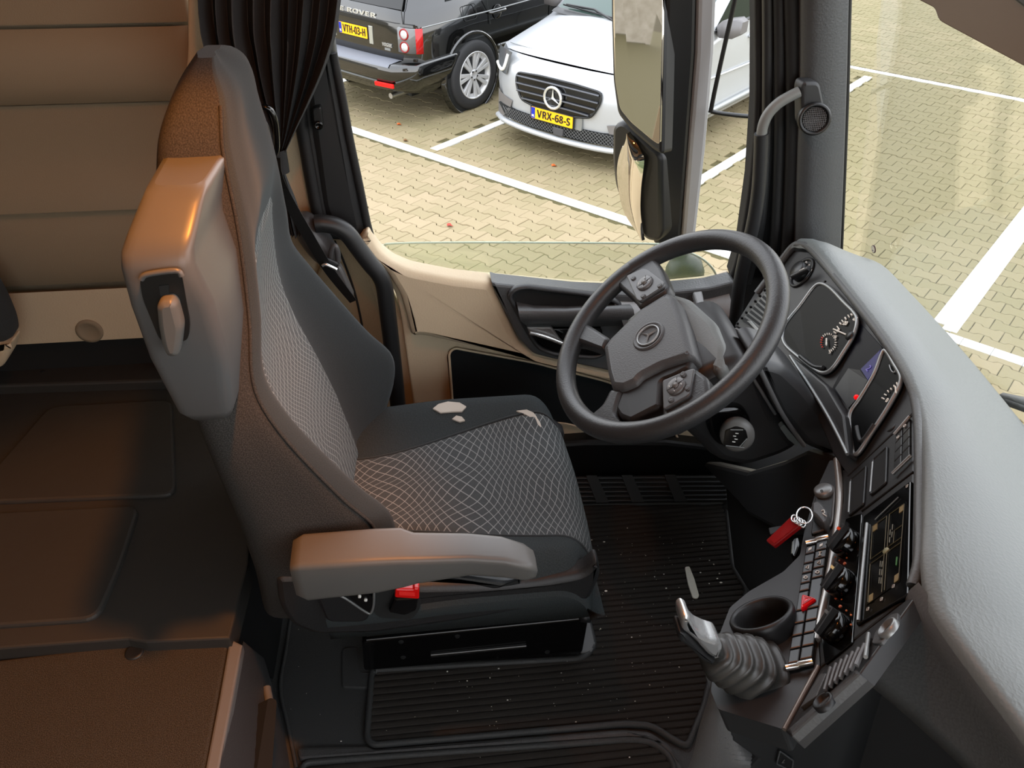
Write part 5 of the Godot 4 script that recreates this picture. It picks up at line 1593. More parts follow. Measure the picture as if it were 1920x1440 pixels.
# ---------------------------------------------------------------- steering wheel and column
func steering():
	var n := Vector3(-0.616, 0.785, 0.067)
	var t := thing("steering_wheel", "black four-spoke steering wheel with star emblem and two button pods", "steering wheel", WHEEL)
	var up := Vector3(0.785, 0.616, 0)
	up = (up - n * up.dot(n)).normalized()
	var side := n.cross(up).normalized()
	var s := Shape.new()
	var ring := []
	for k in 97:
		var a := TAU * k / 96
		ring.append(WHEEL + (side * cos(a) + up * sin(a)) * 0.2065)
	s.tube(ring, 0.0185, 18, false)
	part("rim", s, M.wheel, t)
	s = Shape.new()
	s.slab(rounded([Vector3(0.311, 0.743, -1.262), Vector3(0.325, 0.755, -1.274), Vector3(0.381, 0.801, -1.295), Vector3(0.427, 0.837, -1.29), Vector3(0.434, 0.841, -1.269), Vector3(0.432, 0.833, -1.196), Vector3(0.426, 0.821, -1.114), Vector3(0.419, 0.816, -1.113), Vector3(0.381, 0.787, -1.131), Vector3(0.35, 0.763, -1.137), Vector3(0.342, 0.756, -1.131), Vector3(0.321, 0.74, -1.137), Vector3(0.305, 0.729, -1.157), Vector3(0.305, 0.733, -1.193)], 0.006, 4), n, 0.05, 0.012, true)
	var hub := part("hub_pad", s, M.hub, t)
	s = Shape.new()
	s.slab(rounded([Vector3(0.362, 0.76, -1.166), Vector3(0.389, 0.779, -1.151), Vector3(0.43, 0.809, -1.121), Vector3(0.42, 0.8, -1.102), Vector3(0.397, 0.782, -1.106), Vector3(0.38, 0.769, -1.113), Vector3(0.367, 0.755, -1.065), Vector3(0.321, 0.72, -1.073), Vector3(0.309, 0.712, -1.096), Vector3(0.305, 0.711, -1.122), Vector3(0.325, 0.73, -1.152)], 0.006), n, 0.05, 0.008, true)
	part("lower_hub", s, M.face, hub)
	s = Shape.new()
	s.slab(rounded([Vector3(0.44, 0.8, -1.36), Vector3(0.471, 0.818, -1.297), Vector3(0.489, 0.825, -1.204), Vector3(0.488, 0.818, -1.139), Vector3(0.475, 0.804, -1.093), Vector3(0.463, 0.795, -1.091), Vector3(0.438, 0.779, -1.142), Vector3(0.409, 0.757, -1.143), Vector3(0.366, 0.727, -1.189), Vector3(0.371, 0.744, -1.347)], 0.01, 5), n, 0.06, 0.012, true)
	part("hub_skirt", s, M.pad_mid, hub)
	# spokes
	var arms := [[Vector3(0.284, 0.724, -1.378), Vector3(0.301, 0.736, -1.356), Vector3(0.327, 0.75, -1.282), Vector3(0.313, 0.737, -1.262), Vector3(0.281, 0.717, -1.323), Vector3(0.263, 0.705, -1.343)], [Vector3(0.307, 0.721, -1.165), Vector3(0.323, 0.733, -1.146), Vector3(0.31, 0.72, -1.12), Vector3(0.303, 0.713, -1.103), Vector3(0.313, 0.717, -1.052), Vector3(0.285, 0.697, -1.082), Vector3(0.263, 0.685, -1.135), Vector3(0.289, 0.706, -1.141)], [Vector3(0.361, 0.79, -1.415), Vector3(0.39, 0.814, -1.426), Vector3(0.431, 0.845, -1.415), Vector3(0.436, 0.845, -1.364), Vector3(0.435, 0.839, -1.303), Vector3(0.429, 0.833, -1.291), Vector3(0.383, 0.798, -1.299), Vector3(0.379, 0.798, -1.334)], [Vector3(0.376, 0.776, -1.107), Vector3(0.422, 0.811, -1.089), Vector3(0.433, 0.816, -1.054), Vector3(0.426, 0.807, -1.012), Vector3(0.396, 0.784, -1.011), Vector3(0.371, 0.763, -1.001), Vector3(0.356, 0.753, -1.014), Vector3(0.364, 0.761, -1.044)]]
	for k in 4:
		s = Shape.new()
		s.slab(rounded(arms[k], 0.008, 4), n, 0.025, 0.007, true)
		part("spoke", s, M.wheel, t)
	# button pods
	var pods := [[[Vector3(0.38, 0.811, -1.398), Vector3(0.407, 0.831, -1.388), Vector3(0.414, 0.835, -1.375), Vector3(0.429, 0.842, -1.312), Vector3(0.425, 0.838, -1.304), Vector3(0.386, 0.807, -1.307), Vector3(0.382, 0.805, -1.319)], Vector3(0.402, 0.824, -1.343)], [[Vector3(0.376, 0.782, -1.097), Vector3(0.413, 0.809, -1.086), Vector3(0.421, 0.815, -1.08), Vector3(0.403, 0.798, -1.036), Vector3(0.399, 0.794, -1.033), Vector3(0.366, 0.769, -1.037), Vector3(0.364, 0.768, -1.041)], Vector3(0.39, 0.791, -1.067)]]
	for k in 2:
		s = Shape.new()
		s.slab(rounded(pods[k][0], 0.004), n, 0.01, 0.002)
		var pod := part("button_pod", s, M.pod, t)
		var c: Vector3 = pods[k][1]
		s = Shape.new()
		s.lathe(c, n, [Vector2(0.0165, -0.002), Vector2(0.0165, 0.002), Vector2(0.0145, 0.0035), Vector2(0.006, 0.0025), Vector2(0, 0.0025)], 32)
		var dial := part("rocker_ring", s, M.shell, pod)
		s = Shape.new()
		s.lathe(c, n, [Vector2(0.0052, 0.001), Vector2(0.0048, 0.005), Vector2(0, 0.0056)], 20)
		part("centre_button", s, M.arm, pod)
		s = Shape.new()
		for q in [side, up]:
			s.box(c + n * 0.0032, Vector3(0.033, 0.0007, 0.001), Basis(((q as Vector3) + up * 0.6).normalized(), n.cross((q as Vector3) + up * 0.6).normalized(), n))
		part("divider", s, M.black, pod)
		for q in ([Vector3(0.389, 0.816, -1.376), Vector3(0.421, 0.835, -1.311), Vector3(0.393, 0.814, -1.313)] if k == 0 else [Vector3(0.378, 0.779, -1.047), Vector3(0.404, 0.803, -1.081), Vector3(0.403, 0.799, -1.049)]):
			s = Shape.new()
			s.lathe(q, n, [Vector2(0.005, -0.001), Vector2(0.0048, 0.002), Vector2(0.003, 0.0026), Vector2(0, 0.002)], 18)
			part("button", s, M.hub, pod)
		for j in 4:
			s = Shape.new()
			var d := (side * cos(j * PI / 2 + 0.5) + up * sin(j * PI / 2 + 0.5)) * 0.0108
			s.box(c + d + n * 0.0034, Vector3(0.0028, 0.0012, 0.0006), Basis(side, up, n))
			part("button_mark", s, M.print, pod)
	# emblem in its dished ring
	var ec := Vector3(0.38, 0.794, -1.212)
	s = Shape.new()
	s.lathe(ec, n, [Vector2(0.031, 0.0), Vector2(0.029, 0.0025), Vector2(0.0265, 0.0025), Vector2(0.024, 0.0005), Vector2(0, 0.0005)], 40)
	var dish := part("emblem_dish", s, M.hub, hub)
	star_badge(dish, ec + n * 0.002, n, up, 0.021, M.silver, 0.0018)
	# column cowl and selector stalk
	var c := thing("steering_column", "dark plastic steering column cowl under the wheel, behind the round selector knob", "steering column", Vector3(0.55, 0.55, -1.2))
	s = Shape.new()
	s.slab(rounded([Vector3(0.399, 0.749, -1.1), Vector3(0.454, 0.799, -1.1), Vector3(0.511, 0.814, -1.1), Vector3(0.54, 0.793, -1.1), Vector3(0.588, 0.695, -1.1), Vector3(0.653, 0.615, -1.1), Vector3(0.623, 0.591, -1.1), Vector3(0.557, 0.568, -1.1), Vector3(0.498, 0.588, -1.1), Vector3(0.461, 0.632, -1.1), Vector3(0.415, 0.679, -1.1)], 0.02, 4), Vector3(0, 0, 1), 0.19, 0.02, true)
	part("lower_cowl", s, M.cowl, c)
	s = Shape.new()
	s.slab(rounded([Vector3(0.521, 0.817, -1.07), Vector3(0.537, 0.824, -1.07), Vector3(0.57, 0.811, -1.07), Vector3(0.614, 0.768, -1.07), Vector3(0.676, 0.693, -1.07), Vector3(0.728, 0.606, -1.07), Vector3(0.718, 0.597, -1.07), Vector3(0.643, 0.636, -1.07), Vector3(0.575, 0.717, -1.07)], 0.012, 4), Vector3(0, 0, 1), 0.11, 0.014, true)
	part("side_cowl", s, M.cowl_side, c)
	s = Shape.new()
	s.tube(curve([Vector3(0.524, 0.816, -1.066), Vector3(0.555, 0.762, -1.066), Vector3(0.585, 0.713, -1.066), Vector3(0.635, 0.645, -1.066)], 4), 0.004, 8)
	part("cowl_edge", s, M.shell, c)
	s = Shape.new()
	s.tube([Vector3(0.525, 0.784, -1.09), Vector3(0.581, 0.701, -1.09)], 0.003, 8)
	part("cowl_edge", s, M.shell, c)
	s = Shape.new()
	s.slab(rounded([Vector3(0.564, 0.747, -1.2), Vector3(0.6, 0.765, -1.2), Vector3(0.632, 0.735, -1.2), Vector3(0.622, 0.715, -1.2), Vector3(0.593, 0.719, -1.2)], 0.006), Vector3(-0.5, 0.8, 0.2), 0.06, 0.006)
	part("top_cowl", s, M.pad_mid, c)
	s = Shape.new()
	s.slab(rounded([Vector3(0.598, 0.665, -1.095), Vector3(0.604, 0.672, -1.095), Vector3(0.643, 0.625, -1.095), Vector3(0.638, 0.62, -1.095), Vector3(0.619, 0.637, -1.095)], 0.003), Vector3(0, 0, 1), 0.01)
	part("cowl_tab", s, M.pad_mid, c)
	var k := thing("selector_stalk", "round grey-tipped drive selector knob on the right of the steering column", "selector stalk", Vector3(0.502, 0.706, -1.05))
	s = Shape.new()
	s.slab(rounded([Vector3(0.455, 0.715, -1.082), Vector3(0.468, 0.725, -1.082), Vector3(0.516, 0.726, -1.082), Vector3(0.54, 0.694, -1.082), Vector3(0.543, 0.656, -1.082), Vector3(0.523, 0.639, -1.082), Vector3(0.491, 0.639, -1.082), Vector3(0.469, 0.667, -1.082)], 0.02), Vector3(0, 0, 1), 0.03, 0.008, true)
	part("stalk_boss", s, M.gloss, k)
	var ax := Vector3(-0.25, 0.35, 0.9).normalized()
	var kc := Vector3(0.503, 0.694, -1.06)
	s = Shape.new()
	s.lathe(kc, ax, [Vector2(0.0, -0.03), Vector2(0.016, -0.03), Vector2(0.018, -0.005), Vector2(0.027, 0.004), Vector2(0.0285, 0.016), Vector2(0.0275, 0.026), Vector2(0.022, 0.032), Vector2(0.0, 0.033)], 28)
	part("knob", s, M.arm, k)
	var ke := ax.cross(Vector3.UP).normalized() * -1.0
	var kf := ax.cross(ke)
	s = Shape.new()
	var kp := kc + ax * 0.0335
	s.slab(rounded([kp - ke * 0.022 - kf * 0.018, kp + ke * 0.006 - kf * 0.018, kp + ke * 0.016, kp + ke * 0.010 + kf * 0.016, kp - ke * 0.006 + kf * 0.019, kp - ke * 0.022 + kf * 0.01], 0.004), ax, 0.006, 0.001)
	part("knob_face", s, M.gloss, k)
	for j in 4:
		s = Shape.new()
		s.box(kp + ax * 0.0008 + ke * (-0.006 + 0.003 * (j % 2)) + kf * (-0.008 + j * 0.005), Vector3(0.005, 0.0014, 0.0006), Basis(ke, kf, ax))
		part("selector_mark", s, M.print, k)
	for e in [[-0.018, -0.016, 0.012, -0.016], [0.004, -0.016, 0.014, 0.0], [-0.014, 0.012, 0.006, 0.014]]:
		s = Shape.new()
		s.tube([kp + ax * 0.0008 + ke * e[0] + kf * e[1], kp + ax * 0.0008 + ke * e[2] + kf * e[3]], 0.0009, 6)
		part("face_edge", s, M.silver, k)

# ---------------------------------------------------------------- dashboard
func dash_frame(called: String, poly: Array, n: Vector3, w: float, m: Material, parent: Node3D) -> MeshInstance3D:
	var s := Shape.new()
	s.frame(poly, n, w, w)
	return part(called, s, m, parent)

func dashboard():
	var na := Vector3(-0.841, 0.522, -0.143); var nb := Vector3(-0.776, 0.485, -0.404)
	var d := thing("dashboard", "large grey padded dashboard curving round the driver with its dark instrument face", "dashboard", Vector3(0.75, 0.5, -0.9))
	var s := Shape.new()
	s.slab(rounded([Vector3(0.663, 0.607, -1.512), Vector3(0.737, 0.713, -1.56), Vector3(0.771, 0.774, -1.538), Vector3(0.777, 0.801, -1.476), Vector3(0.764, 0.816, -1.343), Vector3(0.743, 0.839, -1.134), Vector3(0.723, 0.847, -0.989), Vector3(0.702, 0.834, -0.913), Vector3(0.628, 0.716, -0.909), Vector3(0.632, 0.706, -0.973), Vector3(0.666, 0.7, -1.193), Vector3(0.661, 0.657, -1.323), Vector3(0.661, 0.617, -1.461)], 0.006, 3), na, 0.05, 0.003)
	part("cluster_panel", s, M.face, d)
	s = Shape.new()
	s.slab([Vector3(0.698, 0.83, -0.91), Vector3(0.644, 0.832, -0.804), Vector3(0.581, 0.832, -0.682), Vector3(0.544, 0.831, -0.614), Vector3(0.526, 0.82, -0.593), Vector3(0.454, 0.701, -0.596), Vector3(0.475, 0.692, -0.648), Vector3(0.525, 0.701, -0.733), Vector3(0.599, 0.711, -0.863), Vector3(0.634, 0.701, -0.942), Vector3(0.635, 0.726, -0.914)], nb, 0.05, 0.003)
	part("centre_panel", s, M.face, d)
	# padded top: from the rolled lip over the instruments to the windscreen, then along the passenger side
	var lip := [Vector3(0.704, 0.683, -1.519), Vector3(0.737, 0.733, -1.528), Vector3(0.766, 0.779, -1.534), Vector3(0.774, 0.796, -1.516), Vector3(0.775, 0.811, -1.465), Vector3(0.759, 0.828, -1.309), Vector3(0.735, 0.846, -1.108), Vector3(0.717, 0.851, -0.978), Vector3(0.698, 0.843, -0.904)]
	lip.append_array([Vector3(0.643, 0.851, -0.795), Vector3(0.593, 0.851, -0.699), Vector3(0.554, 0.85, -0.625), Vector3(0.533, 0.841, -0.595)])
	lip = curve(lip, 4)
	s = Shape.new()
	s.tube(lip, 0.008, 14)
	part("rolled_lip", s, M.lip, d)
	var front := [Vector3(0.72, 0.724, -1.519), Vector3(0.762, 0.789, -1.529), Vector3(0.769, 0.807, -1.505), Vector3(0.77, 0.824, -1.45), Vector3(0.752, 0.838, -1.291), Vector3(0.729, 0.855, -1.095), Vector3(0.71, 0.86, -0.967), Vector3(0.693, 0.851, -0.893)]
	front.append_array([Vector3(0.634, 0.869, -0.775), Vector3(0.585, 0.87, -0.681), Vector3(0.551, 0.868, -0.617)])
	front.append_array([Vector3(0.531, 0.862, -0.563), Vector3(0.527, 0.862, -0.519), Vector3(0.531, 0.862, -0.463), Vector3(0.537, 0.862, -0.4), Vector3(0.543, 0.862, -0.317)])
	var back := [Vector3(0.825, 0.745, -1.63), Vector3(0.871, 0.745, -1.61), Vector3(0.893, 0.745, -1.583), Vector3(0.921, 0.745, -1.548), Vector3(0.958, 0.745, -1.505), Vector3(0.961, 0.745, -1.394), Vector3(0.958, 0.745, -1.258), Vector3(0.951, 0.745, -1.119), Vector3(0.937, 0.745, -0.955), Vector3(0.921, 0.745, -0.759), Vector3(0.905, 0.745, -0.57), Vector3(0.888, 0.745, -0.405), Vector3(0.871, 0.745, -0.268), Vector3(0.87, 0.745, -0.137), Vector3(0.855, 0.745, 0.008), Vector3(0.849, 0.745, 0.129)]
	var fr := curve(front, 4); var bk := curve(back, 4)
	var rows := [[], [], [], [], [], [], []]
	for i in fr.size():
		var p: Vector3 = fr[i]; var q: Vector3 = bk[mini(i * bk.size() / fr.size(), bk.size() - 1)]
		q = bk[roundi(float(i) / (fr.size() - 1) * (bk.size() - 1))]
		var out := Vector3(q.x - p.x, 0, q.z - p.z).normalized()
		rows[0].append(p - out * 0.003 - Vector3(0, 0.012, 0))
		rows[1].append(p - out * 0.001 - Vector3(0, 0.003, 0))
		rows[2].append(p + out * 0.014 + Vector3(0, 0.003, 0))
		rows[3].append(p.lerp(q, 0.45) + Vector3(0, 0.012, 0))
		rows[4].append(p.lerp(q, 0.96) + Vector3(0, 0.004, 0))
		rows[5].append(q + Vector3(0, 0.002, 0))
		rows[6].append(q + out * 0.012 - Vector3(0, 0.03, 0))
	s = Shape.new()
	s.grid(rows)
	part("top_pad", s, M.pad, d)
	# the pad's side facing the passenger, and the lower fascia tucked under it
	var c0 := curve([Vector3(0.53, 0.858, -0.587), Vector3(0.531, 0.858, -0.568), Vector3(0.528, 0.858, -0.521), Vector3(0.532, 0.858, -0.465), Vector3(0.538, 0.858, -0.401), Vector3(0.545, 0.858, -0.318)], 4)
	var c1 := curve([Vector3(0.532, 0.8, -0.598), Vector3(0.534, 0.8, -0.574), Vector3(0.54, 0.8, -0.536), Vector3(0.547, 0.8, -0.479), Vector3(0.555, 0.8, -0.411), Vector3(0.567, 0.8, -0.324)], 4)
	var c2 := curve([Vector3(0.518, 0.7, -0.598), Vector3(0.525, 0.7, -0.58), Vector3(0.542, 0.7, -0.546), Vector3(0.562, 0.7, -0.498), Vector3(0.583, 0.7, -0.445), Vector3(0.606, 0.7, -0.357)], 4)
	var c3 := curve([Vector3(0.511, 0.672, -0.6), Vector3(0.521, 0.672, -0.581), Vector3(0.542, 0.672, -0.544), Vector3(0.566, 0.672, -0.494), Vector3(0.587, 0.672, -0.443), Vector3(0.612, 0.672, -0.353)], 4)
	var c4 := []
	for q in c3: c4.append(q + Vector3(0.06, 0.01, 0))
	var mid := []
	for i in c0.size(): mid.append(c0[i].lerp(c1[i], 0.35) + Vector3(-0.008, 0.008, 0.004))
	s = Shape.new()
	s.grid([c0, mid, c1, c2, c3, c4])
	part("side_pad", s, M.pad_side, d)
	s = Shape.new()
	var low := []; var low2 := []
	for q in c3: low.append(q + Vector3(0.045, -0.03, 0)); low2.append(q + Vector3(0.10, -0.66, 0.0))
	var up0 := []
	for q in c3: up0.append(q + Vector3(0.045, 0.04, 0))
	s.grid([up0, low, low2])
	part("lower_fascia", s, M.face, d)
	s = Shape.new()
	s.slab([Vector3(0.665, 0.194, -1.536), Vector3(0.665, 0.364, -1.311), Vector3(0.665, 0.517, -1.173), Vector3(0.665, 0.601, -1.106), Vector3(0.665, 0.686, -0.974), Vector3(0.665, 0.634, -0.981), Vector3(0.665, 0.475, -1.019), Vector3(0.665, 0.384, -1.102), Vector3(0.665, 0.28, -1.262), Vector3(0.665, 0.237, -1.396)], Vector3(-1, 0.1, 0), 0.04, 0.01)
	part("knee_panel", s, M.cowl, d)
	s = Shape.new()
	s.slab([Vector3(0.69, 0.198, -1.462), Vector3(0.69, 0.249, -1.318), Vector3(0.69, 0.451, -1.067), Vector3(0.69, 0.387, -1.032), Vector3(0.69, 0.175, -1.15), Vector3(0.69, 0.071, -1.22), Vector3(0.69, 0.044, -1.321), Vector3(0.69, 0.136, -1.416)], Vector3(-1, 0.1, 0), 0.05, 0.01)
	part("footwell_side", s, M.deep, d)
	# seams and trims of the face
	s = Shape.new()
	s.tube([Vector3(0.706, 0.727, -1.334), Vector3(0.757, 0.805, -1.351)], 0.0016, 6)
	part("seam", s, M.deep, d)
	s = Shape.new()
	s.tube([Vector3(0.627, 0.716, -0.91), Vector3(0.699, 0.832, -0.91)], 0.0016, 6)
	part("seam", s, M.deep, d)
	s = Shape.new()
	s.tube([Vector3(0.591, 0.75, -0.804), Vector3(0.636, 0.832, -0.79)], 0.0016, 6)
	part("seam", s, M.deep, d)
	s = Shape.new()
	s.tube(curve([Vector3(0.773, 0.808, -1.453), Vector3(0.757, 0.82, -1.316), Vector3(0.735, 0.841, -1.11), Vector3(0.715, 0.845, -0.979), Vector3(0.699, 0.836, -0.915)], 4), 0.0016, 6)
	part("face_edge", s, M.silver, d)
	s = Shape.new()
	s.slab(rounded([Vector3(0.658, 0.718, -1.233), Vector3(0.659, 0.725, -1.215), Vector3(0.658, 0.757, -1.089), Vector3(0.647, 0.765, -0.999), Vector3(0.625, 0.75, -0.925), Vector3(0.622, 0.745, -0.923), Vector3(0.638, 0.736, -1.048)], 0.004), na, 0.02, 0.003)
	var fin := part("lower_fin", s, M.cowl, d)
	s = Shape.new()
	s.tube(curve([Vector3(0.657, 0.721, -1.229), Vector3(0.646, 0.735, -1.114), Vector3(0.635, 0.745, -1.014), Vector3(0.623, 0.75, -0.923)], 4), 0.0028, 8)
	part("fin_edge", s, M.silver, fin)
	# left-hand air vent
	var v := thing("air_vent", "tall black air vent with slats left of the steering wheel rim, by the door", "air vent", Vector3(0.692, 0.664, -1.475))
	s = Shape.new()
	s.slab(rounded([Vector3(0.656, 0.621, -1.491), Vector3(0.666, 0.634, -1.498), Vector3(0.724, 0.726, -1.505), Vector3(0.72, 0.734, -1.456), Vector3(0.699, 0.711, -1.418), Vector3(0.668, 0.673, -1.375), Vector3(0.662, 0.659, -1.388)], 0.004), na, 0.02, 0.003)
	part("vent_frame", s, M.black, v)
	s = Shape.new()
	s.slab([Vector3(0.664, 0.642, -1.478), Vector3(0.718, 0.727, -1.482), Vector3(0.714, 0.73, -1.45), Vector3(0.666, 0.672, -1.381)], na, 0.01)
	part("vent_opening", s, M.deep, v)
	var va := [Vector3(0.668, 0.65, -1.481), Vector3(0.711, 0.72, -1.48)]; var vb := [Vector3(0.668, 0.676, -1.389), Vector3(0.706, 0.73, -1.417)]
	for k in 9:
		s = Shape.new()
		var p: Vector3 = va[0].lerp(va[1], k / 8.0); var q: Vector3 = vb[0].lerp(vb[1], k / 8.0)
		s.slab([p, q, q + (va[1] - va[0]).normalized() * 0.004, p + (va[1] - va[0]).normalized() * 0.004], na, 0.012)
		part("slat", s, M.pod, v)
	s = Shape.new()
	s.slab(rounded([Vector3(0.663, 0.657, -1.453), Vector3(0.666, 0.666, -1.442), Vector3(0.664, 0.677, -1.389), Vector3(0.66, 0.669, -1.393)], 0.002), na, 0.01, 0.002)
	part("vent_slider", s, M.silver, v)
	s = Shape.new()
	s.tube([Vector3(0.651, 0.626, -1.472), Vector3(0.657, 0.658, -1.391)], 0.003, 8)
	part("vent_trim", s, M.shell, v)
	var teeth := [Vector3(0.659, 0.629, -1.489), Vector3(0.723, 0.73, -1.498)]
	for k in 9:
		s = Shape.new()
		s.box(teeth[0].lerp(teeth[1], k / 8.0), Vector3(0.004, 0.004, 0.004))
		part("vent_clip", s, M.frame, v)
	# headlamp switch
	var l := thing("light_switch", "round rotary headlamp switch at the far top corner of the dashboard", "switch", Vector3(0.754, 0.772, -1.444))
	var lc := Vector3(0.752, 0.774, -1.44)
	s = Shape.new()
	s.lathe(lc, na, [Vector2(0.034, 0), Vector2(0.033, 0.003), Vector2(0.029, 0.003), Vector2(0.027, 0.0)], 36)
	part("switch_ring", s, M.frame, l)
	s = Shape.new()
	s.lathe(lc, na, [Vector2(0.0205, -0.002), Vector2(0.019, 0.014), Vector2(0.017, 0.016), Vector2(0, 0.016)], 32)
	var kb := part("knob", s, M.black, l)
	s = Shape.new()
	var g0 := Vector3(0.728, 0.773, -1.426); var g1 := Vector3(0.744, 0.806, -1.399)
	s.tube([g0, g0.lerp(g1, 0.5), g1], 0.006, 10)
	part("knob_grip", s, M.frame, kb)
	s = Shape.new()
	s.tube([g0.lerp(g1, 0.55) + na * 0.006, g0.lerp(g1, 0.85) + na * 0.006], 0.0011, 6)
	part("pointer", s, M.print, kb)
	for q in [Vector3(0.762, 0.79, -1.451), Vector3(0.76, 0.793, -1.433), Vector3(0.757, 0.792, -1.415), Vector3(0.746, 0.76, -1.469), Vector3(0.74, 0.753, -1.457)]:
		s = Shape.new()
		s.lathe(q, na, [Vector2(0.0032, 0), Vector2(0.003, 0.0006), Vector2(0.0016, 0.0006), Vector2(0.0015, 0)], 12)
		part("switch_symbol", s, M.print, l)
	# instrument cluster
	var c := thing("instrument_cluster", "instrument cluster with two silver-rimmed gauges and a dark display between them", "instrument cluster", Vector3(0.699, 0.777, -1.106))
	s = Shape.new()
	s.slab(rounded([Vector3(0.739, 0.821, -1.198), Vector3(0.728, 0.837, -1.078), Vector3(0.723, 0.836, -1.053), Vector3(0.706, 0.812, -1.041), Vector3(0.683, 0.778, -1.025), Vector3(0.669, 0.758, -1.019), Vector3(0.673, 0.744, -1.093), Vector3(0.694, 0.772, -1.113), Vector3(0.725, 0.812, -1.149)], 0.004), na, 0.006)
	var dp := part("display", s, paint(Color(0.03, 0.03, 0.07), 0.3, 0.0, 0.2), c)
	s = Shape.new()
	s.slab([Vector3(0.701, 0.798, -1.073), Vector3(0.724, 0.835, -1.072), Vector3(0.71, 0.818, -1.049), Vector3(0.697, 0.8, -1.04)], na, 0.002)
	part("lit_display_field", s, glow(Color(0.20, 0.17, 0.55), 0.35), dp)
	writing("display_digit", "2", paint(Color(0.45, 0.42, 0.8), 0.5), dp, Vector3(0.705, 0.809, -1.059), Vector3(0.707, 0.803, -1.052) - Vector3(0.708, 0.8, -1.072), Vector3(0.714, 0.811, -1.068) - Vector3(0.709, 0.804, -1.066), 0.011, 0.001)
	s = Shape.new()
	s.slab([Vector3(0.696, 0.781, -1.1), Vector3(0.7, 0.796, -1.073), Vector3(0.697, 0.799, -1.04), Vector3(0.682, 0.779, -1.027), Vector3(0.668, 0.757, -1.024), Vector3(0.674, 0.751, -1.086)], na, 0.002)
	part("display_cover", s, M.frame, dp)
	s = Shape.new()
	s.lathe(Vector3(0.678, 0.776, -1.029), na, [Vector2(0.0045, -0.002), Vector2(0.0035, 0.001), Vector2(0, 0.0015)], 14)
	part("warning_lamp", s, glow(Color(1.0, 0.03, 0.06), 1.0), dp)
	var rims := [curve([Vector3(0.682, 0.705, -1.323), Vector3(0.695, 0.721, -1.343), Vector3(0.717, 0.753, -1.349), Vector3(0.738, 0.786, -1.356), Vector3(0.746, 0.801, -1.347), Vector3(0.747, 0.812, -1.311), Vector3(0.741, 0.822, -1.244), Vector3(0.737, 0.829, -1.193), Vector3(0.731, 0.827, -1.169), Vector3(0.719, 0.812, -1.149), Vector3(0.7, 0.786, -1.135), Vector3(0.685, 0.764, -1.127), Vector3(0.677, 0.748, -1.135), Vector3(0.674, 0.736, -1.163), Vector3(0.674, 0.718, -1.227), Vector3(0.675, 0.704, -1.288)], 4, true), curve([Vector3(0.721, 0.84, -1.059), Vector3(0.722, 0.845, -1.048), Vector3(0.717, 0.846, -1.018), Vector3(0.712, 0.846, -0.986), Vector3(0.706, 0.84, -0.972), Vector3(0.698, 0.83, -0.963), Vector3(0.68, 0.804, -0.949), Vector3(0.661, 0.777, -0.937), Vector3(0.644, 0.752, -0.926), Vector3(0.639, 0.743, -0.929), Vector3(0.642, 0.744, -0.945), Vector3(0.654, 0.752, -0.984), Vector3(0.663, 0.761, -1.007), Vector3(0.676, 0.78, -1.015), Vector3(0.69, 0.799, -1.025), Vector3(0.703, 0.818, -1.036)], 4, true)]
	for k in 2:
		s = Shape.new()
		s.slab(rims[k], na, 0.012)
		var ga := part("gauge_face", s, M.dial, c)
		dash_frame("bezel", rims[k], na, 0.0036, M.silver, ga)
		# rounded inner wall, seen along the lower edge of the gauge well
		s = Shape.new()
		s.tube(curve([Vector3(0.674, 0.723, -1.224), Vector3(0.674, 0.738, -1.17), Vector3(0.678, 0.752, -1.145)], 4) if k == 0 else curve([Vector3(0.656, 0.763, -0.97), Vector3(0.649, 0.76, -0.941), Vector3(0.653, 0.768, -0.936), Vector3(0.666, 0.788, -0.944)], 4), 0.004, 8)
		part("well_edge", s, M.frame, ga)
	var marks := [[Vector3(0.711, 0.79, -1.198), Vector3(0.717, 0.798, -1.203), Vector3(0.721, 0.804, -1.204), Vector3(0.724, 0.809, -1.205), Vector3(0.728, 0.815, -1.204), Vector3(0.731, 0.821, -1.202), Vector3(0.733, 0.826, -1.197), Vector3(0.736, 0.831, -1.192)], [Vector3(0.711, 0.792, -1.19), Vector3(0.716, 0.799, -1.194), Vector3(0.721, 0.805, -1.198), Vector3(0.723, 0.81, -1.196), Vector3(0.727, 0.815, -1.197), Vector3(0.73, 0.821, -1.194), Vector3(0.733, 0.826, -1.192), Vector3(0.735, 0.831, -1.187)]]
	for k in 8:
		s = Shape.new()
		s.tube([marks[0][k], marks[1][k]], 0.0011 if k % 2 else 0.0015, 6)
		part("dial_mark", s, M.cream, c)
	var small := Vector3(0.7, 0.775, -1.188)
	var ex := (Vector3(0.704, 0.786, -1.17) - small); var ey := (Vector3(0.707, 0.78, -1.207) - small)
	for k in 19:
		var a := deg_to_rad(215.0 - k * 16.5)
		s = Shape.new()
		s.tube([small + ex * cos(a) * 1.05 + ey * sin(a) * 1.1, small + ex * cos(a) * 0.84 + ey * sin(a) * 0.9], 0.0010, 5)
		part("dial_mark", s, M.cream if k > 4 else paint(Color(0.85, 0.2, 0.1), 0.5), c)
	for q in [["15", Vector3(0.707, 0.789, -1.183)], ["5", Vector3(0.693, 0.772, -1.162)]]:
		writing("dial_number", q[0], M.cream, c, q[1], ex - ey * 0.2, ey, 0.006, 0.001)
	for q in [["20", Vector3(0.723, 0.812, -1.19)], ["40", Vector3(0.731, 0.828, -1.177)], ["0", Vector3(0.714, 0.797, -1.191)]]:
		writing("dial_number", q[0], M.cream, c, q[1], ex - ey * 0.2, ey, 0.008, 0.001)
	s = Shape.new()
	s.tube([Vector3(0.711, 0.793, -1.202), Vector3(0.714, 0.81, -1.153)], 0.0015, 6)
	part("needle", s, M.cream, c)
	s = Shape.new()
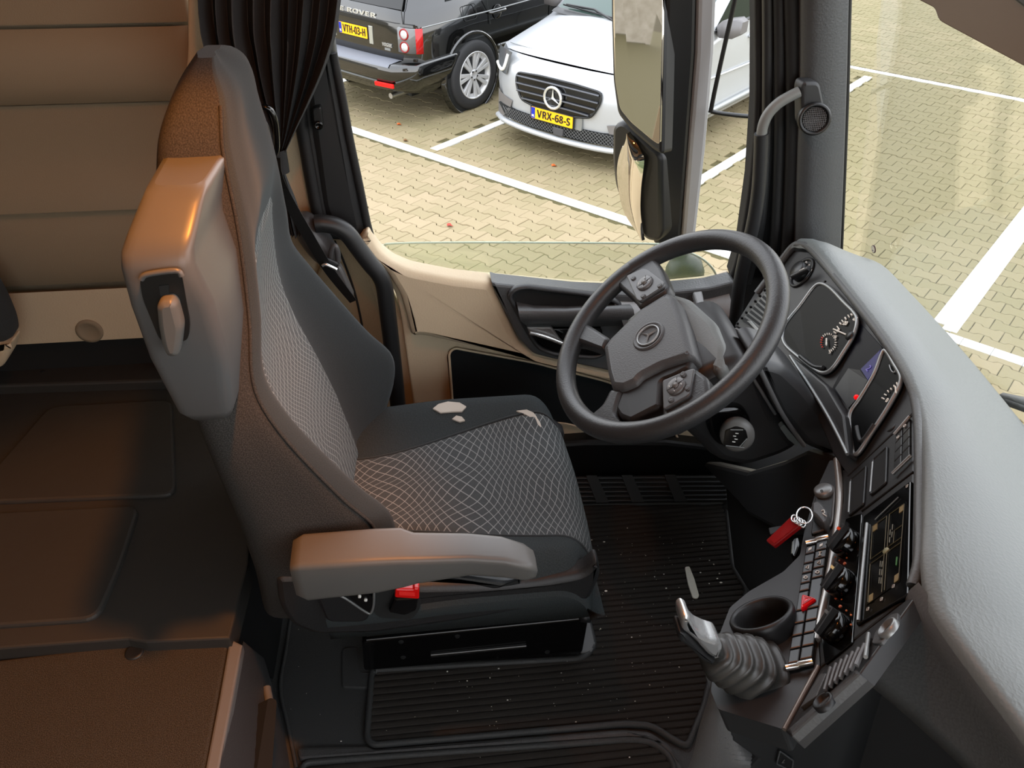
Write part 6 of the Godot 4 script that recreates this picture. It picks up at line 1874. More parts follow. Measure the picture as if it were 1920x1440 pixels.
	s.lathe(Vector3(0.716, 0.81, -1.153), na, [Vector2(0.009, 0), Vector2(0.008, 0.004), Vector2(0, 0.004)], 18)
	part("needle_hub", s, M.black, c)
	s = Shape.new()
	s.tube([Vector3(0.701, 0.776, -1.199), Vector3(0.695, 0.772, -1.183)], 0.0014, 6)
	part("needle", s, M.cream, c)
	var m2 := [[Vector3(0.687, 0.812, -0.977), Vector3(0.691, 0.817, -0.979), Vector3(0.695, 0.823, -0.98), Vector3(0.698, 0.828, -0.979), Vector3(0.701, 0.834, -0.978), Vector3(0.704, 0.839, -0.978)], [Vector3(0.688, 0.814, -0.971), Vector3(0.691, 0.819, -0.974), Vector3(0.694, 0.824, -0.975), Vector3(0.697, 0.829, -0.974), Vector3(0.7, 0.834, -0.974), Vector3(0.702, 0.838, -0.968)]]
	for k in 6:
		s = Shape.new()
		s.tube([m2[0][k], m2[1][k]], 0.0012, 6)
		part("dial_mark", s, M.cream, c)
	s = Shape.new()
	s.tube([Vector3(0.7, 0.836, -0.973), Vector3(0.696, 0.833, -0.96)], 0.0012, 6)
	part("needle", s, M.cream, c)
	writing("dial_number", "0", M.cream, c, Vector3(0.688, 0.817, -0.964), ex - ey * 0.2, ey, 0.007, 0.001)
	s = Shape.new()
	s.tube(curve([Vector3(0.712, 0.842, -1.02), Vector3(0.709, 0.841, -1.008), Vector3(0.709, 0.842, -1), Vector3(0.711, 0.845, -1)], 4), 0.0010, 6)
	part("dial_symbol", s, M.silver, c)
	# switch bank at the top of the centre stack: two columns of four keys
	var b := thing("switch_bank", "bank of eight small black keys at the top of the centre stack", "switches", Vector3(0.667, 0.813, -0.871))
	var q0 := [Vector3(0.67, 0.806, -0.896), Vector3(0.69, 0.83, -0.904), Vector3(0.649, 0.831, -0.825), Vector3(0.631, 0.804, -0.822)]
	for i in 2:
		for j in 4:
			var u0 := i * 0.5 + 0.02; var u1 := i * 0.5 + 0.48; var v0 := j * 0.25 + 0.01; var v1 := j * 0.25 + 0.24
			var poly := []
			for e in [Vector2(u0, v0), Vector2(u1, v0), Vector2(u1, v1), Vector2(u0, v1)]:
				poly.append(q0[0].lerp(q0[1], e.x).lerp(q0[3].lerp(q0[2], e.x), e.y))
			s = Shape.new()
			s.slab(poly, nb, 0.01, 0.0015)
			part("switch_key", s, M.key, b)
	for q in [[Vector3(0.669, 0.807, -0.896), Vector3(0.689, 0.833, -0.904)], [Vector3(0.626, 0.807, -0.815), Vector3(0.646, 0.836, -0.818)]]:
		s = Shape.new()
		s.tube(q, 0.0028, 8)
		part("end_trim", s, M.silver, b)
	for q in [Vector3(0.678, 0.825, -0.893), Vector3(0.667, 0.812, -0.884)]:
		s = Shape.new()
		s.lathe(q, nb, [Vector2(0.003, 0), Vector2(0.0028, 0.0006), Vector2(0.0014, 0.0006), Vector2(0.0013, 0)], 12)
		part("key_symbol", s, M.print, b)
	s = Shape.new()
	s.lathe(Vector3(0.683, 0.795, -0.927), nb, [Vector2(0.010, 0), Vector2(0.0095, 0.0015), Vector2(0, 0.001)], 20)
	part("round_blank", s, M.frame, d)
	# two open card slots
	var slots := [[Vector3(0.621, 0.726, -0.892), Vector3(0.637, 0.753, -0.89), Vector3(0.597, 0.754, -0.813), Vector3(0.584, 0.729, -0.817)], [Vector3(0.645, 0.765, -0.89), Vector3(0.659, 0.79, -0.889), Vector3(0.621, 0.79, -0.815), Vector3(0.607, 0.766, -0.818)]]
	for k in 2:
		var p := thing("storage_slot", ["open rectangular slot with ribbed edges nearer the steering column", "open rectangular slot with ribbed edges nearer the radio's top corner"][k], "slot", slots[k][0], "open slots in the centre stack")
		s = Shape.new()
		s.slab(rounded(slots[k], 0.003), nb, 0.004)
		part("opening", s, M.deep, p)
		dash_frame("slot_frame", rounded(slots[k], 0.003), nb, 0.0018, M.frame, p)
		s = Shape.new()
		s.tube([slots[k][0].lerp(slots[k][3], 0.08) + nb * 0.001, slots[k][3].lerp(slots[k][0], 0.06) + nb * 0.001], 0.0018, 6)
		part("bright_edge", s, M.silver, p)
		for j in 6:
			for e in [[0, 1], [3, 2]]:
				s = Shape.new()
				s.box((slots[k][e[0]] as Vector3).lerp(slots[k][e[1]], (j + 0.7) / 6.6), Vector3(0.0022, 0.0022, 0.0022))
				part("rib", s, M.frame, p)
	# climate panel with three knobs
	var cl := thing("climate_panel", "narrow gloss black heater panel with three rotary knobs beside the radio", "control panel", Vector3(0.526, 0.73, -0.7))
	s = Shape.new()
	s.slab(rounded([Vector3(0.58, 0.723, -0.817), Vector3(0.588, 0.752, -0.798), Vector3(0.541, 0.753, -0.705), Vector3(0.48, 0.752, -0.59), Vector3(0.456, 0.712, -0.592), Vector3(0.473, 0.702, -0.637), Vector3(0.523, 0.709, -0.724)], 0.003), nb, 0.006, 0.001)
	part("panel", s, M.gloss, cl)
	var kn := [Vector3(0.556, 0.733, -0.76), Vector3(0.52, 0.731, -0.695), Vector3(0.484, 0.729, -0.628)]
	var spin := [Vector3(0.566, 0.737, -0.768) - Vector3(0.559, 0.729, -0.764), Vector3(0.529, 0.734, -0.702) - Vector3(0.523, 0.726, -0.698), Vector3(0.493, 0.732, -0.635) - Vector3(0.487, 0.724, -0.631)]
	for k in 3:
		s = Shape.new()
		s.lathe(kn[k], nb, [Vector2(0.0215, 0.0), Vector2(0.0205, 0.013), Vector2(0.019, 0.015), Vector2(0, 0.015)], 32)
		var knob := part("knob", s, M.gloss, cl)
		var e: Vector3 = spin[k].normalized()
		var f := nb.cross(e)
		s = Shape.new()
		s.box(kn[k] + nb * 0.018, Vector3(0.038, 0.009, 0.012), Basis(e, f, nb), 0.002)
		part("knob_grip", s, M.frame, knob)
		s = Shape.new()
		s.box(kn[k] + nb * 0.0242 + e * 0.010, Vector3(0.004, 0.009, 0.001), Basis(e, f, nb))
		part("knob_mark", s, [paint(Color(0.95, 0.32, 0.12), 0.4), paint(Color(0.95, 0.85, 0.6), 0.4), M.silver][k], knob)
		for j in 4:
			s = Shape.new()
			var a := -0.9 + j * 0.6
			s.lathe(kn[k] + (e * cos(a) + f * sin(a)) * 0.026 * (1.0 if k == 2 else -1.0), nb, [Vector2(0.0013, -0.001), Vector2(0.0011, 0.0006), Vector2(0, 0.0007)], 8)
			part("scale_dot", s, paint(Color(0.85, 0.5, 0.3), 0.5), cl)
	for q in [Vector3(0.538, 0.73, -0.73), Vector3(0.507, 0.721, -0.682), Vector3(0.502, 0.729, -0.662)]:
		s = Shape.new()
		s.lathe(q, nb, [Vector2(0.0024, -0.001), Vector2(0.002, 0.0006), Vector2(0.0011, 0.0004), Vector2(0, 0.0004)], 12)
		part("lit_symbol", s, paint(Color(0.8, 0.45, 0.32), 0.4), cl)
	# radio with its touch display
	var r := thing("radio", "black radio unit with four-field touch display in the centre stack", "radio", Vector3(0.559, 0.787, -0.695))
	s = Shape.new()
	s.slab(rounded([Vector3(0.583, 0.757, -0.787), Vector3(0.624, 0.833, -0.774), Vector3(0.528, 0.832, -0.592), Vector3(0.492, 0.758, -0.61)], 0.004), nb, 0.01, 0.002)
	var rb := part("radio_body", s, M.gloss, r)
	s = Shape.new()
	s.tube([Vector3(0.575, 0.768, -0.763), Vector3(0.494, 0.765, -0.611)], 0.0025, 8)
	part("side_trim", s, M.silver, rb)
	s = Shape.new()
	s.slab([Vector3(0.575, 0.774, -0.753), Vector3(0.602, 0.827, -0.742), Vector3(0.535, 0.821, -0.62), Vector3(0.509, 0.774, -0.626)], nb, 0.002)
	var sc := part("screen", s, paint(Color(0.045, 0.05, 0.05), 0.12), r)
	var corner := [Vector3(0.574, 0.775, -0.752), Vector3(0.601, 0.829, -0.74), Vector3(0.534, 0.823, -0.619), Vector3(0.508, 0.776, -0.625)]
	var onscreen := func(u: float, w: float) -> Vector3: return corner[0].lerp(corner[1], u).lerp(corner[3].lerp(corner[2], u), w)
	var gold := paint(Color(0.33, 0.30, 0.18), 0.5)
	for e in [[0.04, 0.02, 0.46, 0.02], [0.54, 0.02, 0.96, 0.02], [0.04, 0.02, 0.04, 0.46], [0.46, 0.02, 0.46, 0.46], [0.54, 0.02, 0.54, 0.46], [0.96, 0.02, 0.96, 0.96], [0.04, 0.46, 0.96, 0.46], [0.04, 0.52, 0.96, 0.52], [0.04, 0.52, 0.04, 0.98], [0.46, 0.52, 0.46, 0.98], [0.54, 0.52, 0.54, 0.98], [0.72, 0.3, 0.72, 0.46], [0.72, 0.3, 0.96, 0.3]]:
		s = Shape.new()
		s.tube([onscreen.call(e[0], e[1]), onscreen.call(e[2], e[3])], 0.0006, 4)
		part("screen_line", s, gold, sc)
	for e in [[0.12, 0.06], [0.88, 0.06], [0.88, 0.93], [0.12, 0.95]]:
		s = Shape.new()
		s.slab([onscreen.call(e[0] - 0.06, e[1] - 0.04), onscreen.call(e[0] + 0.06, e[1] - 0.04), onscreen.call(e[0] + 0.06, e[1] + 0.04), onscreen.call(e[0] - 0.06, e[1] + 0.04)], nb, 0.001)
		part("screen_tag", s, paint(Color(0.52, 0.45, 0.29), 0.5), sc)
	for k in 4:
		for j in 3:
			if k < 2 and j == 2: continue
			s = Shape.new()
			var x: float = [0.60, 0.66, 0.36, 0.42][k]; var w0: float = [0.25, 0.2, 0.58, 0.6][k]
			s.tube([onscreen.call(x, w0 + j * 0.1), onscreen.call(x, w0 + 0.07 + j * 0.1)], 0.0008, 4)
			part("screen_text", s, paint(Color(0.42, 0.42, 0.36), 0.5), sc)
	s = Shape.new()
	s.tube([onscreen.call(0.86, 0.68), onscreen.call(0.86, 0.78)], 0.0012, 4)
	part("screen_text", s, paint(Color(0.2, 0.45, 0.15), 0.5), sc)
	s = Shape.new()
	s.lathe(onscreen.call(0.5, 0.49), nb, [Vector2(0.005, -0.001), Vector2(0.0045, 0.0008), Vector2(0, 0.001)], 18)
	part("screen_dot", s, paint(Color(0.55, 0.55, 0.42), 0.5), sc)
	for q in [Vector3(0.505, 0.779, -0.615), Vector3(0.516, 0.798, -0.613), Vector3(0.528, 0.815, -0.617), Vector3(0.615, 0.831, -0.764)]:
		s = Shape.new()
		var e2 := (Vector3(0.571, 0.791, -0.714) - Vector3(0.559, 0.787, -0.695)).normalized()
		s.tube([q, q + e2 * 0.004, q + e2 * 0.004 + nb.cross(e2) * 0.003, q + nb.cross(e2) * 0.003, q], 0.0006, 4)
		part("radio_symbol", s, M.print, rb)
	s = Shape.new()
	s.tube([Vector3(0.58, 0.781, -0.757), Vector3(0.604, 0.817, -0.76)], 0.0009, 4)
	part("disc_slot_text", s, M.silver, rb)

# ---------------------------------------------------------------- console under the centre stack
func console():
	var nc := Vector3(-0.369, 0.913, -0.172); var nb := Vector3(-0.776, 0.485, -0.404); var nd := Vector3(-0.682, 0.408, -0.607)
	var o := thing("console", "dark sloping console shelf below the centre stack, with a bright edge trim", "console", Vector3(0.442, 0.678, -0.655))
	var s := Shape.new()
	var hole := []
	var hc := Vector3(0.427, 0.662, -0.708)
	var h1 := Vector3(0.457, 0.677, -0.696) - hc; var h2 := Vector3(0.438, 0.662, -0.734) - hc
	for k in 29: hole.append(hc + h1 * cos(TAU * k / 28) - h2 * sin(TAU * k / 28))
	var shelf := rounded([Vector3(0.429, 0.653, -0.759), Vector3(0.481, 0.672, -0.773), Vector3(0.512, 0.68, -0.794), Vector3(0.533, 0.682, -0.833), Vector3(0.584, 0.687, -0.914), Vector3(0.63, 0.694, -0.973), Vector3(0.642, 0.703, -0.955), Vector3(0.523, 0.697, -0.729), Vector3(0.475, 0.693, -0.647), Vector3(0.458, 0.695, -0.602), Vector3(0.388, 0.68, -0.532), Vector3(0.331, 0.646, -0.587), Vector3(0.331, 0.641, -0.616), Vector3(0.364, 0.64, -0.693), Vector3(0.397, 0.643, -0.742)], 0.004, 2)
	var best := 0; var start := 0
	for i in shelf.size():
		for k in 28:
			if (shelf[i] - hole[k]).length() < (shelf[start] - hole[best]).length(): start = i; best = k
	var joined := []
	for i in shelf.size() + 1: joined.append(shelf[(start + i) % shelf.size()])
	for k in 29: joined.append(hole[(best + 28 - k) % 28])
	s.slab(joined, nc, 0.042)
	part("shelf", s, M.face, o)
	s = Shape.new()
	s.tube(curve([Vector3(0.635, 0.703, -0.963), Vector3(0.603, 0.705, -0.88), Vector3(0.561, 0.704, -0.798), Vector3(0.515, 0.701, -0.717), Vector3(0.486, 0.698, -0.669), Vector3(0.468, 0.696, -0.638)], 5), 0.0055, 10)
	part("edge_trim", s, M.trim, o)
	s = Shape.new()
	s.tube([Vector3(0.454, 0.698, -0.599), Vector3(0.387, 0.684, -0.529)], 0.0035, 8)
	part("edge_trim", s, M.trim_dark, o)
	# side wall of the console with its foot air vent
	s = Shape.new()
	s.slab([Vector3(0.459, 0.694, -0.602), Vector3(0.527, 0.825, -0.59), Vector3(0.539, 0.847, -0.589), Vector3(0.448, 0.793, -0.523), Vector3(0.383, 0.703, -0.51), Vector3(0.388, 0.681, -0.53)], nd, 0.02, 0.002)
	part("side_wall", s, M.cowl, o)
	s = Shape.new()
	s.slab([Vector3(0.386, 0.694, -0.524), Vector3(0.381, 0.71, -0.508), Vector3(0.444, 0.798, -0.52), Vector3(0.449, 0.788, -0.532)], nd, 0.012, 0.003)
	part("lower_rail", s, M.pad_dark, o)
	var v := thing("foot_vent", "small air vent with upright slats and thumbwheel on the console side", "air vent", Vector3(0.445, 0.748, -0.549))
	s = Shape.new()
	s.slab([Vector3(0.45, 0.717, -0.581), Vector3(0.483, 0.778, -0.577), Vector3(0.482, 0.793, -0.566), Vector3(0.464, 0.79, -0.547), Vector3(0.429, 0.75, -0.535), Vector3(0.418, 0.73, -0.537), Vector3(0.414, 0.711, -0.544)], nd, 0.004)
	part("vent_opening", s, M.deep, v)
	for k in 7:
		s = Shape.new()
		var a := [Vector3(0.445, 0.744, -0.565), Vector3(0.468, 0.798, -0.555)]; var b := [Vector3(0.42, 0.756, -0.529), Vector3(0.445, 0.8, -0.528)]
		s.tube([a[0].lerp(a[1], k / 6.0), b[0].lerp(b[1], k / 6.0)], 0.0016, 6, true, 2.0, nd)
		part("slat", s, M.shell, v)
	s = Shape.new()
	s.tube([Vector3(0.483, 0.79, -0.574), Vector3(0.457, 0.805, -0.534)], 0.0026, 8)
	part("bright_bar", s, M.silver, v)
	s = Shape.new()
	s.slab(rounded([Vector3(0.406, 0.706, -0.542), Vector3(0.443, 0.714, -0.578), Vector3(0.444, 0.729, -0.569), Vector3(0.419, 0.731, -0.539)], 0.002), nd, 0.006, 0.001)
	part("vent_flap", s, M.pad_dark, v)
	s = Shape.new()
	s.lathe(Vector3(0.414, 0.753, -0.517), nd + Vector3(0, 0.3, 0), [Vector2(0.013, -0.004), Vector2(0.013, 0.003), Vector2(0.010, 0.004), Vector2(0.009, -0.002), Vector2(0, -0.002)], 20)
	part("thumbwheel", s, M.frame, v)
	var so := thing("power_socket", "round power socket with bright ring on the console side below the radio", "socket", Vector3(0.492, 0.804, -0.565))
	s = Shape.new()
	s.slab(rounded([Vector3(0.476, 0.798, -0.556), Vector3(0.49, 0.793, -0.574), Vector3(0.508, 0.81, -0.583), Vector3(0.508, 0.826, -0.573), Vector3(0.498, 0.831, -0.558), Vector3(0.475, 0.816, -0.542)], 0.004), nd, 0.004, 0.001)
	part("recess", s, M.pad_dark, so)
	s = Shape.new()
	s.lathe(Vector3(0.489, 0.822, -0.556), nd, [Vector2(0.0135, -0.004), Vector2(0.0135, 0.003), Vector2(0.011, 0.004), Vector2(0.010, -0.003), Vector2(0, -0.003)], 24)
	part("socket_ring", s, M.silver, so)
	# keypad: two columns of black keys with a red hazard key
	var k0 := thing("keypad", "two-column strip of black keys with white symbols and silver ends on the console", "keypad", Vector3(0.489, 0.688, -0.703))
	var cn := [Vector3(0.521, 0.69, -0.799), Vector3(0.549, 0.702, -0.795), Vector3(0.452, 0.697, -0.61), Vector3(0.423, 0.685, -0.614)]
	var place := func(u: float, w: float, h: float) -> Vector3: return cn[0].lerp(cn[1], u).lerp(cn[3].lerp(cn[2], u), w) + nc * h
	s = Shape.new()
	s.slab([place.call(-0.01, -0.03, -0.003), place.call(1.03, -0.03, -0.003), place.call(1.03, 1.03, -0.003), place.call(-0.01, 1.03, -0.003)], nc, 0.006)
	part("base", s, M.deep, k0)
	var cuts := [[0.0, 0.08, 0.17, 0.26, 0.35, 0.42, 0.585, 0.69, 0.79, 0.89, 1.0], [0.0, 0.085, 0.165, 0.25, 0.34, 0.60, 0.70, 0.80, 0.90, 1.0]]
	for i in 2:
		var u0: float = [0.0, 0.50][i]; var u1: float = [0.44, 1.0][i]
		for j in cuts[i].size() - 1:
			var w0: float = cuts[i][j] + 0.005; var w1: float = cuts[i][j + 1] - 0.005
			s = Shape.new()
			var h := 0.004 if i == 1 else 0.0015
			s.slab([place.call(u0, w0, h), place.call(u1, w0, h), place.call(u1, w1, h), place.call(u0, w1, h)], nc, 0.008, 0.0015)
			var key := part("key", s, M.key, k0)
			if (i == 0 and j in [0, 2, 3]) or (i == 1 and j < 4):
				s = Shape.new()
				var um := (u0 + u1) / 2; var wm := (w0 + w1) / 2
				var du := 0.07; var dw := 0.016
				match (i * 4 + j) % 4:
					0:
						s.slab([place.call(um - du, wm - dw * 0.5, h + 0.001), place.call(um + du, wm - dw, h + 0.001), place.call(um + du, wm + dw * 0.4, h + 0.001), place.call(um - du, wm + dw, h + 0.001)], nc, 0.001)
					1:
						for e in [-1.0, 1.0]: s.tube([place.call(um - du, wm + dw * e, h + 0.001), place.call(um + du, wm + dw * e, h + 0.001)], 0.0008, 5)
						s.tube([place.call(um, wm - dw, h + 0.001), place.call(um, wm + dw, h + 0.001)], 0.0008, 5)
					2:
						s.tube([place.call(um - du, wm, h + 0.001), place.call(um + du, wm - dw, h + 0.001), place.call(um + du, wm + dw, h + 0.001), place.call(um - du, wm, h + 0.001)], 0.0008, 5)
					3:
						s.lathe(place.call(um, wm, h + 0.001), nc, [Vector2(0.003, 0), Vector2(0.0028, 0.0006), Vector2(0.0016, 0.0006), Vector2(0.0015, 0)], 12)
						s.tube([place.call(um - du, wm, h + 0.001), place.call(um - du * 1.6, wm, h + 0.001)], 0.0007, 5)
				part("key_symbol", s, M.print, key)
	for w in [-0.028, 1.03]:
		s = Shape.new()
		s.tube([place.call(-0.02, w, 0.002), place.call(0.45, w, 0.002), place.call(0.52, w, 0.004), place.call(1.03, w, 0.004)], 0.0042, 8)
		part("end_trim", s, M.chrome, k0)
	var hz := thing("hazard_button", "raised red triangular hazard warning button across the keypad", "button", Vector3(0.486, 0.686, -0.71))
	s = Shape.new()
	s.slab(rounded([Vector3(0.478, 0.697, -0.713), Vector3(0.491, 0.706, -0.696), Vector3(0.466, 0.697, -0.687)], 0.005), nc, 0.012, 0.003)
	part("triangle", s, M.hazard, hz)
	for k in 2:
		s = Shape.new()
		var tri := [Vector3(0.478, 0.699, -0.707), Vector3(0.486, 0.704, -0.698), Vector3(0.471, 0.699, -0.693)]
		var mid: Vector3 = (tri[0] + tri[1] + tri[2]) / 3.0
		for j in 3: tri[j] = mid.lerp(tri[j], 0.95 - 0.42 * k)
		s.tube([tri[0], tri[1], tri[2], tri[0]], 0.0007, 5)
		part("triangle_outline", s, paint(Color(0.98, 0.62, 0.66), 0.4), hz)
	# ignition plate with start button and key module
	var ig := thing("ignition_panel", "ignition plate with round silver start button and inserted grey key module", "ignition", Vector3(0.575, 0.691, -0.875))
	s = Shape.new()
	s.slab(rounded([Vector3(0.539, 0.689, -0.825), Vector3(0.56, 0.69, -0.866), Vector3(0.579, 0.69, -0.905), Vector3(0.589, 0.692, -0.917), Vector3(0.604, 0.698, -0.914), Vector3(0.605, 0.701, -0.903), Vector3(0.587, 0.701, -0.864), Vector3(0.567, 0.7, -0.827), Vector3(0.539, 0.689, -0.823)], 0.004), nc, 0.004, 0.001)
	part("plate", s, M.frame, ig)
	s = Shape.new()
	s.tube(curve([Vector3(0.603, 0.7, -0.91), Vector3(0.602, 0.702, -0.896), Vector3(0.585, 0.702, -0.86), Vector3(0.566, 0.7, -0.826), Vector3(0.541, 0.691, -0.823)], 4), 0.002, 8)
	part("plate_rim", s, M.shell, ig)
	s = Shape.new()
	s.lathe(Vector3(0.589, 0.697, -0.901), nc, [Vector2(0.0145, -0.004), Vector2(0.0145, 0.004), Vector2(0.0125, 0.006), Vector2(0, 0.0065)], 28)
	var sb := part("start_button", s, M.silver, ig)
	writing("start_mark", "0", M.frame, sb, Vector3(0.582, 0.703, -0.896), Vector3(0.597, 0.693, -0.908) - Vector3(0.59, 0.691, -0.908), Vector3(0.593, 0.69, -0.915) - Vector3(0.589, 0.691, -0.904), 0.006, 0.0006)
	s = Shape.new()
	s.slab(rounded([Vector3(0.553, 0.707, -0.869), Vector3(0.561, 0.71, -0.871), Vector3(0.565, 0.713, -0.865), Vector3(0.565, 0.717, -0.84), Vector3(0.556, 0.717, -0.824), Vector3(0.55, 0.715, -0.818), Vector3(0.547, 0.71, -0.841), Vector3(0.545, 0.707, -0.85)], 0.004), nc, 0.024, 0.004, true)
	part("key_module", s, M.pad_dark, ig)
	s = Shape.new()
	s.tube(curve([Vector3(0.557, 0.714, -0.844), Vector3(0.56, 0.716, -0.844), Vector3(0.559, 0.716, -0.838), Vector3(0.556, 0.715, -0.838), Vector3(0.558, 0.718, -0.829)], 3), 0.0009, 5)
	part("key_symbol", s, M.print, ig)
	var ky := thing("key_ring", "steel key ring with red tag and dark keys hanging from the ignition module", "keys", Vector3(0.535, 0.679, -0.852))
	s = Shape.new()
	var rc := Vector3(0.53, 0.712, -0.84)
	var ring := []
	var rx := Vector3(0.539, 0.716, -0.835) - rc; var ry := Vector3(0.537, 0.711, -0.857) - rc
	for k in 29: ring.append(rc + rx * cos(TAU * k / 28) + ry * sin(TAU * k / 28))
	s.tube(ring, 0.0014, 8, false)
	part("ring", s, M.chrome, ky)
	var p0 := Vector3(0.52, 0.706, -0.841)
	for k in 4:
		s = Shape.new()
		ring = []
		for j in 17: ring.append(p0 + Vector3(-0.004 + k * 0.0035, -0.001 * k, 0.003 * k) + (rx * cos(TAU * j / 16) * 0.36 + ry * sin(TAU * j / 16) * 0.42))
		s.tube(ring, 0.0013, 6, false)
		part("chain_link", s, M.chrome, ky)
	var tagp := [Vector3(0.518, 0.7, -0.853), Vector3(0.52, 0.706, -0.828), Vector3(0.485, 0.668, -0.825), Vector3(0.481, 0.663, -0.842)]
	var tn: Vector3 = (tagp[1] - tagp[0]).cross(tagp[3] - tagp[0]).normalized()
	if tn.y < 0: tn = -tn
	s = Shape.new()
	s.slab(rounded(tagp, 0.003), tn, 0.007, 0.0015)
	var tg := part("red_tag", s, paint(Color(0.55, 0.06, 0.07), 0.35), ky)
	var inner := []
	var mid2: Vector3 = (tagp[0] + tagp[1] + tagp[2] + tagp[3]) / 4.0
	for q in tagp: inner.append(mid2.lerp(q, 0.8) + tn * 0.0004)
	s = Shape.new()
	s.slab(inner, tn, 0.001)
	part("tag_window", s, paint(Color(0.62, 0.12, 0.13), 0.25), tg)
	s = Shape.new()
	s.slab(rounded([Vector3(0.507, 0.639, -0.889), Vector3(0.529, 0.648, -0.884), Vector3(0.528, 0.65, -0.873), Vector3(0.504, 0.64, -0.874)], 0.002), nc, 0.004, 0.001)
	part("key", s, M.frame, ky)
	s = Shape.new()
	s.slab(rounded([Vector3(0.526, 0.654, -0.849), Vector3(0.536, 0.657, -0.851), Vector3(0.532, 0.659, -0.833), Vector3(0.515, 0.657, -0.809), Vector3(0.512, 0.654, -0.818)], 0.006), nc, 0.01, 0.003)
	part("key", s, M.gloss, ky)
	# cup holder
	var cu := thing("cup_holder", "round black cup holder beside the bellows lever", "cup holder", Vector3(0.427, 0.662, -0.708))
	s = Shape.new()
	var ca := Vector3(-0.34, 0.80, -0.48).normalized()
	var cc := Vector3(0.422, 0.675, -0.701)
	s.lathe(cc, ca, [Vector2(0.030, -0.085), Vector2(0.040, -0.03), Vector2(0.0445, -0.006), Vector2(0.0445, 0.0), Vector2(0.042, 0.0035), Vector2(0.039, 0.0035), Vector2(0.0365, 0.0), Vector2(0.035, -0.02), Vector2(0.031, -0.06), Vector2(0.0, -0.062)], 48)
	var cup := part("cup", s, M.frame, cu)
	for k in 4:
		s = Shape.new()
		s.lathe(cc - ca * 0.061, ca, [Vector2(0.007 + k * 0.006, 0), Vector2(0.0085 + k * 0.006, 0.002), Vector2(0.010 + k * 0.006, 0)], 32)
		part("base_ring", s, M.frame, cup)
	# lever in its ribbed bellows
	var le := thing("bellows_lever", "chrome lever sticking out of a ribbed black rubber bellows on the console", "lever", Vector3(0.377, 0.658, -0.62))
	var spine := curve([Vector3(0.407, 0.635, -0.623), Vector3(0.394, 0.656, -0.623), Vector3(0.378, 0.671, -0.623), Vector3(0.364, 0.684, -0.623), Vector3(0.35, 0.693, -0.623), Vector3(0.337, 0.702, -0.623), Vector3(0.328, 0.709, -0.623)], 4)
	var rows := []
	var bx: Vector3 = (spine[-1] - spine[0]).normalized()
	for i in 49:
		var t := i / 48.0
		var f := t * (spine.size() - 1)
		var p: Vector3 = spine[int(f)].lerp(spine[mini(int(f) + 1, spine.size() - 1)], f - int(f))
		var r := lerpf(0.038, 0.021, t) + 0.0065 * (1.0 - pow(absf(sin(PI * t * 6.0)), 0.8)) * (1.0 - 0.3 * t) - (0.012 if i == 48 else 0.0)
		var e := Vector3(0, 0, 1); var u := e.cross(bx).normalized()
		var sec := []
		for k in 28:
			var a := TAU * k / 28
			var c1 := cos(a); var c2 := sin(a)
			var m := pow(pow(absf(c1), 3.2) + pow(absf(c2), 3.2), -1.0 / 3.2)
			sec.append(p + (e * c1 + u * c2) * r * m)
		rows.append(sec)
	s = Shape.new()
	s.loft(rows)
	part("bellows", s, M.bellows, le)
	s = Shape.new()
	s.slab(rounded([Vector3(0.273, 0.793, -0.611), Vector3(0.276, 0.8, -0.611), Vector3(0.284, 0.794, -0.611), Vector3(0.289, 0.778, -0.611), Vector3(0.298, 0.765, -0.611), Vector3(0.311, 0.755, -0.611), Vector3(0.325, 0.747, -0.611), Vector3(0.332, 0.733, -0.611), Vector3(0.328, 0.711, -0.611), Vector3(0.314, 0.723, -0.611), Vector3(0.294, 0.753, -0.611), Vector3(0.284, 0.766, -0.611), Vector3(0.276, 0.774, -0.611)], 0.004, 4), Vector3(0, 0, 1), 0.03, 0.006, true)
	var hd := part("handle", s, M.chrome, le)
	s = Shape.new()
	s.slab(rounded([Vector3(0.273, 0.771, -0.613), Vector3(0.284, 0.764, -0.613), Vector3(0.295, 0.748, -0.613), Vector3(0.315, 0.718, -0.613), Vector3(0.328, 0.706, -0.613), Vector3(0.324, 0.698, -0.613), Vector3(0.31, 0.709, -0.613), Vector3(0.287, 0.741, -0.613), Vector3(0.274, 0.755, -0.613)], 0.004, 3), Vector3(0, 0, 1), 0.026, 0.004, true)
	part("handle_underside", s, M.frame, hd)
	s = Shape.new()
	s.lathe(Vector3(0.337, 0.706, -0.623), bx, [Vector2(0.0, -0.004), Vector2(0.018, -0.004), Vector2(0.019, 0.0), Vector2(0.018, 0.004), Vector2(0, 0.005)], 24)
	part("collar", s, M.chrome, le)
	# pillar that carries the console, dark fascia beside it with a small socket
	var pi := thing("console_pillar", "grey flared plastic pillar carrying the console down to the floor", "console pillar", Vector3(0.373, 0.433, -0.66))
	rows = []
	var pl := [Vector3(0.349, 0.644, -0.66), Vector3(0.353, 0.568, -0.66), Vector3(0.35, 0.492, -0.66), Vector3(0.35, 0.423, -0.66), Vector3(0.347, 0.35, -0.66), Vector3(0.342, 0.239, -0.66)]
	var pm := [Vector3(0.342, 0.685, -0.62), Vector3(0.35, 0.616, -0.62), Vector3(0.356, 0.547, -0.62), Vector3(0.363, 0.488, -0.62), Vector3(0.378, 0.416, -0.62), Vector3(0.396, 0.306, -0.62)]
	var pr := [Vector3(0.385, 0.611, -0.66), Vector3(0.402, 0.522, -0.66), Vector3(0.433, 0.433, -0.66), Vector3(0.474, 0.38, -0.66), Vector3(0.534, 0.326, -0.66), Vector3(0.601, 0.184, -0.66)]
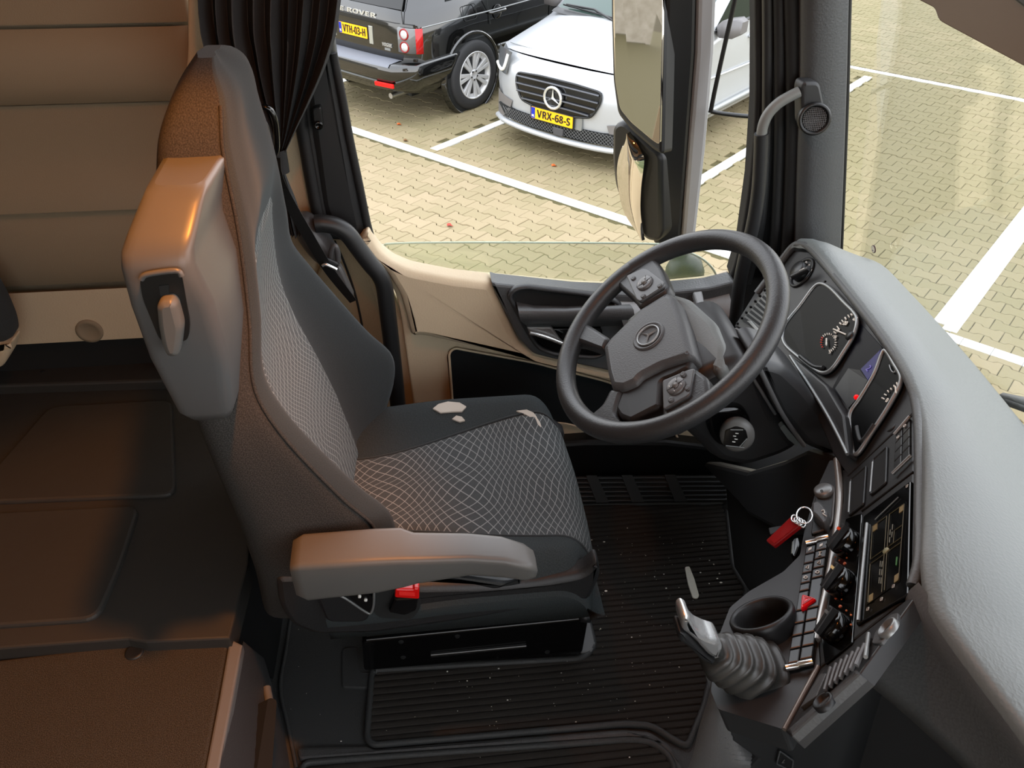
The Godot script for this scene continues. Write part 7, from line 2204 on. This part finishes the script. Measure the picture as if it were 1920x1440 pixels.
	var pb := [Vector3(0.481, 0.414, -0.8), Vector3(0.509, 0.306, -0.8), Vector3(0.554, 0.218, -0.8), Vector3(0.606, 0.158, -0.8), Vector3(0.682, 0.09, -0.8), Vector3(0.76, -0.06, -0.8)]
	s = Shape.new()
	s.grid([curve(pl, 4), curve(pm, 4), curve(pr, 4), curve(pb, 4)])
	part("cover", s, M.pillar_grey, pi)
	var fs := thing("console_fascia", "dark lower fascia right of the console with a small socket", "fascia", Vector3(0.476, 0.488, -0.6))
	s = Shape.new()
	s.slab([Vector3(0.353, 0.578, -0.635), Vector3(0.469, 0.495, -0.635), Vector3(0.545, 0.625, -0.635), Vector3(0.628, 0.561, -0.635), Vector3(1.028, 0.124, -0.635), Vector3(0.369, 0.233, -0.635), Vector3(0.438, 0.429, -0.635), Vector3(0.39, 0.485, -0.635)], Vector3(0, 0, 1), 0.06, 0.006)
	part("fascia_panel", s, M.face, fs)
	s = Shape.new()
	s.slab(rounded([Vector3(0.464, 0.455, -0.63), Vector3(0.491, 0.425, -0.63), Vector3(0.494, 0.396, -0.63), Vector3(0.466, 0.421, -0.63)], 0.003), Vector3(0, 0, 1), 0.006, 0.001)
	var sk := part("socket_cover", s, M.frame, fs)
	dash_frame("socket_rim", rounded([Vector3(0.464, 0.457, -0.629), Vector3(0.49, 0.427, -0.629), Vector3(0.494, 0.398, -0.629), Vector3(0.466, 0.423, -0.629)], 0.003), Vector3(0, 0, 1), 0.0012, M.pad_dark, sk)
	writing("socket_mark", "L", M.shell, sk, Vector3(0.475, 0.429, -0.628), Vector3(1, -0.3, 0), Vector3(0, 1, 0), 0.008, 0.0006)
	var kn := thing("round_knob", "dark round knob at the bottom edge of the dark fascia", "knob", Vector3(0.62, 0.439, -0.6))
	s = Shape.new()
	s.lathe(Vector3(0.648, 0.384, -0.62), Vector3(-0.3, 0.7, 0.6), [Vector2(0.026, -0.02), Vector2(0.026, 0.008), Vector2(0.022, 0.012), Vector2(0, 0.012)], 28)
	part("knob_cap", s, M.frame, kn)

# ---------------------------------------------------------------- bunk side, carpet and floor
func bunk_side():
	var p := thing("bunk_platform", "dark brown plastic platform with two moulded trays behind the driver seat", "platform", Vector3(-0.7, 0, -1.3))
	var s := Shape.new()
	s.slab([Vector3(-1.777, 0.4, -2.019), Vector3(-0.438, 0.4, -1.882), Vector3(-0.356, 0.4, -1.123), Vector3(-0.365, 0.4, -0.958), Vector3(-0.503, 0.4, -0.965), Vector3(-0.535, 0.4, -0.975), Vector3(-0.96, 0.4, -0.981), Vector3(-1.379, 0.4, -0.985)], Vector3.UP, 0.05, 0.004)
	part("deck", s, M.tray, p)
	s = Shape.new()
	s.slab(rounded([Vector3(-0.867, 0.41, -1.644), Vector3(-0.595, 0.41, -1.641), Vector3(-0.522, 0.41, -1.316), Vector3(-1.126, 0.41, -1.344), Vector3(-1.164, 0.41, -1.425), Vector3(-0.918, 0.41, -1.399)], 0.03), Vector3.UP, 0.012, 0.006)
	part("tray_lid", s, M.tray, p)
	s = Shape.new()
	s.slab(rounded([Vector3(-1.11, 0.41, -1.31), Vector3(-0.586, 0.41, -1.293), Vector3(-0.584, 0.41, -1.134), Vector3(-0.593, 0.41, -1.015), Vector3(-0.975, 0.41, -1.022)], 0.03), Vector3.UP, 0.012, 0.006)
	part("tray_lid", s, M.tray, p)
	s = Shape.new()
	s.slab(rounded([Vector3(-0.942, 0.425, -1.829), Vector3(-0.618, 0.425, -1.819), Vector3(-0.591, 0.425, -1.695), Vector3(-0.968, 0.425, -1.713), Vector3(-1.297, 0.425, -1.722), Vector3(-1.344, 0.425, -1.821)], 0.015), Vector3.UP, 0.03, 0.006)
	var rail := part("rear_rail", s, M.tray, p)
	for q in [Vector3(-0.913, 0.426, -1.761), Vector3(-0.81, 0.426, -1.814)]:
		s = Shape.new()
		s.lathe(q, Vector3.UP, [Vector2(0.006, 0), Vector2(0.005, 0.001), Vector2(0, 0.001)], 12)
		part("fixing_hole", s, M.deep, rail)
	s = Shape.new()
	var top := [Vector3(-0.355, 0.398, -1.126), Vector3(-0.36, 0.398, -1.058), Vector3(-0.366, 0.398, -0.958)]; var low := [Vector3(-0.373, 0, -1.334), Vector3(-0.374, 0, -1.252), Vector3(-0.377, 0, -1.157)]
	s.grid([top, low], false, false)
	s.grid([[top[0] + Vector3(0, 0, -0.6), top[0]], [low[0] + Vector3(0, 0, -0.6), low[0]]], false, false)
	part("side_panel", s, M.frame, p)
	var c := thing("engine_cover", "brown carpeted engine cover with grey plastic edging at the lower left", "engine cover", Vector3(-0.6, 0, -0.8))
	s = Shape.new()
	s.slab([Vector3(-1.369, 0.375, -0.972), Vector3(-0.963, 0.375, -0.965), Vector3(-0.514, 0.375, -0.985), Vector3(-0.373, 0.375, -0.977), Vector3(-0.372, 0.375, -0.741), Vector3(-0.371, 0.375, -0.676), Vector3(-0.365, 0.375, -0.484), Vector3(-1.156, 0.375, -0.571)], Vector3.UP, 0.3, 0.006)
	part("carpet", s, M.carpet, c)
	s = Shape.new()
	s.lathe(Vector3(-0.528, 0.376, -0.965), Vector3.UP, [Vector2(0.016, 0), Vector2(0.015, 0.002), Vector2(0.012, 0.0025), Vector2(0, 0.001)], 24)
	part("carpet_plug", s, M.frame, c)
	s = Shape.new()
	s.slab([Vector3(-0.372, 0.377, -0.976), Vector3(-0.348, 0.377, -0.96), Vector3(-0.349, 0.377, -0.865), Vector3(-0.351, 0.377, -0.738), Vector3(-0.351, 0.377, -0.673), Vector3(-0.349, 0.377, -0.482), Vector3(-0.367, 0.377, -0.484), Vector3(-0.372, 0.377, -0.675), Vector3(-0.372, 0.377, -0.74), Vector3(-0.371, 0.377, -0.858)], Vector3.UP, 0.02, 0.004)
	part("edging", s, M.tray_grey, c)
	s = Shape.new()
	var e0 := curve([Vector3(-0.352, 0.375, -0.967), Vector3(-0.348, 0.375, -0.96), Vector3(-0.351, 0.375, -0.862), Vector3(-0.351, 0.375, -0.739), Vector3(-0.352, 0.375, -0.666), Vector3(-0.351, 0.375, -0.483)], 4)
	var e1 := curve([Vector3(-0.393, 0, -1.175), Vector3(-0.381, 0, -1.152), Vector3(-0.349, 0, -1.057), Vector3(-0.321, 0, -0.95), Vector3(-0.295, 0, -0.852), Vector3(-0.249, 0, -0.608)], 4)
	var em := []
	for i in e0.size(): em.append(e0[i].lerp(e1[i], 0.55) + Vector3(0.012, 0.01, 0))
	s.grid([e0, em, e1])
	part("side_cover", s, M.tray_side, c)
	s = Shape.new()
	var so := [Vector3(-0.348, 0.24, -0.94), Vector3(-0.332, 0.24, -0.934), Vector3(-0.325, 0.24, -0.785), Vector3(-0.351, 0.24, -0.788)]
	s.slab(rounded([so[0] + Vector3(0.025, 0.01, 0), so[1] + Vector3(0.025, 0.01, 0), so[2] + Vector3(0.025, 0.01, 0), so[3] + Vector3(0.025, 0.01, 0)], 0.008), Vector3(0.8, 0.5, 0), 0.03)
	part("grip_slot", s, M.deep, c)
	s = Shape.new()
	s.tube(curve([Vector3(-0.34, 0.2, -0.995), Vector3(-0.329, 0.2, -0.949), Vector3(-0.327, 0.2, -0.886), Vector3(-0.329, 0.2, -0.808)], 4), 0.008, 10)
	part("grip_edge", s, M.tray_grey, c)
	var b := thing("bunk_cushion", "rounded dark end of a folded cushion on beige base at the left edge", "cushion", Vector3(-0.95, 0.4, -1.55))
	s = Shape.new()
	s.slab(rounded([Vector3(-1.203, 0.874, -1.6), Vector3(-0.87, 0.765, -1.6), Vector3(-0.862, 0.703, -1.6), Vector3(-0.861, 0.649, -1.6), Vector3(-0.868, 0.613, -1.6), Vector3(-0.89, 0.601, -1.6), Vector3(-1.407, 0.61, -1.6)], 0.02), Vector3(0, 0, 1), 0.05, 0.02, true)
	part("cushion_end", s, M.fabric, b)
	s = Shape.new()
	s.slab(rounded([Vector3(-1.397, 0.619, -1.59), Vector3(-0.879, 0.61, -1.59), Vector3(-0.862, 0.616, -1.59), Vector3(-0.878, 0.583, -1.59), Vector3(-0.906, 0.549, -1.59), Vector3(-1.476, 0.5, -1.59)], 0.015), Vector3(0, 0, 1), 0.05, 0.012, true)
	part("base", s, M.beige, b)

func ribbed(poly: Array, step: float) -> Shape:                      # raised ribs running along x inside an outline on the floor
	var s := Shape.new()
	var lo := INF; var hi := -INF
	for q in poly: lo = minf(lo, q.z); hi = maxf(hi, q.z)
	var z := lo + step
	while z < hi - step * 0.5:
		var xs := []
		for i in poly.size():
			var a: Vector3 = poly[i]; var b: Vector3 = poly[(i + 1) % poly.size()]
			if (a.z - z) * (b.z - z) < 0: xs.append(lerpf(a.x, b.x, (z - a.z) / (b.z - a.z)))
		xs.sort()
		for k in range(0, xs.size() - 1, 2):
			var x0: float = xs[k] + 0.006; var x1: float = xs[k + 1] - 0.006
			if x1 - x0 < 0.02: continue
			var w := step * 0.44
			var n := maxi(2, int((x1 - x0) / 0.08))
			var rows := []
			for j in n + 1:
				var x := lerpf(x0, x1, float(j) / n)
				rows.append([Vector3(x, 0.004, z - w), Vector3(x, 0.0072, z - w * 0.75), Vector3(x, 0.008, z), Vector3(x, 0.0072, z + w * 0.75), Vector3(x, 0.004, z + w)])
			s.grid(rows, false, false)
		z += step
	return s

func floor_things():
	var outlines := [[Vector3(-0.166, 0.004, -1.145), Vector3(-0.156, 0.004, -1.152), Vector3(0.296, 0.004, -1.133), Vector3(0.327, 0.004, -1.161), Vector3(0.324, 0.004, -1.303), Vector3(0.317, 0.004, -1.512), Vector3(0.348, 0.004, -1.614), Vector3(0.762, 0.004, -1.574), Vector3(0.708, 0.004, -1.355), Vector3(0.718, 0.004, -1.274), Vector3(0.596, 0.004, -1.123), Vector3(0.522, 0.004, -0.985), Vector3(0.465, 0.004, -0.905), Vector3(0.441, 0.004, -0.924), Vector3(0.406, 0.004, -0.959), Vector3(0.35, 0.004, -0.969), Vector3(-0.16, 0.004, -0.977), Vector3(-0.173, 0.004, -0.993)], [Vector3(-0.293, 0.004, -0.82), Vector3(-0.299, 0.004, -0.954), Vector3(-0.222, 0.004, -0.952), Vector3(0.353, 0.004, -0.933), Vector3(0.397, 0.004, -0.924), Vector3(0.427, 0.004, -0.889), Vector3(0.428, 0.004, -0.834), Vector3(0.401, 0.004, -0.744)]]
	for k in 2:
		var m := thing("floor_mat", ["black ribbed carpet mat in the driver's footwell beside the seat pedestal", "black carpet mat at the bottom edge beyond the rubber ridge"][k], "floor mat", Vector3(0.3, 0, -1.1) if k == 0 else Vector3(0.1, 0, -0.85))
		var poly := rounded(outlines[k], 0.02, 4)
		var s := Shape.new()
		s.slab(poly, Vector3.UP, 0.004)
		part("backing", s, M.mat_base, m)
		part("ribs", ribbed(poly, 0.016), M.mat_pile, m)
		s = Shape.new()
		var lifted := []
		for q in poly: lifted.append(q + Vector3(0, 0.002, 0))
		s.frame(lifted, Vector3.UP, 0.007, 0.008)
		part("rim", s, M.rubber, m)
	var f := get_node("floor")
	var s := Shape.new()
	s.slab(rounded([Vector3(-0.17, 0.012, -0.974), Vector3(-0.159, 0.012, -0.966), Vector3(0.344, 0.012, -0.955), Vector3(0.397, 0.012, -0.945), Vector3(0.435, 0.012, -0.906), Vector3(0.447, 0.012, -0.86), Vector3(0.435, 0.012, -0.797), Vector3(0.421, 0.012, -0.798), Vector3(0.43, 0.012, -0.886), Vector3(0.399, 0.012, -0.926), Vector3(0.354, 0.012, -0.938), Vector3(-0.221, 0.012, -0.957), Vector3(-0.304, 0.012, -0.959), Vector3(-0.311, 0.012, -0.987)], 0.01), Vector3.UP, 0.012, 0.006)
	part("rubber_ridge", s, M.ridge, f)
	s = Shape.new()
	s.slab(rounded([Vector3(-0.234, 0.006, -1.217), Vector3(-0.202, 0.006, -1.219), Vector3(-0.193, 0.006, -1.152), Vector3(-0.163, 0.006, -1.146), Vector3(-0.173, 0.006, -1.11), Vector3(-0.229, 0.006, -1.118)], 0.01), Vector3.UP, 0.006, 0.003)
	part("rubber_step", s, M.rubber, f)
	s = Shape.new()
	s.slab(rounded([Vector3(0.32, 0.014, -1.283), Vector3(0.33, 0.014, -1.285), Vector3(0.329, 0.014, -1.165), Vector3(0.316, 0.014, -1.143), Vector3(0.29, 0.014, -1.143)], 0.006), Vector3.UP, 0.012, 0.004)
	part("pedestal_rail", s, M.tray_grey, f)
	s = Shape.new()
	s.tube(curve([Vector3(-0.354, 0.006, -1.33), Vector3(-0.356, 0.006, -1.224), Vector3(-0.358, 0.006, -1.13), Vector3(-0.334, 0.006, -1.04), Vector3(-0.308, 0.006, -0.945)], 4), 0.004, 8)
	part("floor_seam", s, M.rubber, f)
	# ribbed rubber heel plate under the pedals
	var h := thing("heel_plate", "dark ribbed rubber heel plate under the pedals at the front of the footwell", "foot plate", Vector3(0.6, 0, -1.5))
	s = Shape.new()
	var q0 := [Vector3(0.352, 0.02, -1.601), Vector3(0.757, 0.02, -1.566)]; var q1 := [Vector3(0.354, 0.09, -1.63), Vector3(0.755, 0.09, -1.594)]
	s.slab([q0[0], q0[1], q1[1], q1[0]], Vector3(0, 0.8, 0.6), 0.02, 0.003)
	part("plate", s, M.mat_base, h)
	for k in 6:
		s = Shape.new()
		s.tube([(q0[0] as Vector3).lerp(q1[0], (k + 0.5) / 6.0), (q0[1] as Vector3).lerp(q1[1], (k + 0.5) / 6.0)], 0.004, 6)
		part("rib", s, M.frame, h)
	for k in 3:
		s = Shape.new()
		var x: float = [0.15, 0.38, 0.66][k]
		s.slab([(q0[0] as Vector3).lerp(q0[1], x) + Vector3(0, 0.006, 0.004), (q0[0] as Vector3).lerp(q0[1], x + 0.08) + Vector3(0, 0.006, 0.004), (q1[0] as Vector3).lerp(q1[1], x + 0.0) + Vector3(0, 0.006, 0.004), (q1[0] as Vector3).lerp(q1[1], x - 0.07) + Vector3(0, 0.006, 0.004)], Vector3(0, 0.8, 0.6), 0.005)
		part("diagonal_rib", s, M.frame, h)
	# litter
	var st := thing("pale_stick", "flat pale wooden stick lying on the ribbed footwell mat", "stick", Vector3(0.593, 0.01, -1.318))
	s = Shape.new()
	s.slab(rounded([Vector3(0.588, 0.012, -1.363), Vector3(0.6, 0.012, -1.364), Vector3(0.601, 0.012, -1.324), Vector3(0.598, 0.011, -1.273), Vector3(0.59, 0.011, -1.265), Vector3(0.581, 0.011, -1.269), Vector3(0.581, 0.012, -1.31)], 0.004, 3), Vector3.UP, 0.003, 0.001)
	part("blade", s, grained(Color(0.88, 0.87, 0.82), 0.7, noise(128, 0.1, 81), 30.0, 0.1), st)
	var mm := MultiMesh.new()
	mm.transform_format = MultiMesh.TRANSFORM_3D
	mm.use_colors = true
	s = Shape.new()
	s.lathe(Vector3.ZERO, Vector3.UP, [Vector2(0, -0.4), Vector2(0.9, -0.2), Vector2(1.0, 0.1), Vector2(0.5, 0.5), Vector2(0, 0.55)], 6, false)
	mm.mesh = s.mesh()
	var spots := []
	var corner := [Vector3(-0.16, 0.009, -0.995), Vector3(0.45, 0.009, -0.965), Vector3(0.709, 0.009, -1.466), Vector3(0.398, 0.009, -1.499)]
	while spots.size() < 170:
		var u := rng.randf(); var v := rng.randf()
		var a: Vector3 = corner[0].lerp(corner[1], u).lerp(corner[3].lerp(corner[2], u), v)
		spots.append(a)
	for q in [Vector3(-0.354, 0.007, -1.252), Vector3(-0.324, 0.007, -1.179), Vector3(-0.302, 0.007, -1.11), Vector3(-0.331, 0.007, -1.076), Vector3(-0.27, 0.007, -1.057), Vector3(-0.286, 0.007, -0.981), Vector3(-0.224, 0.007, -0.992), Vector3(-0.333, 0.007, -1.279), Vector3(-0.159, 0.007, -0.951), Vector3(0.159, 0.007, -0.939), Vector3(0.266, 0.007, -0.932), Vector3(0.345, 0.007, -0.896), Vector3(0.051, 0.007, -0.928)]: spots.append(q)
	for q in [Vector3(0.662, 0.009, -1.366), Vector3(0.667, 0.009, -1.336), Vector3(0.657, 0.009, -1.321), Vector3(0.662, 0.009, -1.308), Vector3(0.633, 0.009, -1.308), Vector3(0.348, 0.009, -1.206), Vector3(0.334, 0.009, -1.251), Vector3(0.345, 0.009, -1.241), Vector3(0.382, 0.009, -1.312), Vector3(0.409, 0.009, -1.468), Vector3(0.478, 0.009, -1.509)]: spots.append(q)
	mm.instance_count = spots.size()
	for i in spots.size():
		var r := 0.0006 + 0.0014 * pow(rng.randf(), 5.0)
		if i >= spots.size() - 11: r = rng.randf_range(0.0014, 0.0028)
		mm.set_instance_transform(i, Transform3D(Basis(Vector3.UP, rng.randf() * TAU).scaled(Vector3(r * rng.randf_range(0.7, 1.6), r * 0.7, r)), spots[i]))
		mm.set_instance_color(i, Color(0.7, 0.64, 0.5).lerp(Color(0.85, 0.84, 0.8), rng.randf()))
	var mi := MultiMeshInstance3D.new()
	mi.name = "floor_crumbs"
	mi.multimesh = mm
	var cm := paint(Color.WHITE, 0.8)
	cm.vertex_color_use_as_albedo = true
	mi.material_override = cm
	mi.set_meta("kind", "stuff"); mi.set_meta("label", "pale crumbs and grit scattered over the cab floor and mats"); mi.set_meta("category", "crumbs")
	add_child(mi)
